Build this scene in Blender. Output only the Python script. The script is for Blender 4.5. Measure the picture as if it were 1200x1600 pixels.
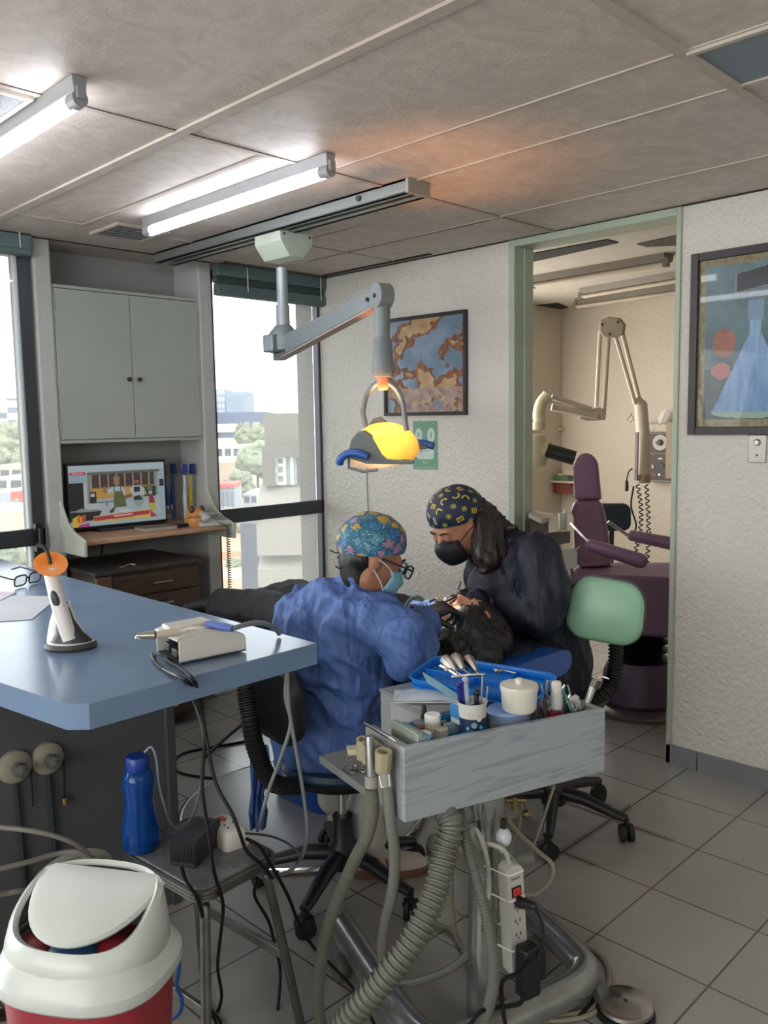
import bpy, bmesh, math, random
import numpy as np
from mathutils import Vector, Matrix, Quaternion, noise
for o in list(bpy.data.objects): bpy.data.objects.remove(o, do_unlink=True)
sc = bpy.context.scene
COL = sc.collection
rnd = random.Random(7)
PI = math.pi
# ------------------------------------------------------------------ camera
FPX = 1312.0; CAMH = 1.5
YAW, PITCH, ROLL = map(math.radians, (45.0, 6.07, -0.913))
_cy, _sy, _cp, _sp = math.cos(YAW), math.sin(YAW), math.cos(PITCH), math.sin(PITCH)
FWD = Vector((_sy*_cp, _cy*_cp, -_sp)); _r0 = Vector((_cy, -_sy, 0)); _u0 = _r0.cross(FWD)
CR = math.cos(ROLL)*_r0 + math.sin(ROLL)*_u0
CU = -math.sin(ROLL)*_r0 + math.cos(ROLL)*_u0
CAM = Vector((0, 0, CAMH))
cd = bpy.data.cameras.new('camera'); cam = bpy.data.objects.new('camera', cd); COL.objects.link(cam)
cd.sensor_width = 36; cd.lens = FPX*36/1600; cd.clip_start = .02; cd.clip_end = 2000
m3 = Matrix((CR, CU, -FWD)).transposed()
cam.matrix_world = Matrix.Translation(CAM) @ m3.to_4x4()
sc.camera = cam
def ray(x, y): return FWD + CR*((x-600)/FPX) - CU*((y-800)/FPX)
def P(x, y, d): return CAM + ray(x, y)*d
def onz(x, y, z): d = ray(x, y); return CAM + d*((z-CAMH)/d.z)
def ony(x, y, Y): d = ray(x, y); return CAM + d*(Y/d.y)
def onx(x, y, X): d = ray(x, y); return CAM + d*(X/d.x)
RT = Vector((_cy, -_sy, 0)); FH = Vector((_sy, _cy, 0)); UPV = Vector((0, 0, 1))
def D(r, u, f): return (RT*r + UPV*u + FH*f).normalized()
# ------------------------------------------------------------------ world, lights, exposure
sc.view_settings.view_transform = 'Standard'; sc.view_settings.look = 'None'
sc.view_settings.exposure = 0.55; sc.view_settings.gamma = 1.0; sc.view_settings.use_curve_mapping = False
w = bpy.data.worlds.new('sky'); sc.world = w; w.use_nodes = True
wn = w.node_tree.nodes; wl = w.node_tree.links; wn.clear()
wo = wn.new('ShaderNodeOutputWorld'); wb = wn.new('ShaderNodeBackground')
wb.inputs[0].default_value = (.93, .97, 1.0, 1); wb.inputs[1].default_value = 3.0
wl.new(wb.outputs[0], wo.inputs[0])
def area(name, loc, direction, sx, sy, power, color=(1, 1, 1)):
    l = bpy.data.lights.new(name, 'AREA'); l.shape = 'RECTANGLE'; l.size = sx; l.size_y = sy
    l.energy = power; l.color = color
    o = bpy.data.objects.new(name, l); COL.objects.link(o); o.location = loc
    o.rotation_euler = Vector(direction).to_track_quat('-Z', 'Y').to_euler(); return o
# daylight coming in through the window strip left of the picture, the left wall's window and the next room's window
area('daylight_window_strip', (-.6, 3.80, 1.45), (.25, -1, -.25), 2.6, 1.4, 50, (.97, .99, 1))
area('daylight_side_window', (-2.35, 0.6, 1.5), (1, .1, .05), 3.0, 1.5, 52, (1, .985, .95))
area('daylight_next_room', (4.5, 3.80, 1.4), (.15, -1, -.1), 1.4, 1.5, 26, (1, .92, .82))
area('added_fill_behind_viewer', (.2, -2.3, 2.2), (.15, 1, -.35), 2.4, .5, 9, (1, .97, .92))  # fill light added behind the viewer to lift faces turned that way
sunl = bpy.data.lights.new('sun', 'SUN'); sunl.energy = 1.1; sunl.angle = math.radians(3); sunl.color = (1, .9, .75)
suno = bpy.data.objects.new('sun', sunl); COL.objects.link(suno)
suno.rotation_euler = Vector((.75, .35, -.6)).to_track_quat('-Z', 'Y').to_euler(); suno.location = (-30, -30, 60)
sc.cycles.use_denoising = True
sc.cycles.max_bounces = 8
sc.cycles.diffuse_bounces = 4
sc.cycles.transparent_max_bounces = 12
sc.cycles.sample_clamp_indirect = 6
sc.cycles.caustics_reflective = False; sc.cycles.caustics_refractive = False
# ------------------------------------------------------------------ material helpers
def lin(c):
    if isinstance(c, str): c = tuple(int(c[i:i+2], 16) for i in (0, 2, 4))
    return tuple(((v/255)/12.92 if v/255 <= .04045 else ((v/255+.055)/1.055)**2.4) for v in c[:3]) + (1,)
_M = {}
def nodes(m):
    m.use_nodes = True; return m.node_tree.nodes, m.node_tree.links, m.node_tree.nodes['Principled BSDF']
def mat(name, col, rough=.5, metal=0, spec=None, var=.06, vs=8, bump=0, bs=60, trans=0, alpha=1, emit=0, coat=0, sheen=0, stretch=None, ior=None, sss=0):
    if name in _M: return _M[name]
    m = bpy.data.materials.new(name); _M[name] = m
    n, l, b = nodes(m)
    c = lin(col)
    b.inputs['Roughness'].default_value = rough; b.inputs['Metallic'].default_value = metal
    if spec is not None: b.inputs['Specular IOR Level'].default_value = spec
    if trans: b.inputs['Transmission Weight'].default_value = trans
    if alpha < 1: b.inputs['Alpha'].default_value = alpha
    if coat: b.inputs['Coat Weight'].default_value = coat
    if ior: b.inputs['IOR'].default_value = ior
    if sheen: b.inputs['Sheen Weight'].default_value = sheen
    if sss: b.inputs['Subsurface Weight'].default_value = sss; b.inputs['Subsurface Scale'].default_value = .02
    if emit: b.inputs['Emission Color'].default_value = c; b.inputs['Emission Strength'].default_value = emit
    tc = n.new('ShaderNodeTexCoord'); src = tc.outputs['Object']
    if stretch:
        mp = n.new('ShaderNodeMapping'); mp.inputs['Scale'].default_value = stretch
        l.new(src, mp.inputs[0]); src = mp.outputs[0]
    nz = n.new('ShaderNodeTexNoise'); nz.inputs['Scale'].default_value = vs; nz.inputs['Detail'].default_value = 4
    l.new(src, nz.inputs['Vector'])
    mr = n.new('ShaderNodeMapRange'); mr.inputs[1].default_value = .3; mr.inputs[2].default_value = .7
    mr.inputs[3].default_value = 1-var; mr.inputs[4].default_value = 1+var
    l.new(nz.outputs[0], mr.inputs[0])
    mx = n.new('ShaderNodeVectorMath'); mx.operation = 'SCALE'; mx.inputs[0].default_value = c[:3]
    l.new(mr.outputs[0], mx.inputs['Scale']); l.new(mx.outputs[0], b.inputs['Base Color'])
    if bump:
        nb = n.new('ShaderNodeTexNoise'); nb.inputs['Scale'].default_value = bs; nb.inputs['Detail'].default_value = 3
        l.new(src, nb.inputs['Vector'])
        bp = n.new('ShaderNodeBump'); bp.inputs['Strength'].default_value = bump; bp.inputs['Distance'].default_value = .01
        l.new(nb.outputs[0], bp.inputs['Height']); l.new(bp.outputs[0], b.inputs['Normal'])
    return m
def colmat(name, rough=.6, emit=0, var=0, coat=0):
    """painted pattern: colour comes from the mesh's own colour attribute"""
    if name in _M: return _M[name]
    m = bpy.data.materials.new(name); _M[name] = m
    n, l, b = nodes(m); b.inputs['Roughness'].default_value = rough
    if coat: b.inputs['Coat Weight'].default_value = coat
    a = n.new('ShaderNodeVertexColor'); a.layer_name = 'Col'
    if emit:
        b.inputs['Base Color'].default_value = (.02, .02, .02, 1)
        l.new(a.outputs[0], b.inputs['Emission Color']); b.inputs['Emission Strength'].default_value = emit
    else: l.new(a.outputs[0], b.inputs['Base Color'])
    return m
def stucco(name, col, scale=70, strength=.5, dist=.012):
    m = bpy.data.materials.new(name); _M[name] = m; n, l, b = nodes(m)
    b.inputs['Roughness'].default_value = .75
    tc = n.new('ShaderNodeTexCoord')
    n1 = n.new('ShaderNodeTexNoise'); n1.inputs['Scale'].default_value = scale; n1.inputs['Detail'].default_value = 2.5; n1.inputs['Distortion'].default_value = .6
    n2 = n.new('ShaderNodeTexVoronoi'); n2.inputs['Scale'].default_value = scale*.6
    n3 = n.new('ShaderNodeTexNoise'); n3.inputs['Scale'].default_value = 1.3
    for q in (n1, n2, n3): l.new(tc.outputs['Object'], q.inputs['Vector'])
    ad = n.new('ShaderNodeMath'); ad.operation = 'MULTIPLY_ADD'; ad.inputs[1].default_value = .6
    l.new(n2.outputs[0], ad.inputs[0]); l.new(n1.outputs[0], ad.inputs[2])
    bp = n.new('ShaderNodeBump'); bp.inputs['Strength'].default_value = strength; bp.inputs['Distance'].default_value = dist
    l.new(ad.outputs[0], bp.inputs['Height']); l.new(bp.outputs[0], b.inputs['Normal'])
    mr = n.new('ShaderNodeMapRange'); mr.inputs[3].default_value = .94; mr.inputs[4].default_value = 1.05
    l.new(n3.outputs[0], mr.inputs[0])
    mx = n.new('ShaderNodeVectorMath'); mx.operation = 'SCALE'; mx.inputs[0].default_value = lin(col)[:3]
    l.new(mr.outputs[0], mx.inputs['Scale']); l.new(mx.outputs[0], b.inputs['Base Color'])
    return m
def wood(name, c1, c2, rough=.5, scale=(1, 1, 12), ns=5, vec='Object', dist=2.5):
    m = bpy.data.materials.new(name); _M[name] = m; n, l, b = nodes(m); b.inputs['Roughness'].default_value = rough
    tc = n.new('ShaderNodeTexCoord'); mp = n.new('ShaderNodeMapping'); mp.inputs['Scale'].default_value = scale
    l.new(tc.outputs[vec], mp.inputs[0])
    nz = n.new('ShaderNodeTexNoise'); nz.inputs['Scale'].default_value = ns; nz.inputs['Detail'].default_value = 5; nz.inputs['Distortion'].default_value = dist
    l.new(mp.outputs[0], nz.inputs['Vector'])
    wv = n.new('ShaderNodeMath'); wv.operation = 'MULTIPLY'; wv.inputs[1].default_value = 14
    l.new(nz.outputs[0], wv.inputs[0])
    sn = n.new('ShaderNodeMath'); sn.operation = 'SINE'; l.new(wv.outputs[0], sn.inputs[0])
    cr = n.new('ShaderNodeValToRGB'); cr.color_ramp.elements[0].color = lin(c1); cr.color_ramp.elements[1].color = lin(c2)
    cr.color_ramp.elements[0].position = .1; cr.color_ramp.elements[1].position = .8
    mr = n.new('ShaderNodeMapRange'); mr.inputs[1].default_value = -1; l.new(sn.outputs[0], mr.inputs[0])
    l.new(mr.outputs[0], cr.inputs[0]); l.new(cr.outputs[0], b.inputs['Base Color'])
    return m
# ------------------------------------------------------------------ mesh builder
class MB:
    def __init__(s): s.v = []; s.f = []; s.c = []; s.cur = (1, 1, 1, 1); s.usecol = False
    def color(s, c): s.cur = lin(c); s.usecol = True; return s
    def add(s, vs, fs):
        o = len(s.v); s.v += [Vector(q) for q in vs]; s.f += [tuple(i+o for i in f) for f in fs]; s.c += [s.cur]*len(fs); return s
    def box(s, a, b, M=None):
        x0, y0, z0 = a; x1, y1, z1 = b
        vs = [Vector(q) for q in ((x0,y0,z0),(x1,y0,z0),(x1,y1,z0),(x0,y1,z0),(x0,y0,z1),(x1,y0,z1),(x1,y1,z1),(x0,y1,z1))]
        if M is not None: vs = [M @ q for q in vs]
        return s.add(vs, [(0,3,2,1),(4,5,6,7),(0,1,5,4),(1,2,6,5),(2,3,7,6),(3,0,4,7)])
    def cbox(s, c, size, M=None):
        c = Vector(c); h = Vector(size)/2
        return s.box(c-h, c+h, M)
    def prism(s, poly, z0, z1, M=None):
        n = len(poly); vs = [Vector((p[0], p[1], z0)) for p in poly]+[Vector((p[0], p[1], z1)) for p in poly]
        if M is not None: vs = [M @ q for q in vs]
        return s.add(vs, [tuple(range(n-1, -1, -1)), tuple(range(n, 2*n))]+[(i, (i+1) % n, (i+1) % n+n, i+n) for i in range(n)])
    def loft(s, rings, cap=True, closed=True):
        n = len(rings[0]); vs = [p for r in rings for p in r]; fs = []
        for k in range(len(rings)-1):
            for i in range(n if closed else n-1):
                j = (i+1) % n; fs.append((k*n+i, k*n+j, (k+1)*n+j, (k+1)*n+i))
        if cap: fs += [tuple(range(n-1, -1, -1)), tuple(range((len(rings)-1)*n, len(rings)*n))]
        return s.add(vs, fs)
    def tube(s, pts, r, seg=10, cap=True, ell=1.0, up=None):
        pts = [Vector(p) for p in pts]; N = len(pts)
        rs = r if isinstance(r, (list, tuple)) else [r]*N
        rings = []; prev = None
        for i, p in enumerate(pts):
            t = (pts[min(i+1, N-1)]-pts[max(i-1, 0)]).normalized()
            if prev is None:
                a = Vector(up) if up else (Vector((0, 0, 1)) if abs(t.z) < .9 else Vector((1, 0, 0)))
                x = (a - t*a.dot(t)).normalized()
            else: x = (prev - t*prev.dot(t)).normalized()
            prev = x; y = t.cross(x)
            rings.append([p + x*math.cos(2*PI*k/seg)*rs[i]*ell + y*math.sin(2*PI*k/seg)*rs[i] for k in range(seg)])
        return s.loft(rings, cap)
    def cyl(s, a, b, r, r2=None, seg=20): return s.tube([a, b], [r, r if r2 is None else r2], seg)
    def lathe(s, prof, o=(0, 0, 0), axis=(0, 0, 1), seg=28, sx=1, sy=1, xdir=None):
        ax = Vector(axis).normalized(); o = Vector(o)
        a = Vector(xdir) if xdir else (Vector((1, 0, 0)) if abs(ax.x) < .9 else Vector((0, 1, 0)))
        x = (a-ax*a.dot(ax)).normalized(); y = ax.cross(x)
        rings = [[o+ax*z+x*math.cos(2*PI*k/seg)*max(r, 1e-4)*sx+y*math.sin(2*PI*k/seg)*max(r, 1e-4)*sy for k in range(seg)] for r, z in prof]
        return s.loft(rings, True)
    def ball(s, c, r, M=None, nu=16, nv=10):
        c = Vector(c); r = (r, r, r) if not hasattr(r, '__len__') else r
        vs = []; fs = []
        for j in range(1, nv):
            th = PI*j/nv
            for i in range(nu):
                ph = 2*PI*i/nu; q = Vector((r[0]*math.sin(th)*math.cos(ph), r[1]*math.sin(th)*math.sin(ph), r[2]*math.cos(th)))
                vs.append(c + (M @ q if M is not None else q))
        for j in range(nv-2):
            for i in range(nu):
                k = (i+1) % nu; fs.append((j*nu+i, (j+1)*nu+i, (j+1)*nu+k, j*nu+k))
        q = Vector((0, 0, r[2])); vs += [c + (M @ q if M is not None else q), c - (M @ q if M is not None else q)]
        t, bb = len(vs)-2, len(vs)-1
        for i in range(nu):
            k = (i+1) % nu; fs += [(t, i, k), (bb, (nv-2)*nu+k, (nv-2)*nu+i)]
        return s.add(vs, fs)
    def cap2(s, a, ra, b, rb, seg=14):
        """closed tapered capsule"""
        a = Vector(a); b = Vector(b); t = (b-a); L = t.length
        if L < 1e-6: return s.ball(a, max(ra, rb))
        t /= L; prof = []
        for k in range(6): th = PI/2*k/5; prof.append((ra*math.sin(th) if k else 1e-4, -ra*math.cos(th)))
        for k in range(6): th = PI/2*k/5; prof.append((rb*math.cos(th) if k < 5 else 1e-4, L+rb*math.sin(th)))
        return s.lathe(prof, a, t, seg)
    def poly(s, pts, M=None):
        vs = [Vector(p) for p in pts]
        if M is not None: vs = [M @ q for q in vs]
        return s.add(vs, [tuple(range(len(vs)))])
    def strip(s, A, B, th=0):
        n = len(A); s.add(list(A)+list(B), [(i, i+1, n+i+1, n+i) for i in range(n-1)]); return s
    def mesh(s, name, smooth=True, ang=38):
        me = bpy.data.meshes.new(name); me.from_pydata([tuple(q) for q in s.v], [], s.f); me.validate(clean_customdata=False)
        bm = bmesh.new(); bm.from_mesh(me)
        if not s.usecol: bmesh.ops.recalc_face_normals(bm, faces=bm.faces)
        bm.to_mesh(me); bm.free()
        if s.usecol and len(me.polygons) == len(s.c):
            at = me.color_attributes.new('Col', 'FLOAT_COLOR', 'CORNER')
            i = 0
            for p_, c in zip(me.polygons, s.c):
                for _ in p_.loop_indices: at.data[i].color = c; i += 1
        if smooth:
            me.shade_smooth(); me.set_sharp_from_angle(angle=math.radians(ang))
        return me
XF = {}
def empty(name, loc=(0, 0, 0), rz=0, M=None):
    o = bpy.data.objects.new(name, None); COL.objects.link(o); o.empty_display_size = .05
    mw = M if M is not None else Matrix.Translation(Vector(loc)) @ Matrix.Rotation(rz, 4, 'Z')
    o.matrix_local = mw; XF[o.name] = mw; return o
def thing(name, label, cat, loc=(0, 0, 0), rz=0, group=None, M=None):
    o = empty(name, loc, rz, M); return tag(o, label, cat, group)
def tag(o, label=None, cat=None, group=None, kind=None):
    if label: o['label'] = label
    if cat: o['category'] = cat
    if group: o['group'] = group
    if kind: o['kind'] = kind
    return o
def build(mb, name, m, parent=None, world=False, smooth=True, bevel=0, ang=38, seg=2, sub=0, loc=None, solid=0):
    """link the builder as one mesh object; world=True: vertices are in world coordinates"""
    if parent is not None and world:
        inv = wmat(parent).inverted(); mb.v = [inv @ q for q in mb.v]
    if parent is None and loc is None and mb.v:
        xs = [q.x for q in mb.v]; ys = [q.y for q in mb.v]; zs = [q.z for q in mb.v]
        loc = Vector(((min(xs)+max(xs))/2, (min(ys)+max(ys))/2, min(zs)))
        mb.v = [q-loc for q in mb.v]
    me = mb.mesh(name, smooth, ang); o = bpy.data.objects.new(name, me); COL.objects.link(o)
    for k in (m if isinstance(m, (list, tuple)) else [m]): me.materials.append(k)
    if loc is not None: o.location = loc
    if parent is not None: o.parent = parent
    if solid:
        sm = o.modifiers.new('solid', 'SOLIDIFY'); sm.thickness = solid; sm.offset = 0
    if bevel:
        bv = o.modifiers.new('bevel', 'BEVEL'); bv.width = bevel; bv.segments = seg; bv.limit_method = 'ANGLE'; bv.angle_limit = math.radians(40); bv.harden_normals = False
    if sub:
        sd = o.modifiers.new('sub', 'SUBSURF'); sd.levels = sub; sd.render_levels = sub
    XF[o.name] = (wmat(parent) if parent is not None else Matrix()) @ Matrix.Translation(loc if loc is not None else Vector())
    return o
def wmat(o):
    return XF[o.name]
def single(mb, name, m, label, cat, group=None, **k): return tag(build(mb, name, m, **k), label, cat, group)
def struct(mb, name, m, **k): return tag(build(mb, name, m, **k), kind='structure')
def dup(o, loc=None, rz=None, label=None, parent=None):
    c = o.copy(); COL.objects.link(c)
    if parent is not None: c.parent = parent
    if loc is not None: c.location = loc
    if rz is not None: c.rotation_euler = (0, 0, rz)
    if label: c['label'] = label
    for ch in list(o.children): dup(ch, parent=c)
    XF[c.name] = XF.get(o.name, Matrix()); return c
def spline(pts, n=8):
    pts = [Vector(p) for p in pts]; out = []
    q = [pts[0]*2-pts[1]]+pts+[pts[-1]*2-pts[-2]]
    for i in range(1, len(q)-2):
        a, b, c, d = q[i-1], q[i], q[i+1], q[i+2]
        for k in range(n):
            t = k/n; out.append(.5*((2*b)+(c-a)*t+(2*a-5*b+4*c-d)*t*t+(3*b-a-3*c+d)*t**3))
    out.append(pts[-1]); return out
def rrect(x0, y0, x1, y1, r, n=5):
    o = []
    for cx, cy, a in ((x1-r, y1-r, 0), (x0+r, y1-r, 90), (x0+r, y0+r, 180), (x1-r, y0+r, 270)):
        for k in range(n+1): t = math.radians(a+90*k/n); o.append((cx+r*math.cos(t), cy+r*math.sin(t)))
    return o
def cord(name, label, pts, r, m, cat='cable', n=8, seg=8, group=None):
    mb = MB().tube(spline(pts, n), r, seg); return single(mb, name, m, label, cat, group)
def corr(pts, r, pitch, amp=.12, seg=14):
    """corrugated hose"""
    sp = spline(pts, 12); L = [0]
    for a, b in zip(sp, sp[1:]): L.append(L[-1]+(b-a).length)
    n = max(8, int(L[-1]/pitch*4)); out = []; rs = []
    j = 0
    for k in range(n+1):
        s_ = L[-1]*k/n
        while j < len(L)-2 and L[j+1] < s_: j += 1
        f = (s_-L[j])/max(1e-6, L[j+1]-L[j]); out.append(sp[j].lerp(sp[j+1], min(1, f)))
        rs.append(r*(1+amp*(1 if k % 4 < 2 else -1)))
    return MB().tube(out, rs, seg)
_FN = None
def text(name, s, size, M, m, parent, depth=.0006, ax='CENTER'):
    cu = bpy.data.curves.new(name, 'FONT'); cu.body = s; cu.size = size; cu.extrude = depth; cu.align_x = ax; cu.align_y = 'CENTER'
    t = bpy.data.objects.new(name+'_tmp', cu); COL.objects.link(t)
    dg = bpy.context.evaluated_depsgraph_get(); me = bpy.data.meshes.new_from_object(t.evaluated_get(dg))
    bpy.data.objects.remove(t, do_unlink=True)
    me.name = name; me.transform(wmat(parent).inverted() @ M); me.materials.clear(); me.materials.append(m)
    o = bpy.data.objects.new(name, me); COL.objects.link(o); o.parent = parent; return o
def fuse(mb, voxel, smooth=4, name='m'):
    """one continuous surface out of overlapping closed shapes"""
    me = mb.mesh(name, False); t = bpy.data.objects.new('tmp', me); COL.objects.link(t)
    r = t.modifiers.new('r', 'REMESH'); r.mode = 'VOXEL'; r.voxel_size = voxel
    if smooth:
        q = t.modifiers.new('s', 'SMOOTH'); q.factor = .5; q.iterations = smooth
    dg = bpy.context.evaluated_depsgraph_get(); out = bpy.data.meshes.new_from_object(t.evaluated_get(dg))
    bpy.data.objects.remove(t, do_unlink=True); out.name = name; out.shade_smooth(); return out
def place_mesh(me, name, m, parent=None, world=True):
    if parent is not None and world: me.transform(wmat(parent).inverted())
    o = bpy.data.objects.new(name, me); COL.objects.link(o); me.materials.clear(); me.materials.append(m)
    if parent is not None: o.parent = parent
    XF[o.name] = wmat(parent) if parent is not None else Matrix(); return o
def wrinkle(me, fn):
    n = len(me.vertices); co = [v.co.copy() for v in me.vertices]; no = [v.normal.copy() for v in me.vertices]
    for i in range(n): me.vertices[i].co = co[i] + no[i]*fn(co[i], no[i])
    me.update()
def basis(fwd, up, org):
    f = Vector(fwd).normalized(); u = Vector(up); x = f.cross(u).normalized(); u = x.cross(f)
    return Matrix.Translation(Vector(org)) @ Matrix((x, f, u)).transposed().to_4x4()
# ------------------------------------------------------------------ common materials
WHITE = mat('white_plastic', 'e2e2dc', .35); CREAM = mat('cream_plastic', 'd6d0b4', .4)
BLACK = mat('black_plastic', '15161a', .4); DARK = mat('dark_grey_plastic', '2b2d31', .5)
CHROME = mat('chrome', 'c9cac8', .18, 1); STEEL = mat('brushed_steel', 'a9abaa', .32, 1, var=.12, vs=20)
GREY = mat('grey_plastic', '8e9294', .5); RUBBER = mat('black_rubber', '101114', .6)
CABLEK = mat('black_cable', '0c0d10', .55, spec=.3); CABLEG = mat('grey_cable', '4c504f', .5); TUBEG = mat('beige_tube', '8a8874', .5)
# ================================================================== ROOM SHELL
XW = 3.376; YW = 3.89; XB = 5.99; ZC = 2.36; DY0, DY1 = 1.645, 2.456
wall_m = stucco('white_stucco', 'd6d3ca', 62, .75, .013); wall2_m = stucco('cream_stucco', 'cfc6b8', 60, .4)
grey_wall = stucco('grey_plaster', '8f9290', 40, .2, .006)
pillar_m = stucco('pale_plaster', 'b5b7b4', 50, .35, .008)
# floor tiles
fm = bpy.data.materials.new('floor_tiles'); n, l, b = nodes(fm)
tc = n.new('ShaderNodeTexCoord'); sx = n.new('ShaderNodeSeparateXYZ'); l.new(tc.outputs['Object'], sx.inputs[0])
def mth(op, a, b_=None, c_=None):
    q = n.new('ShaderNodeMath'); q.operation = op
    for i, v in enumerate((a, b_, c_)):
        if v is None: continue
        if isinstance(v, (int, float)): q.inputs[i].default_value = v
        else: l.new(v, q.inputs[i])
    return q.outputs[0]
TS = .334
def linedist(out, off):
    u = mth('DIVIDE', mth('SUBTRACT', out, off), TS)
    return u, mth('ABSOLUTE', mth('SUBTRACT', mth('FRACT', mth('ADD', u, 100.5)), .5))
ux, dx = linedist(sx.outputs[0], 2.732); uy, dy = linedist(sx.outputs[1], 1.545)
dm = mth('MINIMUM', dx, dy); g = mth('LESS_THAN', dm, .009)
fl = n.new('ShaderNodeCombineXYZ'); l.new(mth('FLOOR', mth('ADD', ux, 100)), fl.inputs[0]); l.new(mth('FLOOR', mth('ADD', uy, 100)), fl.inputs[1])
wnz = n.new('ShaderNodeTexWhiteNoise'); l.new(fl.outputs[0], wnz.inputs['Vector'])
nz = n.new('ShaderNodeTexNoise'); nz.inputs['Scale'].default_value = 5; nz.inputs['Detail'].default_value = 6; l.new(tc.outputs['Object'], nz.inputs['Vector'])
nz2 = n.new('ShaderNodeTexNoise'); nz2.inputs['Scale'].default_value = 60; nz2.inputs['Detail'].default_value = 3; l.new(tc.outputs['Object'], nz2.inputs['Vector'])
val = mth('ADD', mth('MULTIPLY_ADD', wnz.outputs[0], .08, .88), mth('MULTIPLY', mth('ADD', nz.outputs[0], mth('MULTIPLY', nz2.outputs[0], .3)), .2))
cs = n.new('ShaderNodeVectorMath'); cs.operation = 'SCALE'; cs.inputs[0].default_value = lin('94928e')[:3]; l.new(val, cs.inputs['Scale'])
mx = n.new('ShaderNodeMix'); mx.data_type = 'RGBA'; l.new(g, mx.inputs[0]); l.new(cs.outputs[0], mx.inputs[6]); mx.inputs[7].default_value = lin('55524c')
# rust-red stain by the grout near the green stool
vd = n.new('ShaderNodeVectorMath'); vd.operation = 'DISTANCE'; vd.inputs[1].default_value = (2.62, 1.58, 0); l.new(tc.outputs['Object'], vd.inputs[0])
st = mth('MULTIPLY', mth('LESS_THAN', mth('ADD', vd.outputs['Value'], mth('MULTIPLY', nz.outputs[0], .3)), .42), mth('SUBTRACT', 1, mth('MINIMUM', mth('MULTIPLY', dm, 14), 1)))
mx2 = n.new('ShaderNodeMix'); mx2.data_type = 'RGBA'; l.new(mth('MULTIPLY', st, .6), mx2.inputs[0]); l.new(mx.outputs[2], mx2.inputs[6]); mx2.inputs[7].default_value = lin('5a2c26')
l.new(mx2.outputs[2], b.inputs['Base Color']); b.inputs['Specular IOR Level'].default_value = .8
l.new(mth('MULTIPLY_ADD', nz2.outputs[0], .12, .17), b.inputs['Roughness'])
bp = n.new('ShaderNodeBump'); bp.inputs['Strength'].default_value = .5; bp.inputs['Distance'].default_value = .004
l.new(mth('SUBTRACT', 1, g), bp.inputs['Height']); l.new(bp.outputs[0], b.inputs['Normal'])
struct(MB().box((-2.5, -2.6, -.12), (XB+.1, 4.4, 0)), 'floor', fm, loc=Vector((0, 0, 0)), smooth=False)
# ceiling
cm = bpy.data.materials.new('ceiling_plaster'); n, l, b = nodes(cm); b.inputs['Roughness'].default_value = .55
tc = n.new('ShaderNodeTexCoord')
a1 = n.new('ShaderNodeTexNoise'); a1.inputs['Scale'].default_value = 7; a1.inputs['Detail'].default_value = 5; a1.inputs['Distortion'].default_value = 2.5
a2 = n.new('ShaderNodeTexNoise'); a2.inputs['Scale'].default_value = 110; a2.inputs['Detail'].default_value = 2
for q in (a1, a2): l.new(tc.outputs['Object'], q.inputs['Vector'])
cr = n.new('ShaderNodeValToRGB'); cr.color_ramp.elements[0].position = .35; cr.color_ramp.elements[1].position = .65
cr.color_ramp.elements[0].color = lin('b8aca2'); cr.color_ramp.elements[1].color = lin('c8bdb2'); l.new(a1.outputs[0], cr.inputs[0]); l.new(cr.outputs[0], b.inputs['Base Color'])
bp = n.new('ShaderNodeBump'); bp.inputs['Strength'].default_value = .22; bp.inputs['Distance'].default_value = .005
l.new(a2.outputs[0], bp.inputs['Height']); l.new(bp.outputs[0], b.inputs['Normal'])
c = MB().box((-2.5, -2.6, ZC), (XW+.06, 4.4, ZC+.1))
ceil_o = struct(c, 'ceiling', cm, loc=Vector((0, 0, 0)), smooth=False)
jm = mat('ceiling_joint', 'b3a89d', .7); jd = mat('dark_gap', '2a2725', .9)
k = MB()
def jx(y, x0, x1, w_=.012, t=.004): k.box((x0, y-w_/2, ZC-t), (x1, y+w_/2, ZC))
def jy(x, y0, y1, w_=.012, t=.004): k.box((x-w_/2, y0, ZC-t), (x+w_/2, y1, ZC))
jy(1.41, -2.5, 3.86, .035, .008); jx(2.235, -2.4, XW, .02); jx(.965, -2.4, XW, .03, .006)
jy(1.72, 2.24, 3.5, .02); jy(1.985, -1, 2.22, .012); jy(2.29, -1, 2.22, .01); jy(2.62, 2.3, 3.85, .01); jy(2.95, .1, 3.6, .01); jx(3.5, 1.42, 2.5, .02); jy(.5, -2, 3.8, .02); jx(3.2, 2.62, 3.3, .008)
build(k, 'joint_strip', jm, ceil_o, world=True, smooth=False)
k = MB()
k.box((.6, 2.225, ZC-.002), (3.37, 2.231, ZC)); k.box((2.955, 2.3, ZC-.003), (2.968, 3.5, ZC)); k.box((2.62, 3.79, ZC-.003), (3.36, 3.803, ZC)); k.box((3.30, 2.95, ZC-.004), (3.33, 3.80, ZC)); k.box((3.36, .0, ZC-.004), (3.375, 3.85, ZC)); k.box((1.44, 3.86, ZC-.003), (2.6, 3.874, ZC))
build(k, 'open_gap', jd, ceil_o, world=True, smooth=False)
# next room's ceiling
struct(MB().box((XW+.06, -.6, 2.40), (XB+.1, 4.0, 2.5)), 'ceiling_room', mat('room_ceiling', 'c4bdb2', .7), smooth=False)
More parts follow.
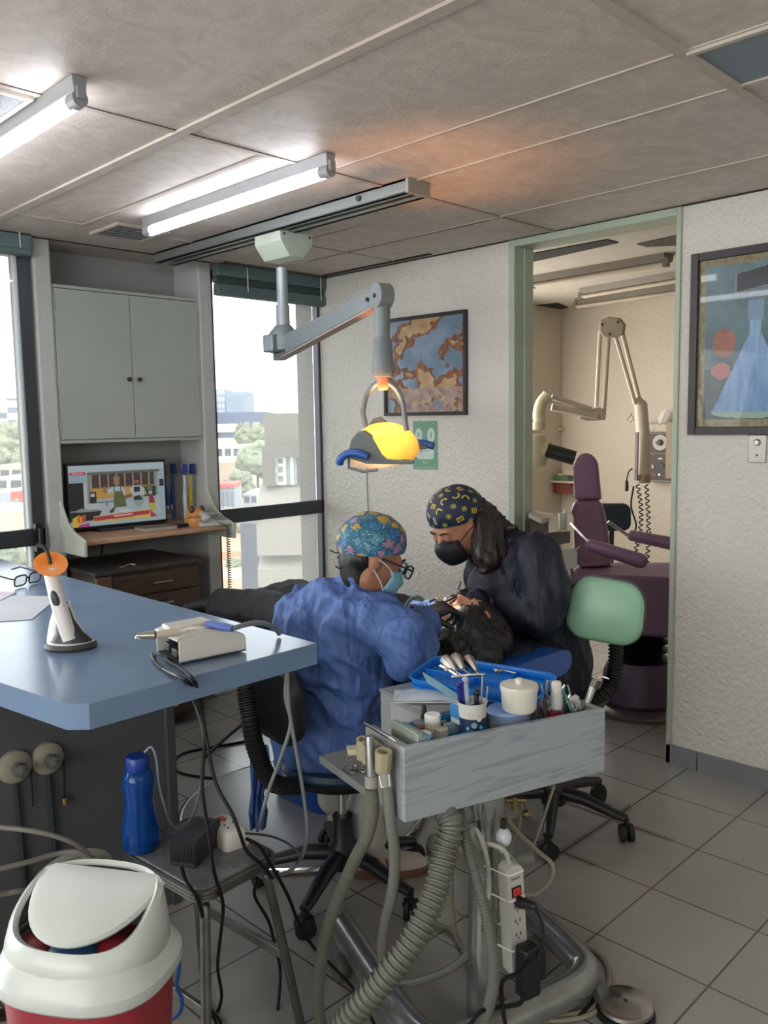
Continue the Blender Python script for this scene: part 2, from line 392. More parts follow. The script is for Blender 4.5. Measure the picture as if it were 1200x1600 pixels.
# grey vent plates set into the ceiling
def plate(label, x0, y0, x1, y1, m, slats=0):
    t = thing('ceiling_vent', label, 'vent', ((x0+x1)/2, (y0+y1)/2, ZC-.012))
    f = MB(); w_ = .015; hx, hy = (x1-x0)/2, (y1-y0)/2
    f.box((-hx, -hy, 0), (hx, -hy+w_, .012)).box((-hx, hy-w_, 0), (hx, hy, .012)).box((-hx, -hy+w_, 0), (-hx+w_, hy-w_, .012)).box((hx-w_, -hy+w_, 0), (hx, hy-w_, .012))
    build(f, 'frame', jm, t, smooth=False)
    build(MB().box((-hx+w_, -hy+w_, .005), (hx-w_, hy-w_, .011)), 'panel', m, t, smooth=False)
    if slats:
        s_ = MB()
        for i in range(slats):
            yy = -hy+w_+(2*hy-2*w_)*(i+.5)/slats; s_.box((-hx+w_, yy-.002, .001), (hx-w_, yy+.002, .005))
        build(s_, 'louvre', GREY, t, smooth=False)
plate('flat blue-grey panel set into the ceiling at the upper right', 1.985, .60, 2.28, .955, mat('vent_grey', '76828a', .5))
plate('dark square ceiling vent beyond the end of the middle tube light', 1.80, 3.36, 2.05, 3.62, mat('vent_dark', '4a4744', .7), 6)
plate('ribbed grey ceiling grille beside the left tube light', .35, 2.25, .985, 2.95, mat('grille_grey', 'a0a2a3', .5), 60)
# walls
k = MB().box((XW, -2.6, 0), (XW+.12, DY0-.02, 2.45)).box((XW, DY1+.033, 0), (XW+.12, YW+.06, 2.45))
struct(k, 'wall_right', wall_m, loc=Vector((0, 0, 0)), smooth=False)
struct(MB().box((-2.6, -2.7, 0), (XW+.12, -2.6, 2.45)), 'wall_back', wall_m, smooth=False)
k = MB().box((-2.6, -2.6, 0), (-2.5, 4.4, .7)).box((-2.6, -2.6, 2.2), (-2.5, 4.4, 2.45)).box((-2.6, -2.6, .7), (-2.5, -1.0, 2.2)).box((-2.6, 2.2, .7), (-2.5, 4.4, 2.2))
struct(k, 'wall_left', wall_m, smooth=False)
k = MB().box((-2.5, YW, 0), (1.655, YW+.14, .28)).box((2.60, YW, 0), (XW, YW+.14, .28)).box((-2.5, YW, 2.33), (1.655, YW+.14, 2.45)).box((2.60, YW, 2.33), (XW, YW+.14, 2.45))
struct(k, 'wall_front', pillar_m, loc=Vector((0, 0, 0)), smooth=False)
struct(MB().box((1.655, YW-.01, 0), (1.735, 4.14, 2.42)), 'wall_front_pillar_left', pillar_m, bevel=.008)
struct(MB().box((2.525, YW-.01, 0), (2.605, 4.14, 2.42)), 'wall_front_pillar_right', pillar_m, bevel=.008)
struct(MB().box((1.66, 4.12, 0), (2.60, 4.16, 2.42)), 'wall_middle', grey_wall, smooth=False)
# next room
struct(MB().box((XB, -.6, 0), (XB+.1, 4.0, 2.5)), 'wall_room_back', wall2_m, loc=Vector((0, 0, 0)), smooth=False)
k = MB().box((XW+.12, YW, 0), (XB, YW+.1, .75)).box((XW+.12, YW, 2.15), (XB, YW+.1, 2.5)).box((XW+.12, YW, .75), (3.7, YW+.1, 2.15)).box((5.35, YW, .75), (XB, YW+.1, 2.15))
struct(k, 'wall_room_left', wall2_m, loc=Vector((0, 0, 0)), smooth=False)
struct(MB().box((XW+.12, -.7, 0), (XB, -.6, 2.5)), 'wall_room_right', wall2_m, smooth=False)
# baseboard
bb = mat('baseboard_tile', '7d8083', .45)
o = struct(MB().box((XW-.012, -2.6, 0), (XW-.0005, 1.16, .085)).box((XW-.012, 1.166, 0), (XW-.0005, 1.50, .085)).box((XW-.012, 1.506, 0), (XW-.0005, DY0, .085)), 'baseboard_right', bb, smooth=False)
# door frame
gm = mat('pale_green_paint', 'a7b3a2', .4)
d1 = struct(MB().box((XW-.012, DY1, 0), (XW+.13, DY1+.035, ZC)).box((XW+.06, DY1-.010, 0), (XW+.13, DY1, ZC))
            .box((XW-.012, DY0-.022, 0), (XW+.13, DY0, ZC)).box((XW-.012, DY0, ZC-.035), (XW+.13, DY1, ZC)).box((XW+.13, DY0-.02, ZC-.035), (XW+.135, DY1, 2.42)), 'door_1', gm, bevel=.003)
hg = MB().box((XW+.085, DY1-.03, .985), (XW+.12, DY1-.02, 1.015)); build(hg, 'latch', DARK, d1, world=True)
hg = MB().cyl((XW+.10, DY1-.03, 1.0), (XW+.10, DY1-.045, 1.0), .006); build(hg, 'latch_pin', STEEL, d1, world=True)
# windows
frm = mat('dark_bronze_aluminium', '3d4146', .4, .3)
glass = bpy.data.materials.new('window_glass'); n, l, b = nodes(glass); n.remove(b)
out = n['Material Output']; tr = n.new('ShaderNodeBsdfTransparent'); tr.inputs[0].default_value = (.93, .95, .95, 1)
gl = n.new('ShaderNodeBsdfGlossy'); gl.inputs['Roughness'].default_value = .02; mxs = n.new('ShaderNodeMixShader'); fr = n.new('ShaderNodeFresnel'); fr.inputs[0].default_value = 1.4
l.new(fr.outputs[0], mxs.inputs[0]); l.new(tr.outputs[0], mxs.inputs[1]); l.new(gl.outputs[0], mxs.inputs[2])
tl = n.new('ShaderNodeBsdfTranslucent'); tl.inputs[0].default_value = (.95, .95, .93, 1); mx3 = n.new('ShaderNodeMixShader'); mx3.inputs[0].default_value = .10  # white translucent share puts a veil of outdoor haze into the pane
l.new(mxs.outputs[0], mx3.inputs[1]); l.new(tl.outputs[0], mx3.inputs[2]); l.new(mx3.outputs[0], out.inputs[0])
def window(nm, x0, x1, mull=()):
    f = MB(); y0, y1 = YW+.005, YW+.055; jw = .06 if mull else .018
    f.box((x0, y0, .28), (x0+jw, y1, 2.33)).box((x1-(jw if mull else .018), y0, .28), (x1, y1, 2.33)).box((x0, y0, .28), (x1, y1, .33)).box((x0, y0, 2.28), (x1, y1, 2.33)).box((x0, y0, .955), (x1, y1, 1.035))
    for mm in mull: f.box((mm-.03, y0, .28), (mm+.03, y1, 2.33))
    o = struct(f, nm, frm, bevel=.004)
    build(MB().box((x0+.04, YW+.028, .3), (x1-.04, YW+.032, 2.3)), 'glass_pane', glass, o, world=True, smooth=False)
    return o
w2 = window('window_2', 2.605, XW)
w1 = window('window_1', -2.5, 1.645, (.35, -.95))
hd = MB().box((1.585, YW-.03, .93), (1.615, YW+.005, 1.06)).cyl((1.60, YW-.04, .95), (1.60, YW-.04, 1.04), .012); build(hd, 'window_handle', BLACK, w1, world=True)
f = MB().box((3.7, YW+.02, .75), (3.74, YW+.07, 2.15)).box((5.31, YW+.02, .75), (5.35, YW+.07, 2.15)).box((3.7, YW+.02, .75), (5.35, YW+.07, .79)).box((3.7, YW+.02, 2.11), (5.35, YW+.07, 2.15))
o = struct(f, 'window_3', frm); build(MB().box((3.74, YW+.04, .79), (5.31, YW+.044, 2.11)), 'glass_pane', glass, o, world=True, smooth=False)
f = MB().box((-2.57, -1, .7), (-2.52, -.96, 2.2)).box((-2.57, 2.16, .7), (-2.52, 2.2, 2.2)).box((-2.57, .58, .7), (-2.52, .62, 2.2)).box((-2.57, -1, .7), (-2.52, 2.2, .74)).box((-2.57, -1, 2.16), (-2.52, 2.2, 2.2))
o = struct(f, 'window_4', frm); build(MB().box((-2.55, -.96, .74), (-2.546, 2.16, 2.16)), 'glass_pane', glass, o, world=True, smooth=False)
# rolled-up blind on window 2, and on window 1
bl = mat('dark_green_blind', '55696b', .5)
def blind(label, x0, x1, up_=0):
    t = thing('window_blind', label, 'window blind', ((x0+x1)/2, YW-.04, 2.19+up_)); hx = (x1-x0)/2
    build(MB().box((-hx, -.03, .10-up_), (hx, .03, .165-up_)), 'head_rail', bl, t, bevel=.004)
    build(MB().box((-hx, -.025, 0), (hx, .025, .062)), 'bottom_rail', bl, t, bevel=.006)
    s_ = MB()
    for i in range(7): z = .064+i*.005; s_.box((-hx, -.024, z), (hx, .024, z+.002))
    build(s_, 'slat_stack', bl, t, smooth=False)
    for q in (-.5, .9): build(MB().tube([(hx*q, -.032, .16), (hx*q, -.034, .03)], .0025, 6), 'pull_cord', WHITE, t)
blind('dark green slatted blind pulled up above the right-hand window', 2.61, 3.36)
blind('dark blind pulled up above the left-hand window', .5, 1.63, .075)
# ================================================================== CITY OUTSIDE
def bmat(name, col): return mat(name, col, .9, var=.12, vs=.4)
GZ = -22.0
struct(MB().box((-150, 4.8, GZ-.5), (700, 900, GZ)), 'ground', mat('city_ground', '7d7868', .95, var=.5, vs=.08), smooth=False)
def building(label, x0, x1, yt, d, dep, m, rows=0, cols=0, wm=None, yb=None, rot=0, sill=False, wz=(.25, .8), wx=(.15, .85), roof=None, cat='building', name='apartment_building'):
    """a block whose street face spans two sight lines at distance d; stands on the ground"""
    a = P(x0, yt, d); c = P(x1, yt, d); top = (a.z+c.z)/2
    u = Vector((c.x-a.x, c.y-a.y, 0)); W = u.length; ang = math.atan2(u.y, u.x)+rot
    bot = GZ if yb is None else P((x0+x1)/2, yb, d).z
    t = thing(name, label, cat, (a.x, a.y, GZ), ang); H = top-GZ
    build(MB().box((0, 0, 0), (W, dep, H)), 'wall', m, t, smooth=False)
    if roof: build(MB().box((-.02*W, -.3, H), (W*1.02, dep, H+max(.3, H*.02))), 'roof', roof, t, smooth=False)
    vis = H-(bot-GZ)
    for r_ in range(rows):
        for q in range(cols):
            z0 = H-vis+vis*(r_+wz[0])/rows; z1 = H-vis+vis*(r_+wz[1])/rows
            xa = W*(q+wx[0])/cols; xb = W*(q+wx[1])/cols
            wd = build(MB().box((xa, -.06, z0), (xb, .02, z1)), 'window', wm, t, smooth=False)
    return t, W, H, vis
gw = mat('far_window_glass', '5c6672', .4); gd = mat('far_window_dark', '3f454d', .5)
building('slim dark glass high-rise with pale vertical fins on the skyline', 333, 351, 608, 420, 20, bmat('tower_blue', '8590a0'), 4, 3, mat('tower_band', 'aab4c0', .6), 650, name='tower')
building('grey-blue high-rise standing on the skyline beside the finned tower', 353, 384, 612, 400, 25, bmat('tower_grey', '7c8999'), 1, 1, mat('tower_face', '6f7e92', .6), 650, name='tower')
t, W_, H_, v_ = building('long navy office block with cream window bands and a round emblem', 318, 414, 644, 190, 14, bmat('navy_cladding', '4d5a76'), name='office_building', yb=790)
band = mat('cream_band', 'd4c2a8', .9)
for i in range(4): build(MB().box((0, -.5, H_-2.6-3.2*i-1.9), (W_*.55, .1, H_-2.6-3.2*i)), 'window_band', band, t, smooth=False)
build(MB().lathe([(0, 0), (1.6, 0), (1.6, .3), (0, .3)], (W_*.86, -.05, H_-5), (0, -1, 0)), 'emblem', mat('emblem_cream', 'd2ccb8', .8), t)
building('white house block with two rows of square windows below the office block', 322, 376, 697, 130, 12, bmat('white_render', 'cfccc4'), 2, 4, gd, 738)
building('pinkish low block with one long dark window strip among the trees', 338, 392, 722, 105, 10, bmat('pink_render', 'b5a08e'), 1, 1, gd, 770, wz=(.25, .42), wx=(.2, .95))
building('low grey hall with tall ribs and a red roof behind the transom', 300, 366, 762, 80, 4, bmat('grey_hall', '8b8f94'), 1, 9, gw, 795, wz=(.1, .8), roof=bmat('red_roof', 'a8524a'))
building('small pale house with a blue-grey gabled end near the grey building', 380, 402, 772, 85, 8, bmat('pale_house', 'aab0b8'), 1, 2, gd, 790)
building('white and green storefront building low in the right-hand window', 296, 378, 828, 62, 10, bmat('white_shop', 'd8d6d0'), 1, 1, mat('green_strip', '6f9a80', .7), 868, wz=(.02, .28), wx=(0, 1))
building('orange brick building with pale shutters low in the right-hand window', 300, 378, 862, 50, 9, bmat('brick_orange', 'b08468'), 2, 3, mat('pale_shutter', 'c9c2b4', .7), 960)
building('terracotta roofed block at the foot of the right-hand window', 310, 378, 905, 44, 8, bmat('terracotta', 'c49a80'))
building('windowless blue-grey wall slab beside the neighbouring concrete block', 375, 422, 818, 24, 6, bmat('slate_wall', '475060'), name='building')
# near concrete neighbour with deep window boxes
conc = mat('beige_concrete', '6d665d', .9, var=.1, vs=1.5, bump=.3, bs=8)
A = P(412, 645, 19); B = P(560, 645, 19); u = Vector((B.x-A.x, B.y-A.y, 0)); Wn = u.length; ang = math.atan2(u.y, u.x)
nb = thing('concrete_building', 'beige concrete neighbouring building with deep boxed windows, seen through the right-hand window', 'building', (A.x, A.y, GZ), ang)
HN = (A.z+B.z)/2-GZ
def nz_(py): return P(445, py, 19).z-GZ
build(MB().box((0, .0, 0), (Wn, 5, HN)), 'wall', conc, nb, smooth=False)
s_ = Wn/148.0
for (yt, yb) in ((714, 758), (812, 852), (892, 940)):
    z0, z1 = nz_(yb), nz_(yt); x0, x1 = 16*s_, 50*s_
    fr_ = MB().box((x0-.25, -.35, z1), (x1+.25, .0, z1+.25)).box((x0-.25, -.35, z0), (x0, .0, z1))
    build(fr_, 'window_surround', mat('concrete_dark', '5f5a54', .9), nb, smooth=False)  # surround in a darker concrete than the wall
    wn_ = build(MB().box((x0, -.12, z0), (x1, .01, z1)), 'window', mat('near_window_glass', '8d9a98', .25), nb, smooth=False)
    fb = MB()
    for q in (0, .38, .72): fb.box((x0+(x1-x0)*q, -.17, z0), (x0+(x1-x0)*q+.07, -.12, z1))
    for q in (0, .33, .66, .96): fb.box((x0, -.17, z0+(z1-z0)*q), (x0+(x1-x0)*.4, -.12, z0+(z1-z0)*q+.07))
    build(fb, 'window_frame', mat('white_frame', 'd6d6d0', .5), nb, smooth=False)
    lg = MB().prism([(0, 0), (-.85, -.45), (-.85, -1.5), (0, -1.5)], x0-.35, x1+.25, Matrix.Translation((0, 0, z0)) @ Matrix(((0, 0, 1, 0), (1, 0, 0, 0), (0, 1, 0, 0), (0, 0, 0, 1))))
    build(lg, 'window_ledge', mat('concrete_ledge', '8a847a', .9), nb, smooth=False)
struct(MB().box((-9, -6, 2.52), (8, YW+.14, 16)), 'wall_upper', conc, smooth=False)  # unseen storeys above, added so they keep the sun off the fins
struct(MB().box((-9, -6, -21.9), (8, YW+.14, -.13)), 'wall_lower', conc, smooth=False)
# own facade fins of rough aggregate
agg = mat('rough_aggregate', '5f5750', .95, var=.35, vs=60, bump=1.0, bs=45)
struct(MB().box((3.43, YW+.14, -3), (3.75, YW+.30, 3.0)), 'trim_1', agg, smooth=False)
struct(MB().box((1.665, YW+.255, -3), (1.75, YW+.30, 3.0)), 'trim_2', agg, smooth=False)
# left window city
building('dark banded office tower half hidden by the left window frame', 10, 38, 622, 150, 14, bmat('slab_grey', '6c7584'), 3, 1, band, 680, wx=(0, .9), name='office_building')
building('white terraced block on the far left skyline', -60, 14, 642, 170, 16, bmat('white_terrace', 'c6c4bc'), 3, 3, gw, 690)
building('salmon coloured house beyond the left window', -20, 34, 728, 80, 10, bmat('salmon_render', 'c0a08c'), 1, 3, gd, 760)
building('white house with a small window beyond the left window', -10, 36, 746, 62, 8, bmat('white_small', 'cfccc4'), 1, 2, gd, 768, name='house')
building('red walled house beyond the left window', 16, 60, 768, 52, 5, bmat('red_wall', 'b5544a'), name='house')
building('grey shed beside the red house beyond the left window', -20, 16, 770, 52, 5, bmat('grey_shed', '8f949c'), name='house')
building('beige wall beyond the foot of the left window', -60, 40, 800, 40, 5, bmat('beige_low', 'b5a892'), name='house')
building('cream mid-rise block far off, hidden behind the pillar between the windows', 90, 190, 690, 240, 14, bmat('cream_mid', 'b8ae9c'), 3, 4, gw, 740)
building('rust coloured low hall hidden behind the wall cabinet', 120, 230, 740, 110, 10, bmat('rust_hall', '9a6a54'), 1, 5, gd, 765)
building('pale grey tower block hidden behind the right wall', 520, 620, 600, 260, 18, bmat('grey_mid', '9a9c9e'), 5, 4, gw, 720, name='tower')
building('white terrace of houses hidden beyond the left edge of the left window', -260, -90, 700, 130, 12, bmat('white_far', 'c0bcb2'), 2, 6, gd, 745)
leaf = mat('tree_foliage', '7a8068', .9, var=.35, vs=1.5); trunkm = mat('tree_bark', '4a3d30', .9)  # distance haze put into the pale foliage colour
def tree(px, py, d, r, label, seed):
    c = P(px, py, d); t = thing('tree', label, 'tree', (c.x, c.y, GZ)); R_ = random.Random(seed); k = MB()
    for i in range(16):
        q = Vector((R_.uniform(-1, 1), R_.uniform(-1, 1), R_.uniform(-.6, .8)))*r*.7
        k.ball(q+Vector((0, 0, c.z-GZ)), r*R_.uniform(.3, .5), None, 8, 6)
    me = fuse(k, r*.07, 0, 'foliage')
    for v in me.vertices: v.co += v.normal*(noise.noise(v.co*(3/r))*r*.22+noise.noise(v.co*(11/r))*r*.10)
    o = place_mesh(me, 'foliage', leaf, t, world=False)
    build(MB().cyl((0, 0, 0), (0, 0, c.z-GZ), r*.08, r*.05, 8), 'trunk', trunkm, t)
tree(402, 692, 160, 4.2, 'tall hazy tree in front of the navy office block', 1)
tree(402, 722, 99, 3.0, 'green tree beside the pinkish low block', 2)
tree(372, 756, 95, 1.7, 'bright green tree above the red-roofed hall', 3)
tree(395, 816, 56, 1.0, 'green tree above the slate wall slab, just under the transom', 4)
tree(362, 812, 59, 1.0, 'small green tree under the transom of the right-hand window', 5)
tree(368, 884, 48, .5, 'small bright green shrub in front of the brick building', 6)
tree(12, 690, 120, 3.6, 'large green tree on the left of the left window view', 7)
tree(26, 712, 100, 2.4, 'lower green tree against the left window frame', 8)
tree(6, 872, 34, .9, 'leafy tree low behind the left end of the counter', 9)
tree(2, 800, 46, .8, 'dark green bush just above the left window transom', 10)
# ================================================================== CEILING LIGHTS, RAIL, OPERATING LAMP
tube_e = mat('lit_tube', 'f4f6ff', .5, emit=17, var=0)
def tube_light(label, x, y0, y1, group=None, e=7.5):
    t = thing('ceiling_light', label, 'ceiling light', (x, (y0+y1)/2, ZC-.075), group=group); h = abs(y1-y0)/2
    build(MB().prism([(-.020, .075), (.020, .075), (.016, .036), (-.016, .036)], -h, h, Matrix(((1, 0, 0, 0), (0, 0, 1, 0), (0, 1, 0, 0), (0, 0, 0, 1)))), 'batten', mat('lamp_body', '9a9da0', .4, .4), t, bevel=.002)
    build(MB().cyl((0, -h+.03, .018), (0, h-.03, .018), .017, seg=16), 'tube', tube_e, t)
    for s_ in (-1, 1): build(MB().cyl((0, s_*h, .022), (0, s_*(h-.045), .022), .021, seg=16).box((-.012, s_*h-.01, .02), (.012, s_*h+.01, .05)), 'end_cap', mat('lamp_cap', '8d8f92', .4), t, bevel=.001)
    return t
tube_light('lit fluorescent tube light on the ceiling running next to the lamp rail', 1.865, 2.08, 3.24)
tube_light('lit fluorescent tube light on the ceiling beside the ribbed grey grille', 1.015, 2.05, 3.25)
tube_light('added unseen fluorescent tube light above the viewer near the right wall', 1.6, -.75, .38)  # out-of-view tube added to brighten the near ceiling
tube_light('added unseen fluorescent tube light behind the viewer', -.6, -1.6, -.4)  # unseen tube added as extra light from the back of the room
# rail
t = thing('ceiling_rail', 'long grey metal lamp rail screwed to the ceiling beside the middle tube', 'rail', (2.30, 2.97, ZC-.05))
rl = mat('rail_grey', '878c8a', .35, .5)
build(MB().box((-.055, -.86, .0), (-.035, .86, .05)).box((.035, -.86, .0), (.055, .86, .05)).box((-.055, -.86, .04), (.055, .86, .05)).box((-.055, -.86, 0), (-.018, .86, .006)).box((.018, -.86, 0), (.055, .86, .006)), 'channel', rl, t, bevel=.0015)
build(MB().box((-.058, -.875, -.002), (.058, -.86, .05)), 'end_plate', mat('rail_end', '8f8d80', .5), t, bevel=.002)
build(MB().cyl((-.056, -.62, .025), (-.064, -.62, .025), .011), 'bolt', DARK, t)
# lamp
lg_ = mat('lamp_grey_green', 'a9b3a6', .4); lb = mat('lamp_grey', '6f777a', .4)
LX, LY = 2.36, 2.97
t = thing('operating_lamp', 'grey dental operating lamp with lit amber reflector hanging from the ceiling rail', 'lamp', (LX, LY, ZC-.06))
hx = MB().prism([(-.09, .05), (.09, .05), (.09, -.03), (.04, -.09), (-.04, -.09), (-.09, -.03)], -.11, .07, Matrix(((1, 0, 0, 0), (0, 0, 1, 0), (0, 1, 0, 0), (0, 0, 0, 1))))
build(hx, 'trolley_housing', lg_, t, bevel=.004)
for q in (-.07, .07): build(MB().cyl((q, -.11, 0), (q, -.114, 0), .005), 'screw', DARK, t)
# pole
pz = P(441, 545, 3.73); base = Vector((LX, LY, 0))
zb = ((P(441, 545, 3.73)).z)
build(MB().lathe([(.024, ZC-.18), (.024, 2.02), (.030, 2.02), (.030, 1.88), (.034, 1.87), (.034, zb+.10)], base), 'pole', mat('pole_grey', '8b979b', .35, .2), t, world=True)
build(MB().lathe([(.034, .02), (.06, -.01), (.075, -.04), (.075, -.09), (.06, -.10)], base+Vector((0, 0, zb+.08))), 'swivel_joint', lb, t, world=True)
J = Vector((LX, LY, zb+.02))
build(MB().box((-.09, -.035, -.04), (.05, .035, .035), Matrix.Translation(J)), 'joint_block', mat('joint_metal', '7a8288', .3, .5), t, world=True, bevel=.006)
HD = P(600, 690, 3.0); EL = P(596, 466, 3.0); EL.x, EL.y = HD.x, HD.y; EL = Vector((HD.x, HD.y, P(596, 466, 3.0).z))
a0 = J+Vector((0, 0, -.015)); dr = (EL-a0).normalized(); a00 = a0-dr*.08
sd = dr.cross(UPV).normalized(); nu = sd.cross(dr).normalized()
def beam(a, b, w0, h0, w1, h1): return MB().loft([[a+sd*x*w0+nu*y*h0 for x, y in ((-1, -1), (1, -1), (1, 1), (-1, 1))], [b+sd*x*w1+nu*y*h1 for x, y in ((-1, -1), (1, -1), (1, 1), (-1, 1))]])
build(beam(a00, EL, .022, .045, .022, .028), 'spring_arm', lb, t, world=True, bevel=.004)
build(beam(a00+dr*.04-nu*.046, EL-nu*.030, .020, .004, .020, .003), 'arm_underside', mat('arm_under', '9a8a80', .5), t, world=True)
build(MB().cyl(EL-sd*.028, EL+sd*.028, .045), 'elbow', lb, t, world=True, bevel=.004)
for q in (.0, .055): build(MB().cyl(EL-dr*q-sd*.023-nu*.0, EL-dr*q+sd*.034, .007), 'elbow_screw', DARK, t, world=True)
zy = P(597, 590, 3.0).z
build(MB().lathe([(.028, EL.z+.02), (.029, EL.z-.1), (.026, zy+.14), (.033, zy+.13), (.040, zy+.02), (.034, zy)], Vector((EL.x, EL.y, 0))), 'drop_arm', lb, t, world=True)
build(MB().lathe([(.022, zy), (.022, zy-.03), (.014, zy-.045)], Vector((EL.x, EL.y, 0))), 'yoke_hub', mat('hub_orange', 'b07a58', .5), t, world=True)
# yoke: arch in a plane facing the viewer, head tilted
hr = D(1, .0, -.35); hr = Vector((hr.x, hr.y, 0)).normalized()
Y0 = Vector((EL.x, EL.y, zy-.015)); hc = Y0+Vector((0, 0, -.245))
ar = []
for k_ in range(17):
    a = PI*k_/16; ar.append(Y0+hr*(-.077*math.cos(a))+Vector((0, 0, -.115+.115*math.sin(a))))
pts = [hc-hr*.055+Vector((0, 0, .03))]+ar+[hc+hr*.085+Vector((0, 0, .07))]
build(MB().tube(spline(pts, 3), .0095, 10), 'yoke', lb, t, world=True)
# head: arched reflector shell + side cheek + clear lower visor
fw = UPV.cross(hr).normalized()            # towards far side
Hm = Matrix.Translation(hc) @ Matrix((hr, fw, UPV)).transposed().to_4x4() @ Matrix.Rotation(math.radians(9), 4, 'Y') @ Matrix.Rotation(math.radians(18), 4, 'X')
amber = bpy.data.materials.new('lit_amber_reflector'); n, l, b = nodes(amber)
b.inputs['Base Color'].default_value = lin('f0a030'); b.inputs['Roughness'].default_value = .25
tc = n.new('ShaderNodeTexCoord'); b.inputs['Emission Color'].default_value = (1.0, .50, .07, 1); vv = n.new('ShaderNodeVectorMath'); vv.operation = 'DISTANCE'; vv.inputs[1].default_value = tuple(hc-Vector((LX, LY, ZC-.06))+hr*.03-fw*.04+UPV*.08); l.new(tc.outputs['Object'], vv.inputs[0]); gmr = n.new('ShaderNodeMapRange'); gmr.inputs[1].default_value = .0; gmr.inputs[2].default_value = .13; gmr.inputs[3].default_value = 2.2; gmr.inputs[4].default_value = .45; l.new(vv.outputs['Value'], gmr.inputs[0]); l.new(gmr.outputs[0], b.inputs['Emission Strength'])  # bulb light through the glass put in as emission, strongest near the bulb
arch = []
def ring(y, sx_, sz_, zoff=0):
    return [Hm @ Vector((sx_*math.cos(PI*k_/20), y, zoff+sz_*math.sin(PI*k_/20))) for k_ in range(21)]
amb = MB().loft([ring(-.072, .004, .003), ring(-.070, .085, .068), ring(-.055, .105, .085, 0), ring(-.02, .118, .092), ring(.03, .118, .092), ring(.075, .105, .08)], cap=False, closed=False)
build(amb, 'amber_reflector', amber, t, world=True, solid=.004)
ck = MB()
poly = [(-.105, -.02), (-.108, .015), (-.098, .055), (-.075, .084), (-.05, .092), (-.022, .078), (.0, .048), (.02, .018), (.04, .004), (.135, .010), (.135, -.002), (.03, -.020), (-.04, -.03)]
ck.loft([[Hm @ Vector((x, -.075, z)) for x, z in poly], [Hm @ Vector((x, -.058, z)) for x, z in poly]])
build(ck, 'front_cheek', mat('cheek_grey', '6e7370', .35), t, world=True, bevel=.004)
ck = MB(); ck.loft([[Hm @ Vector((x, .078, z)) for x, z in poly], [Hm @ Vector((x, .09, z)) for x, z in poly]])
build(ck, 'rear_cheek', mat('cheek_grey', '6e7370', .35), t, world=True, bevel=.004)
visor_m = mat('clear_visor', 'd8c8b0', .12, alpha=.45, trans=0)
vs = MB().loft([[Hm @ Vector((x, -.06, z)) for x, z in ((-.105, -.01), (-.095, -.055), (0, -.05), (.12, -.004))], [Hm @ Vector((x, .08, z)) for x, z in ((-.105, -.01), (-.095, -.055), (0, -.05), (.12, -.004))]], cap=False, closed=False)
build(vs, 'visor', visor_m, t, world=True, solid=.002)
build(MB().tube([Hm @ Vector(q) for q in ((-.108, -.07, .0), (-.105, -.075, -.055), (-.05, -.07, -.062), (.0, -.06, -.05))], .006), 'visor_rim', lb, t, world=True)
hb = mat('lamp_handle_blue', '27549c', .4)
build(MB().tube(spline([Hm @ Vector(q) for q in ((-.03, -.085, .003), (-.065, -.09, .012), (-.10, -.095, .008), (-.125, -.10, -.014), (-.13, -.10, -.034))], 5), [.017]*3+[.016]*20 if False else .0145, 12), 'handle', hb, t, world=True)
build(MB().tube([Hm @ Vector(q) for q in ((.08, .09, .012), (.125, .095, .012), (.155, .09, .01))], .014, 12), 'handle', hb, t, world=True)
bulb = build(MB().ball(hc+Vector((0, .01, .03)), .014), 'bulb', mat('lit_bulb', 'fff0c8', .4, emit=60, var=0), t, world=True)
def spot(name, loc, d, e, size, blend, col, r=.03):
    s_ = bpy.data.lights.new(name, 'SPOT'); s_.energy = e; s_.spot_size = math.radians(size); s_.spot_blend = blend; s_.color = col; s_.shadow_soft_size = r
    o = bpy.data.objects.new(name, s_); COL.objects.link(o); o.location = loc; o.rotation_euler = Vector(d).to_track_quat('-Z', 'Y').to_euler(); return o
spot('lamp_beam', hc+Vector((0, 0, -.07)), P(697, 938, 2.72)-hc, 16, 26, .7, (1, .93, .8))
spot('lamp_rear_glow', hc+Vector((0, 0, .11)), P(690, 250, 2.9)-hc, 20, 75, 1, (1, .42, .16), .05)
# ================================================================== WALL THINGS
# cabinet between the pillars
cw = mat('cabinet_white', 'a2a9a3', .45, var=.04, vs=3)
t = thing('wall_cabinet', 'large white two-door wall cabinet above the television', 'cabinet', (2.125, YW, 1.425))
build(MB().box((-.40, .02, 0), (.40, .22, .74)).box((-.40, -.004, 0), (-.385, .02, .74)).box((.385, -.004, 0), (.40, .02, .74)).box((-.385, -.004, .725), (.385, .02, .74)).box((-.385, -.004, 0), (.385, .02, .015)), 'body', cw, t, bevel=.002)
for s_ in (-1, 1):
    d_ = build(MB().box((min(s_*.0015, s_*.383), -.006, .018), (max(s_*.0015, s_*.383), .014, .722)), 'door', cw, t, bevel=.002)
    build(MB().lathe([(.006, 0), (.006, .008), (.011, .012), (.011, .02), (.004, .024)], (s_*.028, -.006, .31), (0, -1, 0)), 'knob', DARK, d_)
    for z in (.08, .64): build(MB().cyl((s_*.384, -.008, z-.022), (s_*.384, -.008, z+.022), .004), 'hinge', mat('hinge', '8f938d', .4, .5), d_)
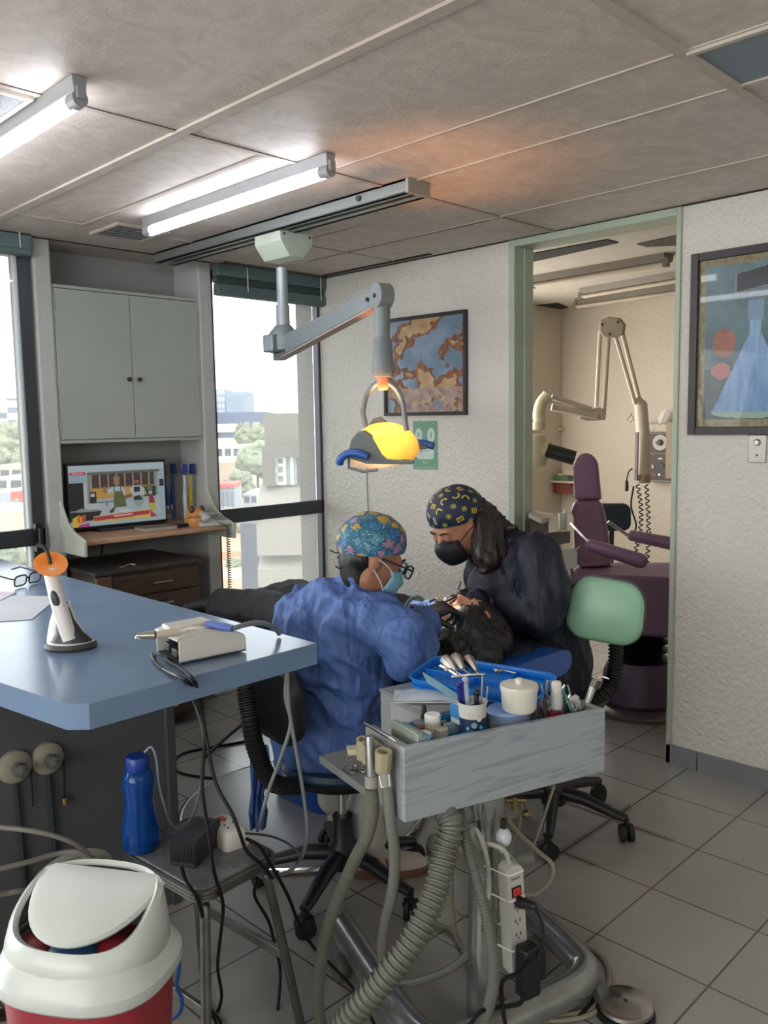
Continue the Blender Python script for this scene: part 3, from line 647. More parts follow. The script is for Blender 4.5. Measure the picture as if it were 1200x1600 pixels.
# TV shelf
sw = wood('shelf_wood', 'a58468', 'b9967a', .45, (1, 8, 8), 2)
t = thing('wall_shelf', 'light wooden shelf with curved white side brackets between the pillars', 'shelf', (2.125, 3.98, .955))
build(MB().box((-.385, -.30, 0), (.395, .135, .026)), 'board', sw, t, bevel=.006)
for s_ in (-1, 1):
    pr = [(-.34, -.045), (-.34, .03), (-.30, .045), (-.24, .06), (-.17, .10), (-.12, .17), (-.09, .22), (-.09, -.045)]
    x0, x1 = (s_*.40-(.016 if s_ < 0 else 0), s_*.40+(.016 if s_ > 0 else 0))
    build(MB().prism(pr, x0, x1, Matrix(((0, 0, 1, 0), (1, 0, 0, 0), (0, 1, 0, 0), (0, 0, 0, 1)))), 'side_bracket', mat('bracket_white', 'b9bdb2', .4), t, bevel=.004)
# TV
TA = ony(104, 728, 3.99); TB = ony(256, 726, 3.95); BA = ony(118, 832, 3.99); BBp = ony(257, 812, 3.95)
tvx0, tvx1, tvz0, tvz1 = 1.80, 2.335, .99, 1.315
t = thing('television', 'flat television showing a cooking programme, standing on the wooden shelf', 'television', ((tvx0+tvx1)/2, 3.98, .981), math.radians(-2))
hw = (tvx1-tvx0)/2
build(MB().box((-hw, 0, .012), (hw, .03, .345)), 'bezel', BLACK, t, bevel=.004)
build(MB().box((-.13, -.05, 0), (.13, .07, .012)).box((-.04, .02, 0), (.04, .05, .04)), 'stand', DARK, t, bevel=.003)
sc_ = MB(); SW, SH = 2*hw-.02, .305
def q2(x, y, w_, h_, c, L=1):  # in a 120 x 75 frame, y down
    X0 = -SW/2+SW*x/120; X1 = -SW/2+SW*(x+w_)/120; Z1 = .332-SH*y/75; Z0 = .332-SH*(y+h_)/75; Y = -.0008-.0003*L
    sc_.color(c).add([(X0, Y, Z0), (X1, Y, Z0), (X1, Y, Z1), (X0, Y, Z1)], [(0, 1, 2, 3)])
def p2(pts, c, L=1):
    sc_.color(c).add([(-SW/2+SW*x/120, -.0008-.0003*L, .332-SH*y/75) for x, y in pts], [tuple(range(len(pts)-1, -1, -1))])
q2(0, 0, 120, 75, 'a9bdc6', 0); q2(0, 0, 120, 8, 'b9cbd2', 1); q2(0, 8, 21, 14, '9fb6c6', 1)
q2(0, 21, 17, 34, '1d2126', 2); q2(17, 21, 3, 36, 'c9cdc9', 2); q2(22, 9, 92, 3, '6a665e', 2); q2(22, 12, 5, 38, '8f9088', 2); q2(106, 12, 5, 30, '8f9c98', 2)
q2(27, 12, 79, 17, '4a3a36', 2)
for i in range(8): q2(26+i*10.4, 12, 1.2, 17, 'b9b2a8', 3)
q2(27, 28, 79, 1.6, '9a7a54', 3); q2(27, 29.6, 79, 14, 'caa04a', 2); q2(84, 30, 24, 13, '3a3630', 3); q2(88, 30, 6, 5, '4a6a3a', 4); q2(96, 29, 7, 6, '6a7a4a', 4); q2(90, 36, 5, 5, 'b0a890', 4); q2(98, 36, 5, 5, 'a8b0a0', 4)
q2(24, 33, 8, 14, '2c2c2e', 4); q2(25, 35, 5, 4, 'c8c8c4', 5); q2(33, 42, 20, 4, 'aeb8ba', 4); q2(33, 46, 20, 1, '2c3a44', 5); q2(44, 46, 1, 6, '2c3a44', 5)
q2(17, 48, 96, 17, 'b4c2c6', 2); q2(113, 22, 6, 9, '2b2f33', 3); q2(20, 47, 16, 9, 'c2c6c4', 3); q2(0, 56, 34, 12, '2a2c30', 3); p2([(34, 56), (38, 57), (31, 68), (0, 68), (0, 66)], '26282c', 4)
p2([(2, 56), (14, 52), (24, 55), (34, 54), (34, 57), (14, 57)], '8f9698', 5); q2(60, 58, 14, 2.5, 'd4dad8', 4); p2([(47, 58), (52, 54), (55, 54), (52, 60), (48, 61)], '5a4038', 5); p2([(52, 66), (56, 62), (61, 66)], '16181c', 5)
# left cook
q2(54, 17, 7, 9, 'a97c62', 6); p2([(53.5, 20), (54, 15.5), (57.5, 14), (61, 15.5), (61.5, 20), (60, 17.5), (55, 17.5)], '8a8278', 7); p2([(45, 32), (52, 28), (64, 28), (68, 34), (68, 42), (53, 42), (52, 34), (46, 37)], 'b9c8d0', 6)
p2([(40, 33), (42, 27), (44, 27), (46, 35), (43, 36)], 'a97058', 6); p2([(54, 34), (64, 34), (67, 42), (69, 54), (53, 54), (53, 42)], '5f6a3a', 7); q2(53.5, 28, 1.2, 6, '1f3a4c', 7); q2(62, 28, 1.2, 6, '1f3a4c', 7); p2([(66, 40), (76, 38), (77, 42), (67, 45)], '8f5f48', 7)
# right cook
q2(80, 20, 6, 8, '9c6c54', 6); q2(79.6, 17.5, 7, 4, '4a2a24', 7); q2(80.5, 25, 5, 3, '54382c', 7); p2([(74, 32), (79, 28.5), (88, 28.5), (93, 33), (92, 42), (76, 42)], 'c2cace', 6); q2(79, 30, 8, 16, '262c3a', 7); p2([(76, 37), (92, 36), (92, 40), (78, 42)], 'b9c4ca', 8); q2(78, 44, 12, 6, '33485a', 7)
p2([(77, 47), (92, 47), (90, 53), (86, 56), (81, 55)], '9aa8ac', 8)
p2([(98, 44), (101, 42), (105, 45), (106, 52), (98, 52)], 'a03040', 6); p2([(97, 52), (107, 52), (107, 61), (103, 63), (98, 60)], 'c0b860', 6)
# banners
p2([(27, 63), (100, 60), (103, 71), (27, 71)], 'd8c06a', 9); p2([(27, 64), (98, 61), (98, 66), (28, 69)], 'b8384a', 10); p2([(99, 60), (108, 70), (99, 70)], 'c03c58', 11); q2(1, 8, 19, 3.6, 'c8586a', 9)
p2([(2, 64), (10, 60), (12, 74), (2, 75)], 'e0c040', 9); p2([(8, 62), (18, 60), (17, 69), (8, 70)], 'd86a30', 10); q2(11, 62, 2, 7, 'e8b040', 11); q2(14, 62, 2, 7, 'c84030', 11); p2([(10, 72), (22, 70), (22, 75), (8, 75)], 'c8489a', 10)
scr = build(sc_, 'screen', colmat('tv_screen', .25, emit=.36), t, smooth=False)
tvm = wmat(t)
def tvt(s, x, y, size, m, rot=1.5):
    return text('caption', s, size, tvm @ Matrix.Translation((-SW/2+SW*x/120, -.0052, .332-SH*y/75)) @ Matrix.Rotation(math.radians(90), 4, 'X') @ Matrix.Rotation(math.radians(rot), 4, 'Z'), m, t, .0001)
tw = mat('caption_white', 'e8dcd8', .5, emit=.45, var=0); tb = mat('caption_brown', '5a3a20', .5, emit=.2, var=0)
tvt('TAQUITOS DE POLLO', 64, 64.6, .0105, tw); tvt('EN SALSA DE CHILE PASILLA', 64, 68.2, .0095, tb); tvt('VENGA LA ALEGRIA', 10.5, 9.8, .0058, tw, 0)
# giant toothbrush models in a cup on the shelf
def tooth(label, x, y, lean, hcol, bcol, L=.30):
    t = thing('toothbrush', label, 'toothbrush', (x, y, 1.0), group=None, M=Matrix.Translation((x, y, .996)) @ Matrix.Rotation(lean, 4, 'Y'))
    build(MB().tube([(0, 0, 0), (0, 0, L*.4), (0, -.006, L*.7), (0, 0, L)], [.011, .013, .007, .009], 10), 'handle', hcol, t)
    build(MB().box((-.012, -.026, L-.055), (.012, -.006, L)), 'bristles', bcol, t, bevel=.003)
    return t
tbl = mat('brush_blue', '2a4a88', .4); tyl = mat('brush_yellow', 'c9b83a', .4); twh = mat('brush_white', 'b9bec4', .4); tdb = mat('bristle_blue', '27368a', .6)
tooth('dark blue giant toothbrush leaning left against the niche wall', 2.395, 4.03, -.16, tbl, mat('bristle_grey', '5a6470', .6))
tooth('blue giant toothbrush standing behind the white one', 2.435, 4.08, .02, tbl, tdb)
tooth('white giant toothbrush with blue bristles on the shelf', 2.43, 3.94, -.02, twh, tdb)
tooth('yellow giant toothbrush with blue bristles on the shelf', 2.47, 3.97, .06, tyl, tdb)
# orange animal shaped pot
og = mat('orange_ceramic', 'c08a50', .4); bn = mat('brown_patch', '4a2e20', .4)
t = thing('animal_pot', 'small orange and brown dog-shaped pot between television and telephone', 'pot', (2.385, 3.78, .981))
build(MB().lathe([(.001, 0), (.05, 0), (.058, .015), (.056, .04), (.045, .048), (.001, .048)]), 'bowl', og, t)
k = MB().ball((0, 0, .062), (.05, .042, .036)).ball((-.045, -.01, .055), (.02, .018, .018)); place_mesh(fuse(k, .004, 3), 'dog_head', og, t, world=False) if False else build(k, 'dog_head', og, t)
for s_ in (-1, 1): build(MB().ball((s_*.03, -.02, .085), (.014, .014, .022)), 'ear', bn, t)
# telephone
t = thing('telephone', 'white desk telephone with a handset lying on the right end of the shelf', 'telephone', (2.455, 3.73, .981), math.radians(-14))
build(MB().loft([[(-.085, -.06, 0), (.085, -.06, 0), (.085, .11, 0), (-.085, .11, 0)], [(-.08, -.058, .018), (.08, -.058, .018), (.08, .105, .055), (-.08, .105, .062)]]), 'base', mat('phone_white', 'b9bab2', .35), t, bevel=.006)
Mk = Matrix.Translation((.03, .02, .0375)) @ Matrix.Rotation(math.atan2(.037, .163), 4, 'X')
for i in range(4):
    for j in range(3): build(MB().box((-.012+j*.022-.008, -.045+i*.022-.006, 0), (-.012+j*.022+.008, -.045+i*.022+.006, .006), Mk), 'key', mat('phone_key', '8a8c88', .5), t)
k = MB().cap2((-.055, -.05, .055), .018, (-.055, .095, .075), .018).ball((-.055, -.055, .045), (.024, .024, .02)).ball((-.055, .10, .067), (.024, .024, .02))
build(k, 'handset', mat('phone_white', 'b9bab2', .35), t)
pts = []
for i in range(220): a = i*.9; pts.append((2.50+.009*math.cos(a), 3.655+.009*math.sin(a), .955-.0018*i))
pts = [(2.45, 3.675, 1.0), (2.48, 3.65, .985)]+pts
build(MB().tube(spline(pts, 2), .0025, 5), 'curly_cord', CABLEG, t, world=True)
# notepad and remote
t = thing('notepad', 'grey-white notepad lying on the shelf in front of the television', 'notepad', (2.165, 3.80, .981), math.radians(-4))
build(MB().box((-.09, -.06, 0), (.09, .05, .016)), 'pages', mat('paper_grey', 'a09c92', .7), t, bevel=.002); build(MB().box((-.09, -.06, .016), (.09, .05, .019)), 'cover', mat('pad_cover', '6d665e', .6), t)
single(MB().box((2.25, 3.76, .981), (2.37, 3.80, 1.0)), 'remote_control', BLACK, 'black remote control lying on the shelf beside the dog-shaped pot', 'remote control', bevel=.004)
for i, (c_, lb_) in enumerate((('8a6a62', 'reddish'), ('a09a92', 'pale'), ('6a6660', 'dark grey'), ('a8a49c', 'off-white'))):
    single(MB().box((2.345, 4.02, .981+i*.024), (2.40, 4.10, 1.003+i*.024)), 'box', mat('smallbox%d' % i, c_, .6), '%s small box in the stack behind the television, %s' % (lb_, ('lowest', 'second from below', 'third from below', 'topmost')[i]), 'box', bevel=.002)
single(MB().lathe([(.001, 0), (.022, 0), (.022, .02), (.016, .034), (.001, .036)], (2.365, 4.08, 1.077)), 'jar', GREY, 'small grey round pot on top of the little boxes behind the television', 'pot')
# wooden drawer cabinet under the shelf
dk = wood('dark_wood', '3a2e26', '4c3d32', .5, (1, 1, 10), 3)
t = thing('drawer_cabinet', 'low brown wooden drawer cabinet with bar handles in the niche', 'cabinet', (1.93, 3.62, 0))
build(MB().box((-.18, .02, .04), (.375, .49, .815)), 'body', dk, t, bevel=.003)
build(MB().box((-.185, 0, .815), (.38, .495, .835)), 'top', wood('desk_top', '33302e', '45403c', .4, (8, 1, 1), 3), t, bevel=.003)
for i in range(7):
    z = .70-i*.105
    d_ = build(MB().box((-.10, 0, z), (.365, .022, z+.098)), 'drawer', dk, t, bevel=.002)
    build(MB().tube([(.10, .0, z+.05), (.10, -.02, z+.05), (.20, -.02, z+.05), (.20, 0, z+.05)], .005, 8), 'handle', STEEL, d_)
build(MB().box((-.18, 0, .05), (-.105, .022, .81)), 'panel', mat('panel_edge', '6a5440', .5), t, bevel=.002)
single(MB().tube([(1.92, 3.68, .838), (1.96, 3.70, .842), (1.98, 3.68, .838)], .004).lathe([(.014, 0), (.014, .004)], (1.91, 3.68, .836)), 'key', STEEL, 'small metal keys lying on top of the wooden drawer cabinet', 'keys')
cord('black_wire', 'black wire hanging down the niche wall below the shelf', [(2.02, 4.11, .95), (2.03, 4.11, .89), (2.02, 4.11, .84)], .004, CABLEK)
# right wall: posters, notice, plate, wire
def framed(label, y0, y1, z0, z1, bw, paint, fcol='2a2526', cat='picture', tilt=0):
    """picture hung on the right wall; y1 is the left edge as seen"""
    t = thing('framed_picture', label, cat, M=Matrix.Translation((XW-.0005, (y0+y1)/2, (z0+z1)/2)) @ Matrix.Rotation(math.radians(-90), 4, 'Z') @ Matrix.Rotation(math.radians(tilt), 4, 'Y'))
    W, H = (y1-y0)/2, (z1-z0)/2     # local x right, -y to the room, z up
    fm_ = mat('frame_'+fcol, fcol, .4)
    f = MB().box((-W, -.022, -H), (-W+bw, 0, H)).box((W-bw, -.022, -H), (W, 0, H)).box((-W+bw, -.022, -H), (W-bw, 0, -H+bw)).box((-W+bw, -.022, H-bw), (W-bw, 0, H))
    build(f, 'frame', fm_, t, bevel=.002)
    m_ = MB(); paint(m_, -W+bw, W-bw, -H+bw, H-bw); build(m_, 'artwork', colmat('print_glossy', .35, coat=.3), t, smooth=False)
    return t
def grid_paint(m_, x0, x1, z0, z1, nx, nz, fn):
    for i in range(nx):
        for j in range(nz):
            u, v = (i+.5)/nx, (j+.5)/nz
            a, b_ = x0+(x1-x0)*i/nx, x0+(x1-x0)*(i+1)/nx; c_, d_ = z0+(z1-z0)*j/nz, z0+(z1-z0)*(j+1)/nz
            r_ = fn(u, v); m_.usecol = True; m_.cur = (r_[0], r_[1], r_[2], 1)
            m_.add([(a, -.008, c_), (b_, -.008, c_), (b_, -.008, d_), (a, -.008, d_)], [(0, 1, 2, 3)])
def L3(h): return Vector(lin(h)[:3])
def fbm(u, v, s, k=0): return noise.fractal(Vector((u*s, v*s, k)), 1.0, 2.0, 4)*.5+.5
def paint1(m_, x0, x1, z0, z1):
    # plain painterly print: blue ground, warm brown-orange mass, pale speckles below
    def f(u, v):
        c_ = L3('46607a').lerp(L3('8a9cae'), min(1, max(0, fbm(u, v, 3)*.9+.3*(1-u))))
        w_ = fbm(u, v, 2.6, 3)*1.0 + .35*(.5-abs(u-.55)) - .25*abs(v-.45)
        if w_ > .56: c_ = L3('8f5a38').lerp(L3('4a3428'), max(0, min(1, fbm(u*3, v, 7, 2)*1.5-.4)))
        if w_ > .66: c_ = L3('a07850').lerp(L3('c0a884'), fbm(u, v, 9, 4))
        if v < .26 and fbm(u, v, 7, 8) > .42: c_ = L3('b0a89a').lerp(L3('8a5a50'), fbm(u, v, 12, 9))
        return c_*(.9+.25*fbm(u*4, v*4, 20, 1))
    grid_paint(m_, x0, x1, z0, z1, 110, 100, f)
framed('square framed blue and orange painting on the right wall behind the operating lamp', 2.752, 3.342, 1.535, 2.065, .018, paint1, tilt=.4)
def paint2(m_, x0, x1, z0, z1):
    # plain storybook-coloured print: mottled gold border, teal sky, dark plaque, blue bell shape, russet shape
    def f(u, v):
        if u < .07 or u > .93 or v < .045 or v > .955: return L3('8a8058').lerp(L3('5a5238'), fbm(u, v, 30))
        c_ = L3('243c42').lerp(L3('5f8088'), max(0, min(1, fbm(u, v, 4)*.8+(v-.5)*.6)))
        if v < .35: c_ = c_.lerp(L3('20262a'), .6)
        if math.hypot((u-.5)/.36, (v-.085)/.035) < 1: c_ = L3('7f9a8c')
        hw_ = .30*max(0, (.55-v))/.42+.05
        if .09 < v < .62 and abs(u-.53) < hw_: c_ = L3('4a78a8').lerp(L3('86a4c4'), max(0, min(1, fbm(u*2, v*.5, 8, 3)+(v-.4))))
        if .62 < v < .74 and abs(u-.53) < .07: c_ = L3('6a86a0')
        dd = math.hypot((u-.25)/.11, (v-.50)/.085)+.4*(fbm(u, v, 9, 6)-.5)
        if dd < 1: c_ = L3('7a4434').lerp(L3('9a6048'), fbm(u, v, 14))
        if math.hypot((u-.22)/.09, (v-.33)/.05)+.4*(fbm(u, v, 9, 7)-.5) < 1: c_ = L3('a06058')
        a_ = (v-.87)-(u-.6)*.10
        if abs(a_) < .062 and u > .33: c_ = L3('1c2024') if abs(a_) < .054 and u > .35 else L3('6a7478')
        return c_*(.9+.2*fbm(u*3, v*3, 20, 1))
    grid_paint(m_, x0, x1, z0, z1, 130, 180, f)
framed('tall dark-framed teal and blue storybook print on the wall right of the doorway', 1.08, 1.575, 1.43, 2.157, .032, paint2, '241f22')
NM = Matrix.Translation((XW-.001, 3.052, 1.375)) @ Matrix.Rotation(math.radians(-90), 4, 'Z')
m_ = MB().color('6f9c84').box((-.087, -.0025, -.13), (.087, 0, .13))
def ell(cx, cz, rx, rz, c, y): m_.color(c).add([(cx+rx*math.cos(a*PI/12), y, cz+rz*math.sin(a*PI/12)) for a in range(24)], [tuple(range(24))])
ell(-.045, .055, .026, .037, 'c4d2c8', -.003); ell(.045, .055, .028, .038, 'c4d2c8', -.003); ell(-.045, .058, .006, .014, '7a9a8c', -.0034); ell(.045, .055, .004, .02, '7a8a8c', -.0034)
m_.color('c4d2c8').add([(x, -.003, z-.045) for x, z in rrect(-.065, -.03, .065, .03, .02)], [tuple(range(24))])
m_.color('8fa898').add([(-.04, -.0034, -.05), (-.03, -.0034, -.05), (-.03, -.0034, -.028), (.03, -.0034, -.026), (.03, -.0034, -.032), (-.024, -.0034, -.034), (-.024, -.0034, -.05)], [tuple(range(7))])
for z, w_ in ((-.09, .05), (-.10, .03), (-.122, .15)): m_.color('a9c4b4').add([(-w_/2, -.003, z), (w_/2, -.003, z), (w_/2, -.003, z+.004), (-w_/2, -.003, z+.004)], [(0, 1, 2, 3)])
m_.v = [NM @ q for q in m_.v]; single(m_, 'wall_notice', colmat('print_matt', .6), 'small green and white safety notice taped to the wall under the square painting', 'poster', smooth=False)
t = thing('wall_plate', 'small square metal wall plate with a round knob under the tall print', 'wall plate', M=Matrix.Translation((XW-.0005, 1.295, 1.375)) @ Matrix.Rotation(math.radians(-90), 4, 'Z'))
build(MB().box((-.035, -.006, -.055), (.035, 0, .055)), 'plate', mat('plate_steel', 'a8a59e', .35, .6), t, bevel=.003)
build(MB().lathe([(.013, 0), (.013, .006), (.009, .010), (.001, .010)], (0, -.006, .025), (0, -1, 0)), 'knob', STEEL, t)
build(MB().cyl((0, -.006, -.025), (0, -.008, -.025), .004), 'screw', DARK, t)
cord('wall_wire', 'thin grey wire running down the wall below the operating lamp', [onx(573, 722, XW-.004), onx(574, 770, XW-.004), onx(576, 812, XW-.004)], .002, CABLEG, 'wire', 3, 6)
# ================================================================== COUNTER
ct = mat('blue_laminate', '6a819d', .2, var=.05, vs=5); cg = mat('desk_grey', '4d4f52', .6, var=.06, vs=4)
CZ = .95
t = thing('counter', 'long blue laminate counter on a grey base, carrying the scaler and the eyeglasses', 'counter', (1.0, 2.4, 0))
tp = [(1.342, 1.586), (1.342, 3.66), (.2, 3.75), (.2, 2.9), (.702, 1.95), (.702, 1.612), (.733, 1.576)]
tp = [(1.342, 1.588), (1.342, 3.66), (-.2, 3.66), (-.2, 2.95), (.70, 2.0), (.699, 1.61), (.732, 1.577)]
tp = [(1.342, 1.588), (1.342, 3.68), (.40, 3.68), (.699, 1.61), (.732, 1.577)]
build(MB().prism([(x-1.0, y-2.4) for x, y in tp], CZ-.055, CZ), 'worktop', ct, t, bevel=.0015)
build(MB().box((-.60, -.14, 0), (.31, 1.2, CZ-.056)), 'base', cg, t, bevel=.002)
build(MB().box((.285, -.155, 0), (.315, -.138, CZ-.056)), 'corner_post', mat('desk_post', '44474a', .5), t, bevel=.002)
# valves on the base
for lab, px_, py_ in (('white round valve rosette with a grey knob, leftmost on the counter base', 22, 1197), ('white round valve rosette with a grey knob, right of the other one', 73, 1184)):
    p = ony(px_, py_, 2.26)
    t = thing('valve', lab, 'valve', (p.x, p.y, p.z))
    build(MB().lathe([(.001, 0), (.046, 0), (.044, .012), (.03, .02), (.001, .02)], (0, 0, 0), (0, -1, 0)), 'rosette', mat('rosette', '8a8878', .5), t)
    build(MB().lathe([(.016, .02), (.016, .035), (.02, .037), (.018, .055), (.008, .058), (.008, .07)], (0, 0, 0), (0, -1, 0), 12), 'knob', mat('valve_metal', '6e6e6a', .4, .5), t)
    build(MB().tube([(0, -.006, -.045), (.004, -.008, -.25), (.012, -.006, -p.z+.01)], .008, 8), 'pipe', mat('dark_pipe', '1d2a2c', .5), t)
cord('wire', 'thin black wire with a small brass connector hanging beside the right valve', [ony(99, 1170, 2.25), ony(101, 1245, 2.25)], .0022, CABLEK, 'wire')
single(MB().cyl(ony(101, 1246, 2.245), ony(102, 1256, 2.245), .009), 'connector', mat('brass', '8a7a50', .35, .8), 'small brass connector at the end of the thin wire beside the valves', 'connector')
cord('wire', 'thin black wire hanging between the two valves', [ony(48, 1185, 2.25), ony(50, 1225, 2.25), ony(52, 1260, 2.25)], .0022, CABLEK, 'wire')
# eyeglasses, papers
def specs(o_, m_, s=1.0, lens=None, world_M=None):
    mm = world_M
    for sg in (-1, 1):
        pts = [mm @ Vector((sg*(.034+.028*math.copysign(abs(math.cos(a))**.55, math.cos(a))), 0, .019*math.copysign(abs(math.sin(a))**.6, math.sin(a)))) for a in [2*PI*i/16 for i in range(17)]]
        build(MB().tube(pts, .0024*s, 6, cap=False), 'rim', m_, o_, world=True)
        if lens: build(MB().add([mm @ Vector((sg*(.034+.027*math.cos(a)), 0, .019*math.sin(a))) for a in [2*PI*i/16 for i in range(16)]], [tuple(range(16))]), 'lens', lens, o_, world=True, solid=.001)
        build(MB().tube([mm @ Vector(q) for q in ((sg*.063, 0, .008), (sg*.069, -.02, .008), (sg*.070, -.10, .006), (sg*.066, -.135, -.012))], .0024*s, 6), 'temple', m_, o_, world=True)
    build(MB().tube([mm @ Vector(q) for q in ((-.008, 0, .004), (0, .003, .008), (.008, 0, .004))], .0024*s, 6), 'bridge', m_, o_, world=True)
lens_m = mat('spectacle_lens', 'c8d0d4', .05, alpha=.25)
G = onz(44, 915, CZ)
t = thing('eyeglasses', 'black-framed eyeglasses lying open on the blue counter', 'eyeglasses', (G.x, G.y, CZ))
specs(t, BLACK, 1.2, lens_m, Matrix.Translation((G.x, G.y, CZ+.024)) @ Matrix.Rotation(math.radians(205), 4, 'Z') @ Matrix.Rotation(math.radians(-12), 4, 'X'))
ppm = mat('paper', 'b9bec6', .6, var=.03)
a, b_, c_, d_ = onz(-40, 930, CZ+.001), onz(92, 932, CZ+.001), onz(50, 968, CZ+.001), onz(-60, 975, CZ+.001)
single(MB().loft([[a, b_, c_, d_], [q+Vector((0, 0, .001)) for q in (a, b_, c_, d_)]]), 'paper_sheet', ppm, 'pale sheet of paper lying on the blue counter in front of the eyeglasses', 'paper', smooth=False)
a, b_, c_, d_ = onz(-30, 922, CZ+.003), onz(24, 926, CZ+.003), onz(2, 938, CZ+.003), onz(-50, 940, CZ+.003)
single(MB().loft([[a, b_, c_, d_], [q+Vector((0, 0, .001)) for q in (a, b_, c_, d_)]]), 'paper_sheet', mat('paper_pink', 'c4b8c4', .6), 'pinkish slip of paper at the left end of the counter, on the larger sheet', 'paper', smooth=False)
# curing light in its dock
K0 = onz(111, 1012, CZ)
t = thing('charging_dock', 'white and charcoal charging dock standing on the blue counter', 'charging dock', (K0.x, K0.y, CZ))
def drg(w_, d_, z, dx_=0, n_=20): return [K0+RT*(w_*math.cos(2*PI*i/n_)+dx_)+FH*(d_*math.sin(2*PI*i/n_))+UPV*z for i in range(n_)]
build(MB().loft([drg(.064, .050, 0), drg(.066, .052, .006), drg(.062, .048, .016)]), 'foot', DARK, t, world=True)
build(MB().loft([drg(.058, .044, .016), drg(.046, .036, .035, -.010), drg(.032, .03, .07, -.016), drg(.018, .022, .115, -.014)]), 'shell', mat('dock_white', 'cfd0d2', .3), t, world=True)
build(MB().loft([[p_-FH*.012+RT*.006 for p_ in drg(.054, .036, .022)], [p_-FH*.022+RT*.006 for p_ in drg(.034, .024, .045)], [p_-FH*.014 for p_ in drg(.022, .02, .075, -.006)], [p_-FH*.006 for p_ in drg(.014, .016, .118, -.014)]]), 'cradle', mat('dock_dark', '23252a', .45), t, world=True)
K1 = K0+RT*.012-FH*.035+UPV*.03; K2 = K0-RT*.018-FH*.028+UPV*.14; K3 = K0-RT*.035-FH*.01+UPV*.20; K4 = K0-RT*.028+UPV*.215
t = thing('curing_light', 'white dental curing light with an orange shield standing in its dock', 'curing light', K1)
build(MB().tube(spline([K1, K1.lerp(K2, .5)-FH*.002, K2, K3], 6), [.020]*6+[.021]*4+[.019]*3+[.016]*3+[.012]*3 if False else .0185, 16), 'body', mat('cure_white', 'd2d0ce', .3), t, world=True)
Kb = K2-FH*.0165-UPV*.01+RT*.004
build(MB().ball(Kb, (.010, .006, .026), basis(FH, K3-K1, (0, 0, 0)).to_3x3()), 'grip_button', mat('dock_dark', '23252a', .45), t, world=True)
sh = K3+UPV*.012
build(MB().lathe([(.001, 0), (.038, .002), (.040, .006), (.001, .004)], sh, D(.42, 1, -.75)*1.0), 'orange_shield', mat('orange_shield', 'e88a2c', .25, emit=0, sss=.3), t, world=True)
build(MB().tube(spline([sh-UPV*.004, sh+UPV*.025-RT*.004, sh+UPV*.045-RT*.014+FH*.0, sh+UPV*.052-RT*.032], 6), .0045, 10), 'light_guide', BLACK, t, world=True)
# ultrasonic scaler box
S0 = onz(281, 1040, CZ); S1 = onz(384, 1019, CZ); ex = (S1-S0); ex.z = 0; SL = ex.length; ex.normalize(); ey = Vector((-ex.y, ex.x, 0))
sm_ = mat('scaler_white', 'c6c5bd', .28)
t = thing('ultrasonic_scaler', 'off-white ultrasonic scaler unit with an open cable side on the blue counter', 'dental scaler', M=Matrix.Translation(S0) @ Matrix((ex, ey, UPV)).transposed().to_4x4())
prf = [(0, .004), (0, .058), (.012, .064), (SL*.35, .070), (SL*.75, .060), (SL*.97, .045), (SL, .038), (SL, .004)]
build(MB().prism(prf, -.0, -.004, Matrix(((1, 0, 0, 0), (0, 0, -1, 0), (0, 1, 0, 0), (0, 0, 0, 1)))), 'side_panel', sm_, t, bevel=.0015)
build(MB().prism(prf, -.126, -.13, Matrix(((1, 0, 0, 0), (0, 0, -1, 0), (0, 1, 0, 0), (0, 0, 0, 1)))), 'side_panel', sm_, t, bevel=.0015)
tops = [(-.004, .056), (.0, .062), (.02, .066), (SL*.35, .0705), (SL*.75, .0605), (SL*.97, .0455), (SL, .034), (SL, .004)]
A_ = [Vector((x, 0, z)) for x, z in tops]; B_ = [Vector((x, .13, z)) for x, z in tops]
build(MB().strip(A_, B_), 'cover', sm_, t, solid=.003)
build(MB().box((.03, .004, .004), (.04, .126, .06)), 'socket_panel', BLACK, t)
build(MB().box((.002, .02, .012), (.03, .05, .032)).box((.0, .06, .02), (.03, .085, .04)), 'plug', DARK, t, bevel=.003)
build(MB().box((.002, .0, .004), (SL, .13, .008)), 'floor_plate', DARK, t)
k = MB().loft([[Vector((x, y, z)) for x, y in ((.01, .075), (.12, .06), (.12, .125), (.01, .12))] for z in (.064, .076)]); build(k, 'handpiece_rest', sm_, t, bevel=.004)
for i_ in range(3): build(MB().box((.035+.012*i_, .028, .0705), (.041+.012*i_, .031, .0712)), 'red_mark', mat('red_print', '9c4a3a', .5), t)
hp0 = onz(214, 993, CZ+.082); hp1 = onz(243, 992, CZ+.082); hp2 = onz(266, 989, CZ+.080)
t = thing('scaler_handpiece', 'cream scaler handpiece with a steel tip resting across the scaler unit', 'handpiece', hp2)
build(MB().tube([hp1, hp1.lerp(hp2, .5), hp2+(hp2-hp1)*.6], [.008, .0095, .010], 14), 'sleeve', mat('hp_cream', 'c4baa6', .4), t, world=True)
build(MB().tube([hp0, hp0.lerp(hp1, .35), hp1], [.005, .009, .0105], 14), 'nose', mat('hp_metal', '8a857c', .3, .6), t, world=True)
build(MB().tube([hp0, hp0+CR*.0-CU*.006-RT*.003, hp0-CU*.010+RT*.006], .0022, 6), 'tip', CHROME, t, world=True)
k0 = onz(322, 974, CZ+.078); k1 = onz(364, 982, CZ+.072)
t = thing('handpiece', 'blue-sleeved handpiece with a grey hose lying on top of the scaler unit', 'handpiece', k0)
build(MB().tube([k0, k0.lerp(k1, .3), k0.lerp(k1, .7), k1], [.009, .013, .014, .011], 12, ell=.7), 'grip', mat('grip_blue', '4f62a8', .4), t, world=True)
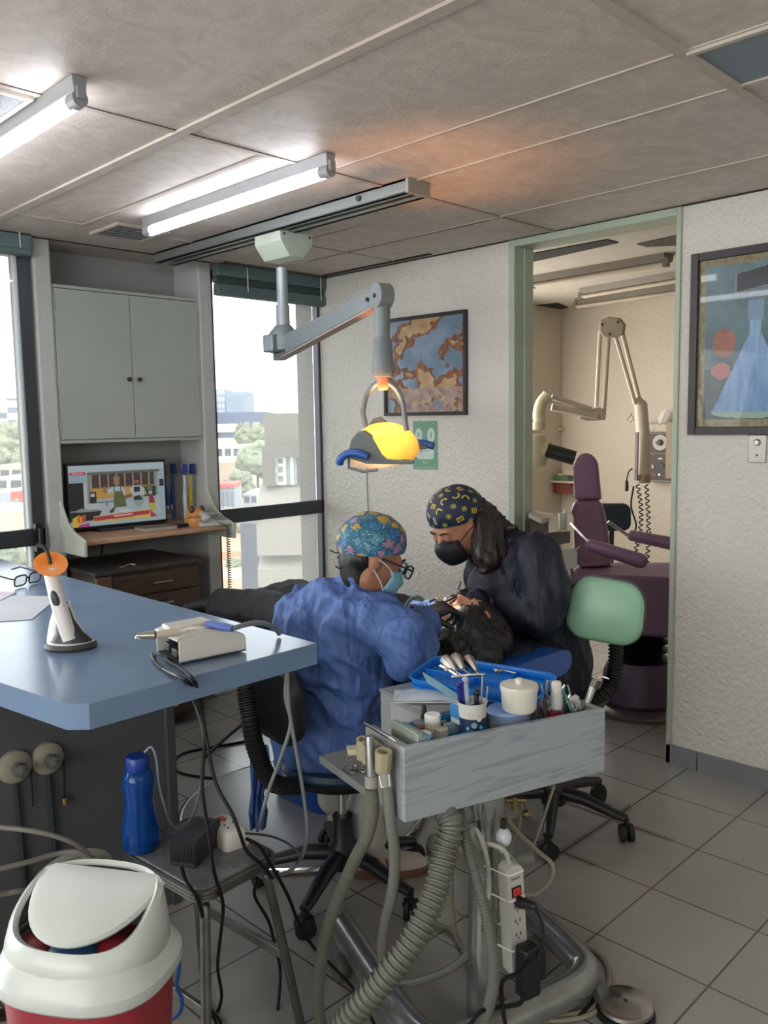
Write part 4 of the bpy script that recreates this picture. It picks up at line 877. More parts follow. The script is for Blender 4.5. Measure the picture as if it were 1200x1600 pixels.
build(MB().tube(spline([k1, onz(388, 975, CZ+.072), onz(412, 974, CZ+.06), onz(430, 982, CZ+.03), onz(436, 990, CZ+.008)], 6), .0065, 10), 'hose', mat('hose_grey', '747a80', .45), t, world=True)
# white folded thing / box on the floor behind the counter edge (bright package under the counter)
# ================================================================== FOREGROUND LEFT: STOOL, BOTTLE, BIN
def bez(a, b_, n=12): return [a.lerp(b_, i/n) for i in range(n+1)]
SZ = .47
q = [onz(190, 1328, SZ), onz(312, 1398, SZ), onz(436, 1332, SZ), onz(300, 1270, SZ)]
c0 = (q[0]+q[1]+q[2]+q[3])/4; c0.z = 0
sx_ = ((q[1]-q[0]).length+(q[2]-q[3]).length)/2; sy_ = ((q[2]-q[1]).length+(q[3]-q[0]).length)/2
e1 = ((q[1]-q[0])+(q[2]-q[3])).normalized(); rz = math.atan2(e1.y, e1.x)
t = thing('steel_stool', 'worn square steel stool with splayed legs standing by the counter base', 'stool', (c0.x, c0.y, 0), rz)
vs_ = mat('stool_vinyl', '6c7072', .28, var=.3, vs=60); al = mat('worn_steel', '7a7b78', .38, .85, var=.25, vs=14)
hx_, hy_ = sx_/2, sy_/2
build(MB().prism(rrect(-hx_+.008, -hy_+.008, hx_-.008, hy_-.008, .03), SZ-.028, SZ), 'seat', vs_, t, bevel=.004)
rm = MB()
for z in (SZ-.006, SZ-.014, SZ-.022): rm.tube([Vector((x, y, z)) for x, y in rrect(-hx_, -hy_, hx_, hy_, .035)]+[Vector((hx_, hy_-.035, z))], .0055, 6)
build(rm, 'rim', al, t)
for a in (-1, 1):
    for b_ in (-1, 1):
        build(MB().tube(spline([(a*(hx_-.07), b_*(hy_-.05), SZ-.032), (a*(hx_-.028), b_*(hy_-.03), SZ-.05), (a*(hx_-.012), b_*(hy_-.018), SZ-.10), (a*(hx_+.035), b_*(hy_+.03), .0)], 5), .0125, 10, ell=.9), 'leg', al, t)
for b_ in (-1, 1): build(MB().box((-hx_-.012, b_*(hy_+.008)-.006, .19), (hx_+.012, b_*(hy_+.008)+.006, .215)), 'stretcher', al, t, bevel=.003)
# blue bottle
B0 = onz(221, 1325, SZ)
t = thing('water_bottle', 'translucent blue water bottle with a carry loop standing on the steel stool', 'bottle', (B0.x, B0.y, SZ))
bm_ = mat('blue_translucent', '1c5fc0', .12, trans=.65, ior=1.35); bc_ = mat('blue_cap', '16388a', .35)
R0 = .0455
prof = [(.001, 0), (R0*.85, .001), (R0, .01), (R0*1.0, .05), (R0*.80, .10), (R0*.74, .125), (R0*.80, .15), (R0*.86, .165), (R0*.82, .185), (R0*.66, .20), (.025, .205), (.001, .206)]
build(MB().lathe([(r, z) for r, z in prof], seg=32), 'body', bm_, t)
build(MB().lathe([(.001, .203), (.027, .203), (.028, .206), (.028, .232), (.025, .236), (.001, .237)], seg=24), 'cap', bc_, t)
build(MB().tube(spline([(.02, 0, .238), (.034, -.01, .25), (.04, -.02, .22), (.042, -.022, .16), (.055, -.02, .10), (.075, -.01, .045), (.10, .0, .012)], 5), .003, 8), 'loop', mat('loop_grey', '7f8a98', .4), t)
# black transformer
T0 = onz(265, 1352, SZ); T1 = onz(306, 1358, SZ); T2 = onz(328, 1312, SZ)
ex = (T1-T0).normalized(); ey = Vector((-ex.y, ex.x, 0)); wd_ = (T1-T0).length; ln = (T2-T1).dot(ey)
t = thing('power_adapter', 'black ribbed transformer box lying on the steel stool', 'power adapter', M=Matrix.Translation((T0.x, T0.y, SZ)) @ Matrix((ex, ey, UPV)).transposed().to_4x4())
ln = max(.09, min(.13, ln))
build(MB().box((0, 0, 0), (wd_, ln, .062)), 'case', DARK, t, bevel=.003)
k = MB()
for i in range(14): k.box((wd_*(.06+.066*i), -.0015, .012), (wd_*(.06+.066*i)+.0015, .002, .0615)); 
build(k, 'ribs', BLACK, t); k = MB()
for i in range(8): k.box((wd_*.2, ln*(.45+.06*i), .0615), (wd_*.8, ln*(.45+.06*i)+.0025, .0632))
build(k, 'vent_grille', BLACK, t)
for x in (.25, .75): build(MB().cyl((wd_*x, ln*.12, .0605), (wd_*x, ln*.12, .0635), .003), 'screw', BLACK, t)
# white multi-socket on the stool
U0 = onz(355, 1312, SZ)
t = thing('power_socket', 'white multi-socket block with an orange switch lying on the steel stool', 'power strip', (U0.x, U0.y, SZ), rz-.2)
build(MB().loft([[Vector((x, y, z)) for x, y in rrect(-.060+o_, -.036+o_, .060-o_, .036-o_, .018)] for z, o_ in ((0, 0), (.026, 0), (.042, .008), (.046, .016))]), 'case', WHITE, t)
build(MB().box((-.036, -.010, .044), (-.012, .008, .049)), 'switch', mat('orange_switch', 'b0532c', .4), t, bevel=.002)
for x in (.012, .03):
    for y in (-.012, .012): build(MB().cyl((x, y, .0435), (x, y, .047), .003), 'socket_hole', BLACK, t)
# bin
BD = 1.50
bcn = P(137, 1450, BD); 
t = thing('waste_bin', 'red waste bin with a white swing lid standing beside the steel stool', 'bin', (bcn.x, bcn.y, 0), math.radians(-58))
redm = mat('red_plastic', '8c1f2c', .35); lidm = mat('lid_white', 'bcc2be', .32)
LZ = P(137, 1505, BD).z
def ov(a, b_, z, n_=40, e=2.6, cx=0, cy=0, tl=0):
    o = []
    for i in range(n_):
        th = 2*PI*i/n_; c, s_ = math.cos(th), math.sin(th)
        x = a*math.copysign(abs(c)**(2/e), c); y = b_*math.copysign(abs(s_)**(2/e), s_)
        o.append(Vector((x+cx, y+cy, z+tl*y)))
    return o
A_, B_ = .153, .125
build(MB().loft([ov(A_*.68, B_*.68, 0), ov(A_*.70, B_*.70, .01), ov(A_*.86, B_*.86, LZ*.6), ov(A_*.94, B_*.94, LZ)]), 'body', redm, t)
build(MB().loft([ov(A_, B_, LZ-.012), ov(A_*1.03, B_*1.03, LZ-.006), ov(A_*1.03, B_*1.03, LZ+.012), ov(A_*.97, B_*.97, LZ+.022), ov(A_*.90, B_*.90, LZ+.045), ov(A_*.86, B_*.84, LZ+.052)], cap=False), 'lid_rim', lidm, t, solid=.004)
# hood with a scooped lip at the front, D-shaped flap inside it
def lipz(p, lo=.078, hi=.135):
    f = min(1, max(0, (p.y/B_+.75)/1.3)); f = f*f*(3-2*f); return LZ+lo+(hi-lo)*f
NH = 56
def hring(sx__, sy__, zf): 
    o = []
    for p in ov(A_*sx__, B_*sy__, 0, NH, 2.4): p.z = zf(p); o.append(p)
    return o
build(MB().loft([hring(.93, .92, lambda p: LZ+.03), hring(.90, .89, lambda p: (LZ+.03)*.5+lipz(p)*.5), hring(.86, .85, lambda p: lipz(p)-.008), hring(.81, .79, lambda p: lipz(p)), hring(.76, .72, lambda p: lipz(p)-.006)], cap=False), 'hood', lidm, t, solid=.004)
fl_ = MB().loft([[Vector((x*s_, y*s_, z)) for x, y in [(A_*.80*math.cos(a), B_*1.05*math.sin(a)*1.18+B_*.52) for a in [PI+PI*i/24 for i in range(25)]]+[(A_*.70, B_*.62), (-A_*.70, B_*.62)]] for s_, z in ((.98, 0), (1, .005), (.97, .012), (.85, .015))])
Mf = Matrix.Translation((0, 0, LZ+.104)) @ Matrix.Rotation(math.radians(17), 4, 'X'); fl_.v = [Mf @ v for v in fl_.v]
build(fl_, 'swing_flap', lidm, t)
k = MB().color('7a1f2c').ball((-.06, -.05, LZ+.045), (.05, .04, .025)).color('2a4a7a').ball((.01, -.06, LZ+.05), (.05, .04, .025)).color('8c2430').ball((.07, -.03, LZ+.045), (.04, .04, .025))
build(k, 'contents', colmat('bin_contents', .5), t)
# pale tubing/coil lump behind the bin
c1 = onz(115, 1352, .30); c1 = P(118, 1362, 2.0)
k = []
for i in range(90): a = i*.42; k.append(c1+Vector(((.055+.010*math.sin(i*.5))*math.cos(a), (.04)*math.sin(a), -.04+.0006*i)))
t = single(MB().tube(k, .007, 8), 'coiled_cable', mat('pale_cable', '74746c', .5), 'coil of pale flex hung on the counter base behind the waste bin', 'cable')
single(MB().lathe([(.001, 0), (.10, 0), (.105, .015), (.09, .03), (.001, .04)], P(118, 1375, 2.05), D(.2, 1, -.3), sy=.7), 'basin', mat('cream_tub', '96968c', .5), 'pale round plastic basin behind the waste bin, under the coiled flex', 'basin')
for nm_, pp in (('upper pale hose crossing the counter base at the left edge', [P(-20, 1290, 1.9), P(60, 1300, 1.92), P(110, 1315, 1.95), P(138, 1335, 1.98), P(150, 1358, 2.0)]),
               ('middle pale hose crossing in front of the counter base at the left edge', [P(-20, 1362, 1.8), P(40, 1348, 1.85), P(90, 1334, 1.9), P(125, 1332, 1.92), P(150, 1350, 1.95)]),
               ('lower pale hose at the left edge just behind the waste bin', [P(-20, 1398, 1.75), P(10, 1396, 1.78), P(34, 1392, 1.8), P(60, 1392, 1.85)])):
    cord('hose', nm_, pp, .006, mat('pale_cable', '74746c', .5), 'hose')
cord('blue_strap', 'thin bright blue plastic ribbon hanging between the bin and the stool', [P(277, 1470, 1.75), P(280, 1510, 1.76), P(276, 1540, 1.76), P(284, 1560, 1.77), P(282, 1580, 1.77), P(270, 1592, 1.78)], .0045, mat('ribbon_blue', '1f5aa0', .4), 'ribbon')
cord('hose', 'dark corrugated hose lying on the floor at the bottom left corner', [P(-20, 1590, 1.6), P(30, 1584, 1.7), P(70, 1592, 1.8)], .012, DARK, 'hose')
# ------------------------------------------------------------------ loose cables
cb = lambda nm, lab, pts, r=.0042, m_=CABLEK: cord(nm, lab, pts, r, m_)
ez = CZ+.005
cb('power_cable', 'thick black cable from the scaler unit over the counter edge down to the floor', [P(252, 1018, 2.12), onz(240, 1030, ez), onz(262, 1050, ez), onz(292, 1064, ez), P(306, 1085, 1.95), P(320, 1140, 1.93), P(316, 1230, 1.92), P(326, 1300, 1.86), P(334, 1360, 1.85), P(348, 1410, 1.9), P(346, 1450, 2.0), P(340, 1510, 2.1), P(346, 1560, 2.15), P(330, 1605, 2.17)])
cb('power_cable', 'thick black cable running from the scaler unit to the white socket on the stool', [P(258, 1016, 2.12), onz(262, 1032, ez), onz(282, 1044, ez), onz(302, 1062, ez), P(312, 1090, 1.95), P(322, 1150, 1.93), P(336, 1220, 1.92), P(362, 1270, 1.9), P(374, 1300, 1.88), P(386, 1330, 1.88), P(410, 1352, 1.9), P(425, 1372, 1.95)])
cb('power_cable', 'grey-black cable hanging from the scaler unit, behind the two black strands', [P(248, 1020, 2.13), onz(236, 1022, ez), onz(250, 1042, ez), onz(285, 1062, ez), P(300, 1090, 1.96), P(318, 1150, 1.95), P(314, 1220, 1.94), P(306, 1262, 1.93), P(296, 1282, 1.95)], .003, CABLEG)
cb('power_cable', 'black cable looping on the floor behind the stool toward the blue stool', [P(322, 1172, 2.4), P(344, 1162, 2.5), P(380, 1132, 2.7), onz(360, 1150, .01)] if False else [P(318, 1185, 2.0), P(345, 1160, 2.3), P(380, 1131, 2.7), P(398, 1125, 2.9)], .005)
cb('floor_cable', 'black cable ring lying on the bright floor tiles beyond the stool', [onz(385, 1158, .006)]+[onz(x, y, .006) for x, y in ((330, 1168), (290, 1176), (273, 1188), (276, 1204), (300, 1212), (350, 1217), (388, 1217))], .006)
cb('power_cable', 'black cable from the transformer hanging over the near edge of the stool', [P(284, 1356, 1.92), P(290, 1375, 1.88), P(306, 1400, 1.86), P(316, 1430, 1.88), P(318, 1480, 1.95), P(316, 1524, 2.05), P(322, 1560, 2.08), P(340, 1605, 2.1)])
cb('power_cable', 'black cable hanging from the far side of the steel stool down to the floor', [P(402, 1372, 2.1), P(398, 1400, 2.15), P(420, 1440, 2.2), P(430, 1480, 2.2), P(438, 1520, 2.2), P(432, 1600, 2.15)])
cb('power_cable', 'black cable running down the stool leg and over the floor to the cart', [P(384, 1310, 1.97), P(405, 1322, 1.98), P(424, 1352, 2.0), P(450, 1400, 2.05), P(466, 1440, 2.08), P(490, 1480, 2.12), P(530, 1520, 2.15), P(560, 1555, 2.1), P(585, 1600, 2.05)])
cb('power_cable', 'short black cable between the transformer and the white socket on the stool', [P(322, 1290, 2.12), P(340, 1283, 2.12), P(352, 1284, 2.1)], .0035)
cb('power_cable', 'black cable lying across the floor tiles at the bottom edge behind the cart', [onz(315, 1500, .005), onz(322, 1560, .005), onz(345, 1598, .005)], .004)
cb('suction_tube', 'pale grey tube hanging from the counter corner in a V, left strand', [P(448, 1052, 2.2), P(446, 1090, 2.2), P(454, 1130, 2.2), P(440, 1180, 2.2), P(418, 1240, 2.2), P(402, 1300, 2.18)], .005, mat('tube_grey', '7d8385', .4))
cb('suction_tube', 'pale grey tube hanging from the counter corner in a V, right strand', [P(449, 1052, 2.2), P(452, 1110, 2.2), P(464, 1180, 2.2), P(474, 1240, 2.2), P(480, 1300, 2.2), P(468, 1345, 2.15), P(440, 1366, 2.1), P(408, 1358, 2.05)], .005, mat('tube_grey', '7d8385', .4))
cb('thin_cable', 'thin grey cable looping off the right corner of the stool', [P(383, 1302, 2.0), P(420, 1306, 2.05), P(450, 1318, 2.1), P(470, 1338, 2.1), P(462, 1350, 2.1)], .003, CABLEG)
# ================================================================== SWIVEL STOOLS
def star_base(t, r=.275, col=BLACK, hub=.05):
    rz0 = t.rotation_euler.z
    build(MB().lathe([(.035, .10), (.042, .06), (.05, .085), (.045, .13), (.032, .16), (.030, .30), (.026, .30), (.026, .10)], seg=20), 'gas_column', BLACK, t)
def stool_chair(name, label, loc, rz, seat_m, seat_z, back, back_lab, angs, back_w=.36, back_h=.26, r=.275, spine=None, hubtop=.25):
    t = thing(name, label, 'swivel chair', (loc[0], loc[1], 0), rz)
    blk = mat('base_black', '17181c', .42)
    build(MB().lathe([(.001, .08), (.045, .08), (.05, .095), (.048, .15), (.034, .17), (.032, hubtop), (.001, hubtop)], seg=24), 'hub', blk, t)
    build(MB().cyl((0, 0, hubtop), (0, 0, seat_z-.06), .015), 'piston', CHROME, t)
    for a in angs:
        a = math.radians(a); d = Vector((math.cos(a), math.sin(a), 0)); s_ = Vector((-d.y, d.x, 0))
        rg = []
        for f, w_, h_, z in ((.04, .028, .026, .125), (.12, .026, .024, .122), (r-.04, .020, .017, .092), (r, .018, .014, .085)):
            rg.append([d*f+s_*(w_*math.cos(2*PI*i/12))+Vector((0, 0, z+h_*math.sin(2*PI*i/12))) for i in range(12)])
        leg = build(MB().loft(rg), 'leg', blk, t)
        cx = d*r
        ca = a+.6
        u = Vector((math.cos(ca), math.sin(ca), 0))
        cst = MB().cyl(cx+Vector((0, 0, .05)), cx+Vector((0, 0, .085)), .009)
        for sg in (-1, 1): cst.lathe([(.001, 0), (.026, 0), (.032, .003), (.032, .018), (.001, .020)], cx+u*(sg*.004)+Vector((0, 0, .0325)), u*sg, 18)
        cst.box((cx.x-.02, cx.y-.02, .045), (cx.x+.02, cx.y+.02, .052))
        build(cst, 'caster', RUBBER, leg)
    build(MB().lathe([(.001, seat_z-.075), (.12, seat_z-.075), (.185, seat_z-.055), (.195, seat_z-.035), (.19, seat_z-.03), (.001, seat_z-.03)], seg=36), 'seat_shell', BLACK, t)
    build(MB().lathe([(.001, seat_z-.032), (.188, seat_z-.032), (.196, seat_z-.018), (.188, seat_z-.003), (.15, seat_z), (.001, seat_z)], seg=36), 'seat', seat_m, t)
    return t
gnm = mat('mint_vinyl', '8dbb9c', .38, var=.03); dbl = mat('petrol_vinyl', '1d3a52', .4); dbk = mat('dark_vinyl', '1a1e26', .4)
def backrest(t, Mb, w_, h_, m_, spine_pts, world=True):
    Mb = Mb @ Matrix.Rotation(0, 4, 'Z')
    base_ = [(x, z) for x, z in rrect(-w_/2, -h_/2, w_/2, h_/2, h_*.36, 8)]
    tap = lambda x, z: (x*(1-.10*(z/h_+.5)*1.0), z)
    fr = []; 
    for off, s_ in ((0, .97), (.012, 1.0), (.026, .99), (.036, .94), (.042, .84)):
        fr.append([Mb @ Vector((tap(x, z)[0]*s_, -off-.35*(x*x)*0, z*s_)) for x, z in base_])
    build(MB().loft(fr), 'backrest', m_, t, world=world)
    fr = [[Mb @ Vector((tap(x, z)[0]*s_, off, z*s_)) for x, z in base_] for off, s_ in ((-.004, 1.03), (.008, 1.03), (.022, .97), (.03, .8))]
    build(MB().loft(fr), 'backrest_shell', BLACK, t, world=world)
    o = corr(spine_pts, .024, .013, .13, 14); build(o, 'spine', RUBBER, t, world=world)
# green chair of the assistant
GC = Vector((2.56, 1.69, 0))
gt = stool_chair('swivel_stool', 'mint green swivel stool with black star base, under the navy-gowned assistant', GC, 0, gnm, .53, None, None, [-78, -6, 66, 138, 210])
bc = P(946, 953, 2.86)
fdir = (Vector((GC.x-.1, GC.y+.05, 0))-Vector((bc.x, bc.y, 0))).normalized()
fdir = D(-.35, .0, -.9); fdir.z = 0; fdir.normalize()
# the padded face looks at the viewer's side, the shell away from it
Mb = Matrix.Translation(bc) @ Matrix((-UPV.cross(fdir), -fdir, UPV)).transposed().to_4x4()
if True:
    xx = UPV.cross(-fdir) * -1
    Mb = Matrix.Translation(bc) @ Matrix(((-fdir).cross(UPV), -fdir, UPV)).transposed().to_4x4() @ Matrix.Rotation(math.radians(7), 4, 'Y') @ Matrix.Rotation(math.radians(-6), 4, 'X')
backrest(gt, Mb, .268, .215, gnm, [P(962, 985, 2.92), P(962, 1030, 2.92), P(958, 1062, 2.9), P(942, 1085, 2.88), P(905, 1100, 2.95)])
# blue stool of the dentist
BC = Vector((1.72, 1.93, 0))
bt = stool_chair('swivel_stool', 'dark blue swivel stool with black star base, under the blue-gowned dentist', BC, 0, dbl, .455, None, None, [203, 275+0, 131, 59, -13])
bc2 = P(420, 1090, 2.45)
fd = D(.75, 0, .55); fd.z = 0; fd.normalize()
Mb = Matrix.Translation(bc2) @ Matrix((fd.cross(UPV), fd, UPV)).transposed().to_4x4() @ Matrix.Rotation(PI, 4, 'Z')
backrest(bt, Mb, .34, .22, dbk, [P(384, 1075, 2.4), P(390, 1120, 2.38), P(400, 1170, 2.4), P(425, 1222, 2.45), P(470, 1228, 2.55)])
# ================================================================== INSTRUMENT CART
CO = Vector((1.234, 1.195, 0)); c1_ = Vector((.9717, -.2362, 0)).normalized(); c2_ = UPV.cross(c1_)
CM = Matrix.Translation(CO) @ Matrix((c1_, c2_, UPV)).transposed().to_4x4()
cwd = wood('grey_wood', '8a9398', '9aa3a7', .45, (1.5, 1, 20), 2.2, dist=1.6); cgy = mat('cart_grey', '8b8f8f', .45, var=.1, vs=12)
tb_ = mat('painted_steel', '9b9e9d', .25, .75, var=.2, vs=10)
t = thing('instrument_cart', 'grey wood-fronted dental instrument cart on a bent steel tube base', 'dental cart', M=CM)
CW, TZ, BZ = .593, .817, .652
def slope(x): return -.030*x/CW
fp = MB().loft([[Vector((x, y, TZ+slope(x)+dz)) for x, dz in ((0, 0), (CW, 0), (CW, -.163), (0, -.165))] for y in (-.012, .004)])
build(fp, 'front_panel', cwd, t, bevel=.002)
build(MB().loft([[Vector((x, y, TZ+z)) for x, z in ((0, -.002), (.022, -.002), (.022, -.165), (0, -.165))] for y in (.004, .15)]), 'side_panel', cgy, t, bevel=.002)
build(MB().loft([[Vector((x, y, TZ-.03+z)) for x, z in ((CW-.016, 0), (CW, 0), (CW, -.163), (CW-.016, -.163))] for y in (.004, .15)]), 'side_panel', cgy, t, bevel=.002)
build(MB().box((.022, .135, BZ), (CW-.016, .15, TZ-.035)), 'rear_panel', cgy, t, bevel=.002)
build(MB().box((.022, .004, BZ+.02), (CW-.016, .135, BZ+.04)), 'tray_floor', cgy, t)
build(MB().box((.003, .15, .642), (.60, .395, .662)), 'shelf', mat('shelf_grey', '7d807f', .45, var=.1, vs=15), t, bevel=.002)
build(MB().tube([(.275, .085, .04), (.28, .075, .40), (.285, .068, BZ+.01)], [.036, .036, .034], 20), 'column', tb_, t)
build(MB().lathe([(.042, 0), (.044, .03), (.042, .06)], (.284, .07, .575)), 'column_collar', tb_, t)
bz_ = .075
build(MB().tube(spline([(.13, .53, bz_+.01), (.11, .35, bz_), (.085, .13, bz_), (.10, .035, bz_), (.17, .0, bz_), (.35, .0, bz_), (.50, .0, bz_), (.575, .03, bz_), (.60, .10, bz_), (.62, .25, bz_), (.64, .42, bz_)], 8), .039, 18), 'base_tube', tb_, t)
for x, y in ((.075, .44), (.56, .22), (.10, -.01), (.585, .0)):
    build(MB().lathe([(.001, -.018), (.030, -.018), (.034, -.012), (.034, .012), (.030, .018), (.001, .018)], (x, y, .034), (1, 0, 0)), 'caster', mat('caster_grey', '50524f', .5), t)
def cart(x, y, z): return CM @ Vector((x, y, z))
CR_ = math.atan2(c1_.y, c1_.x)
# handpiece holder on the left side
bei = mat('holder_beige', 'a09a7c', .45)
build(MB().box((-.014, .03, .755), (0, .13, .80)), 'holder_bracket', cgy, t, bevel=.002)
build(MB().tube([(-.002, .02, .822), (-.012, .025, .83), (-.012, .13, .83), (-.002, .14, .822)], .004, 8), 'holder_rail', CHROME, t)
for y in (.10, .075, .02):
    build(MB().lathe([(.017, 0), (.019, .045), (.013, .045), (.012, 0)], (-.034, y, .765), (.0, -.12, 1), 8), 'holder_cup', bei, t)
H1 = P(577, 1150, 1.80); H1b = P(580, 1212, 1.80)
s1 = thing('suction_handpiece', 'chrome suction handpiece on a ribbed grey hose hooked to the left side of the cart', 'suction handpiece', H1b)
build(MB().tube([H1, H1.lerp(H1b, .2), H1b], [.009, .0105, .0115], 14), 'grip', STEEL, s1, world=True)
build(MB().tube([H1b, P(580, 1230, 1.80)], .0145, 14), 'collar', mat('collar', '8f8a82', .5), s1, world=True)
build(corr([P(580, 1230, 1.80), P(582, 1270, 1.82), P(572, 1310, 1.86), P(556, 1340, 1.88), P(530, 1400, 1.92), P(512, 1450, 1.95), P(502, 1500, 1.97), P(497, 1560, 2.0), P(502, 1610, 2.0)], .0135, .007, .10, 12), 'hose', mat('hose_olive', '63665c', .5), s1, world=True)
s2 = thing('suction_handpiece', 'grey saliva ejector valve with a white lever and smooth tube hung on the cart', 'saliva ejector', P(603, 1230, 1.8))
build(MB().tube([P(597, 1172, 1.80), P(601, 1205, 1.80), P(604, 1228, 1.8)], [.011, .013, .014], 10), 'valve_body', mat('valve_grey', '8e908a', .4), s2, world=True)
build(MB().tube([P(593, 1212, 1.795), P(596, 1230, 1.79), P(609, 1228, 1.79), P(607, 1210, 1.79)], .0025, 8), 'lever', WHITE, s2, world=True)
build(MB().tube(spline([P(604, 1228, 1.8), P(610, 1280, 1.81), P(617, 1340, 1.84), P(612, 1400, 1.88), P(602, 1440, 1.92), P(597, 1490, 1.96), P(602, 1530, 2.0)], 6), .0125, 12), 'tube', mat('smooth_tube', '6e726b', .45), s2, world=True)
s3 = single(corr([cart(.10, .10, .66), P(702, 1278, 1.86), P(696, 1330, 1.84), P(678, 1400, 1.80), P(645, 1470, 1.76), P(600, 1530, 1.74), P(555, 1580, 1.74), P(520, 1625, 1.75)], .026, .0145, .11, 16), 'suction_hose', mat('hose_olive', '63665c', .5), 'thick ribbed grey suction hose curving from under the cart to the bottom edge', 'hose')
s4 = single(corr([P(716, 1262, 1.9), P(724, 1300, 1.88), P(738, 1350, 1.86), P(752, 1400, 1.84), P(766, 1460, 1.82), P(772, 1520, 1.82), P(764, 1570, 1.83), P(748, 1620, 1.84)], .0125, .0075, .10, 12), 'suction_hose', mat('hose_olive', '63665c', .5), 'thin ribbed hose hanging in front of the cart column down to the bottom edge', 'hose')
cord('tube', 'pale smooth tube sagging in a wide arc from the column toward the tube base', [P(738, 1285, 1.98), P(745, 1330, 1.97), P(764, 1380, 1.98), P(762, 1430, 2.0), P(740, 1480, 2.05), P(700, 1515, 2.08), P(640, 1535, 2.1), P(600, 1530, 2.1)], .010, mat('smooth_tube', '6e726b', .45), 'hose')
for i, (lab, pts, r_) in enumerate((
    ('thin beige tube dropping from the cart behind the column and looping right', [P(785, 1248, 2.15), P(800, 1290, 2.15), P(840, 1330, 2.12), P(862, 1350, 2.1), P(860, 1375, 2.1), P(838, 1396, 2.1), P(815, 1398, 2.1)], .006),
    ('thin beige tube crossing the dark stool base to the right of the column', [P(866, 1228, 2.3), P(845, 1290, 2.25), P(822, 1350, 2.2), P(812, 1362, 2.2)], .004),
    ('straight beige tube hanging just right of the column', [P(815, 1246, 2.2), P(812, 1290, 2.2), P(796, 1330, 2.2), P(805, 1340, 2.2)], .004),
    ('beige tube lying on the floor around the right end of the cart base', [onz(800, 1585, .008), onz(870, 1588, .008), onz(920, 1578, .008), onz(948, 1548, .008), onz(950, 1512, .008), onz(925, 1482, .008), onz(880, 1474, .008)], .008),
    ('second beige tube lying on the floor beside the cart base, outer loop', [onz(780, 1592, .01), onz(880, 1594, .01), onz(932, 1580, .01), onz(957, 1545, .01), onz(950, 1505, .01), onz(918, 1478, .01)], .006),
    ('beige tube curling on the floor under the cart left of the column', [onz(640, 1440, .01), onz(700, 1450, .01), onz(726, 1490, .01), onz(745, 1530, .01), onz(790, 1560, .01)], .007),
    ('long beige tube hanging left of the column from the cart to the floor', [P(712, 1300, 2.05), P(706, 1380, 2.1), P(712, 1460, 2.15), P(722, 1480, 2.17)], .005),
    ('thin tube sagging from under the cart to the left of the ribbed hose', [P(697, 1330, 1.98), P(700, 1400, 2.0), P(720, 1430, 2.05), P(745, 1432, 2.1)], .003))):
    cord('tube', lab, pts, r_, TUBEG, 'tube')
cord('power_cable', 'black cable from the strip plugs running along the cart base tube', [P(826, 1500, 1.9), P(810, 1520, 1.85), P(786, 1532, 1.84), P(784, 1560, 1.84), P(790, 1605, 1.84)], .005, CABLEK)
cord('power_cable', 'black cable curving under the plugs in front of the thin ribbed hose', [P(818, 1552, 1.88), P(812, 1568, 1.86), P(780, 1574, 1.84), P(752, 1580, 1.82), P(732, 1605, 1.8)], .005, CABLEK)
cord('power_cable', 'black cable hanging beside the right end of the cart base to the bottom edge', [P(926, 1535, 2.16), P(928, 1560, 2.15), P(912, 1580, 2.12), P(885, 1605, 2.1)], .005, CABLEK)
# power strip on the column
ps0 = P(797, 1355, 1.94); ps1 = P(806, 1520, 1.97); ax_ = (ps1-ps0).normalized(); fr_ = D(.55, 0, -1); fr_ = (fr_-ax_*fr_.dot(ax_)).normalized(); sdv = ax_.cross(fr_)
PM = Matrix.Translation(ps0) @ Matrix((sdv, fr_, -ax_)).transposed().to_4x4(); PL = (ps1-ps0).length
t = thing('power_strip', 'white power strip with a red switch strapped to the cart column', 'power strip', M=PM)
build(MB().loft([[Vector((x*s_, y, z)) for x, z in rrect(-.024, -PL, .024, .012, .02)] for y, s_ in ((-.018, .94), (-.012, 1), (.012, 1), (.019, .93))]), 'case', mat('strip_white', 'b8b8b0', .4), t)
build(MB().box((-.013, .018, -.062), (.013, .021, -.038)), 'switch_frame', BLACK, t); build(MB().box((-.010, .019, -.059), (.010, .024, -.041)), 'switch', mat('red_switch', 'b42c28', .35, emit=.08), t, bevel=.002)
for k_ in range(5):
    z = -.088-k_*.0335; h_ = MB()
    for sx__ in (-.006, .006): h_.box((sx__-.0012, .0185, z-.004), (sx__+.0012, .0196, z+.004))
    h_.cyl((0, .0185, z-.009), (0, .0196, z-.009), .002); build(h_, 'outlet', BLACK, t)
text('lettering', 'Smart', .011, wmat(t) @ Matrix.Translation((0, .0195, -.018)) @ Matrix.Rotation(PI, 4, 'Z') @ Matrix.Rotation(PI/2, 4, 'X'), BLACK, t, .0001)
for z in (-.005, -.068, -.19): build(MB().tube([(-.026, .0, z), (-.02, .022, z), (.02, .022, z), (.027, 0, z), (.04, -.05, z), (.0, -.10, z), (-.04, -.06, z), (-.026, .0, z)], .0022, 6), 'zip_tie', WHITE, t)
cord('strip_cord', 'white cord arching from under the cart into the top of the power strip', [P(735, 1300, 1.93), P(742, 1285, 1.93), P(760, 1318, 1.93) , P(752, 1318, 1.93), P(772, 1318, 1.93), P(790, 1328, 1.93), P(796, 1350, 1.94)] if False else [P(750, 1325, 1.95), P(758, 1318, 1.94), P(776, 1322, 1.93), P(790, 1332, 1.93), P(796, 1350, 1.94)], .006, mat('cord_white', 'a8aaa0', .4), 'cord')
cord('strip_cord', 'white cord looping down along the left side of the cart column', [P(750, 1325, 1.95), P(738, 1305, 1.93), P(742, 1295, 1.93), P(752, 1312, 1.92), P(762, 1350, 1.92), P(764, 1390, 1.92), P(762, 1404, 1.92)], .006, mat('cord_white', 'a8aaa0', .4), 'cord')
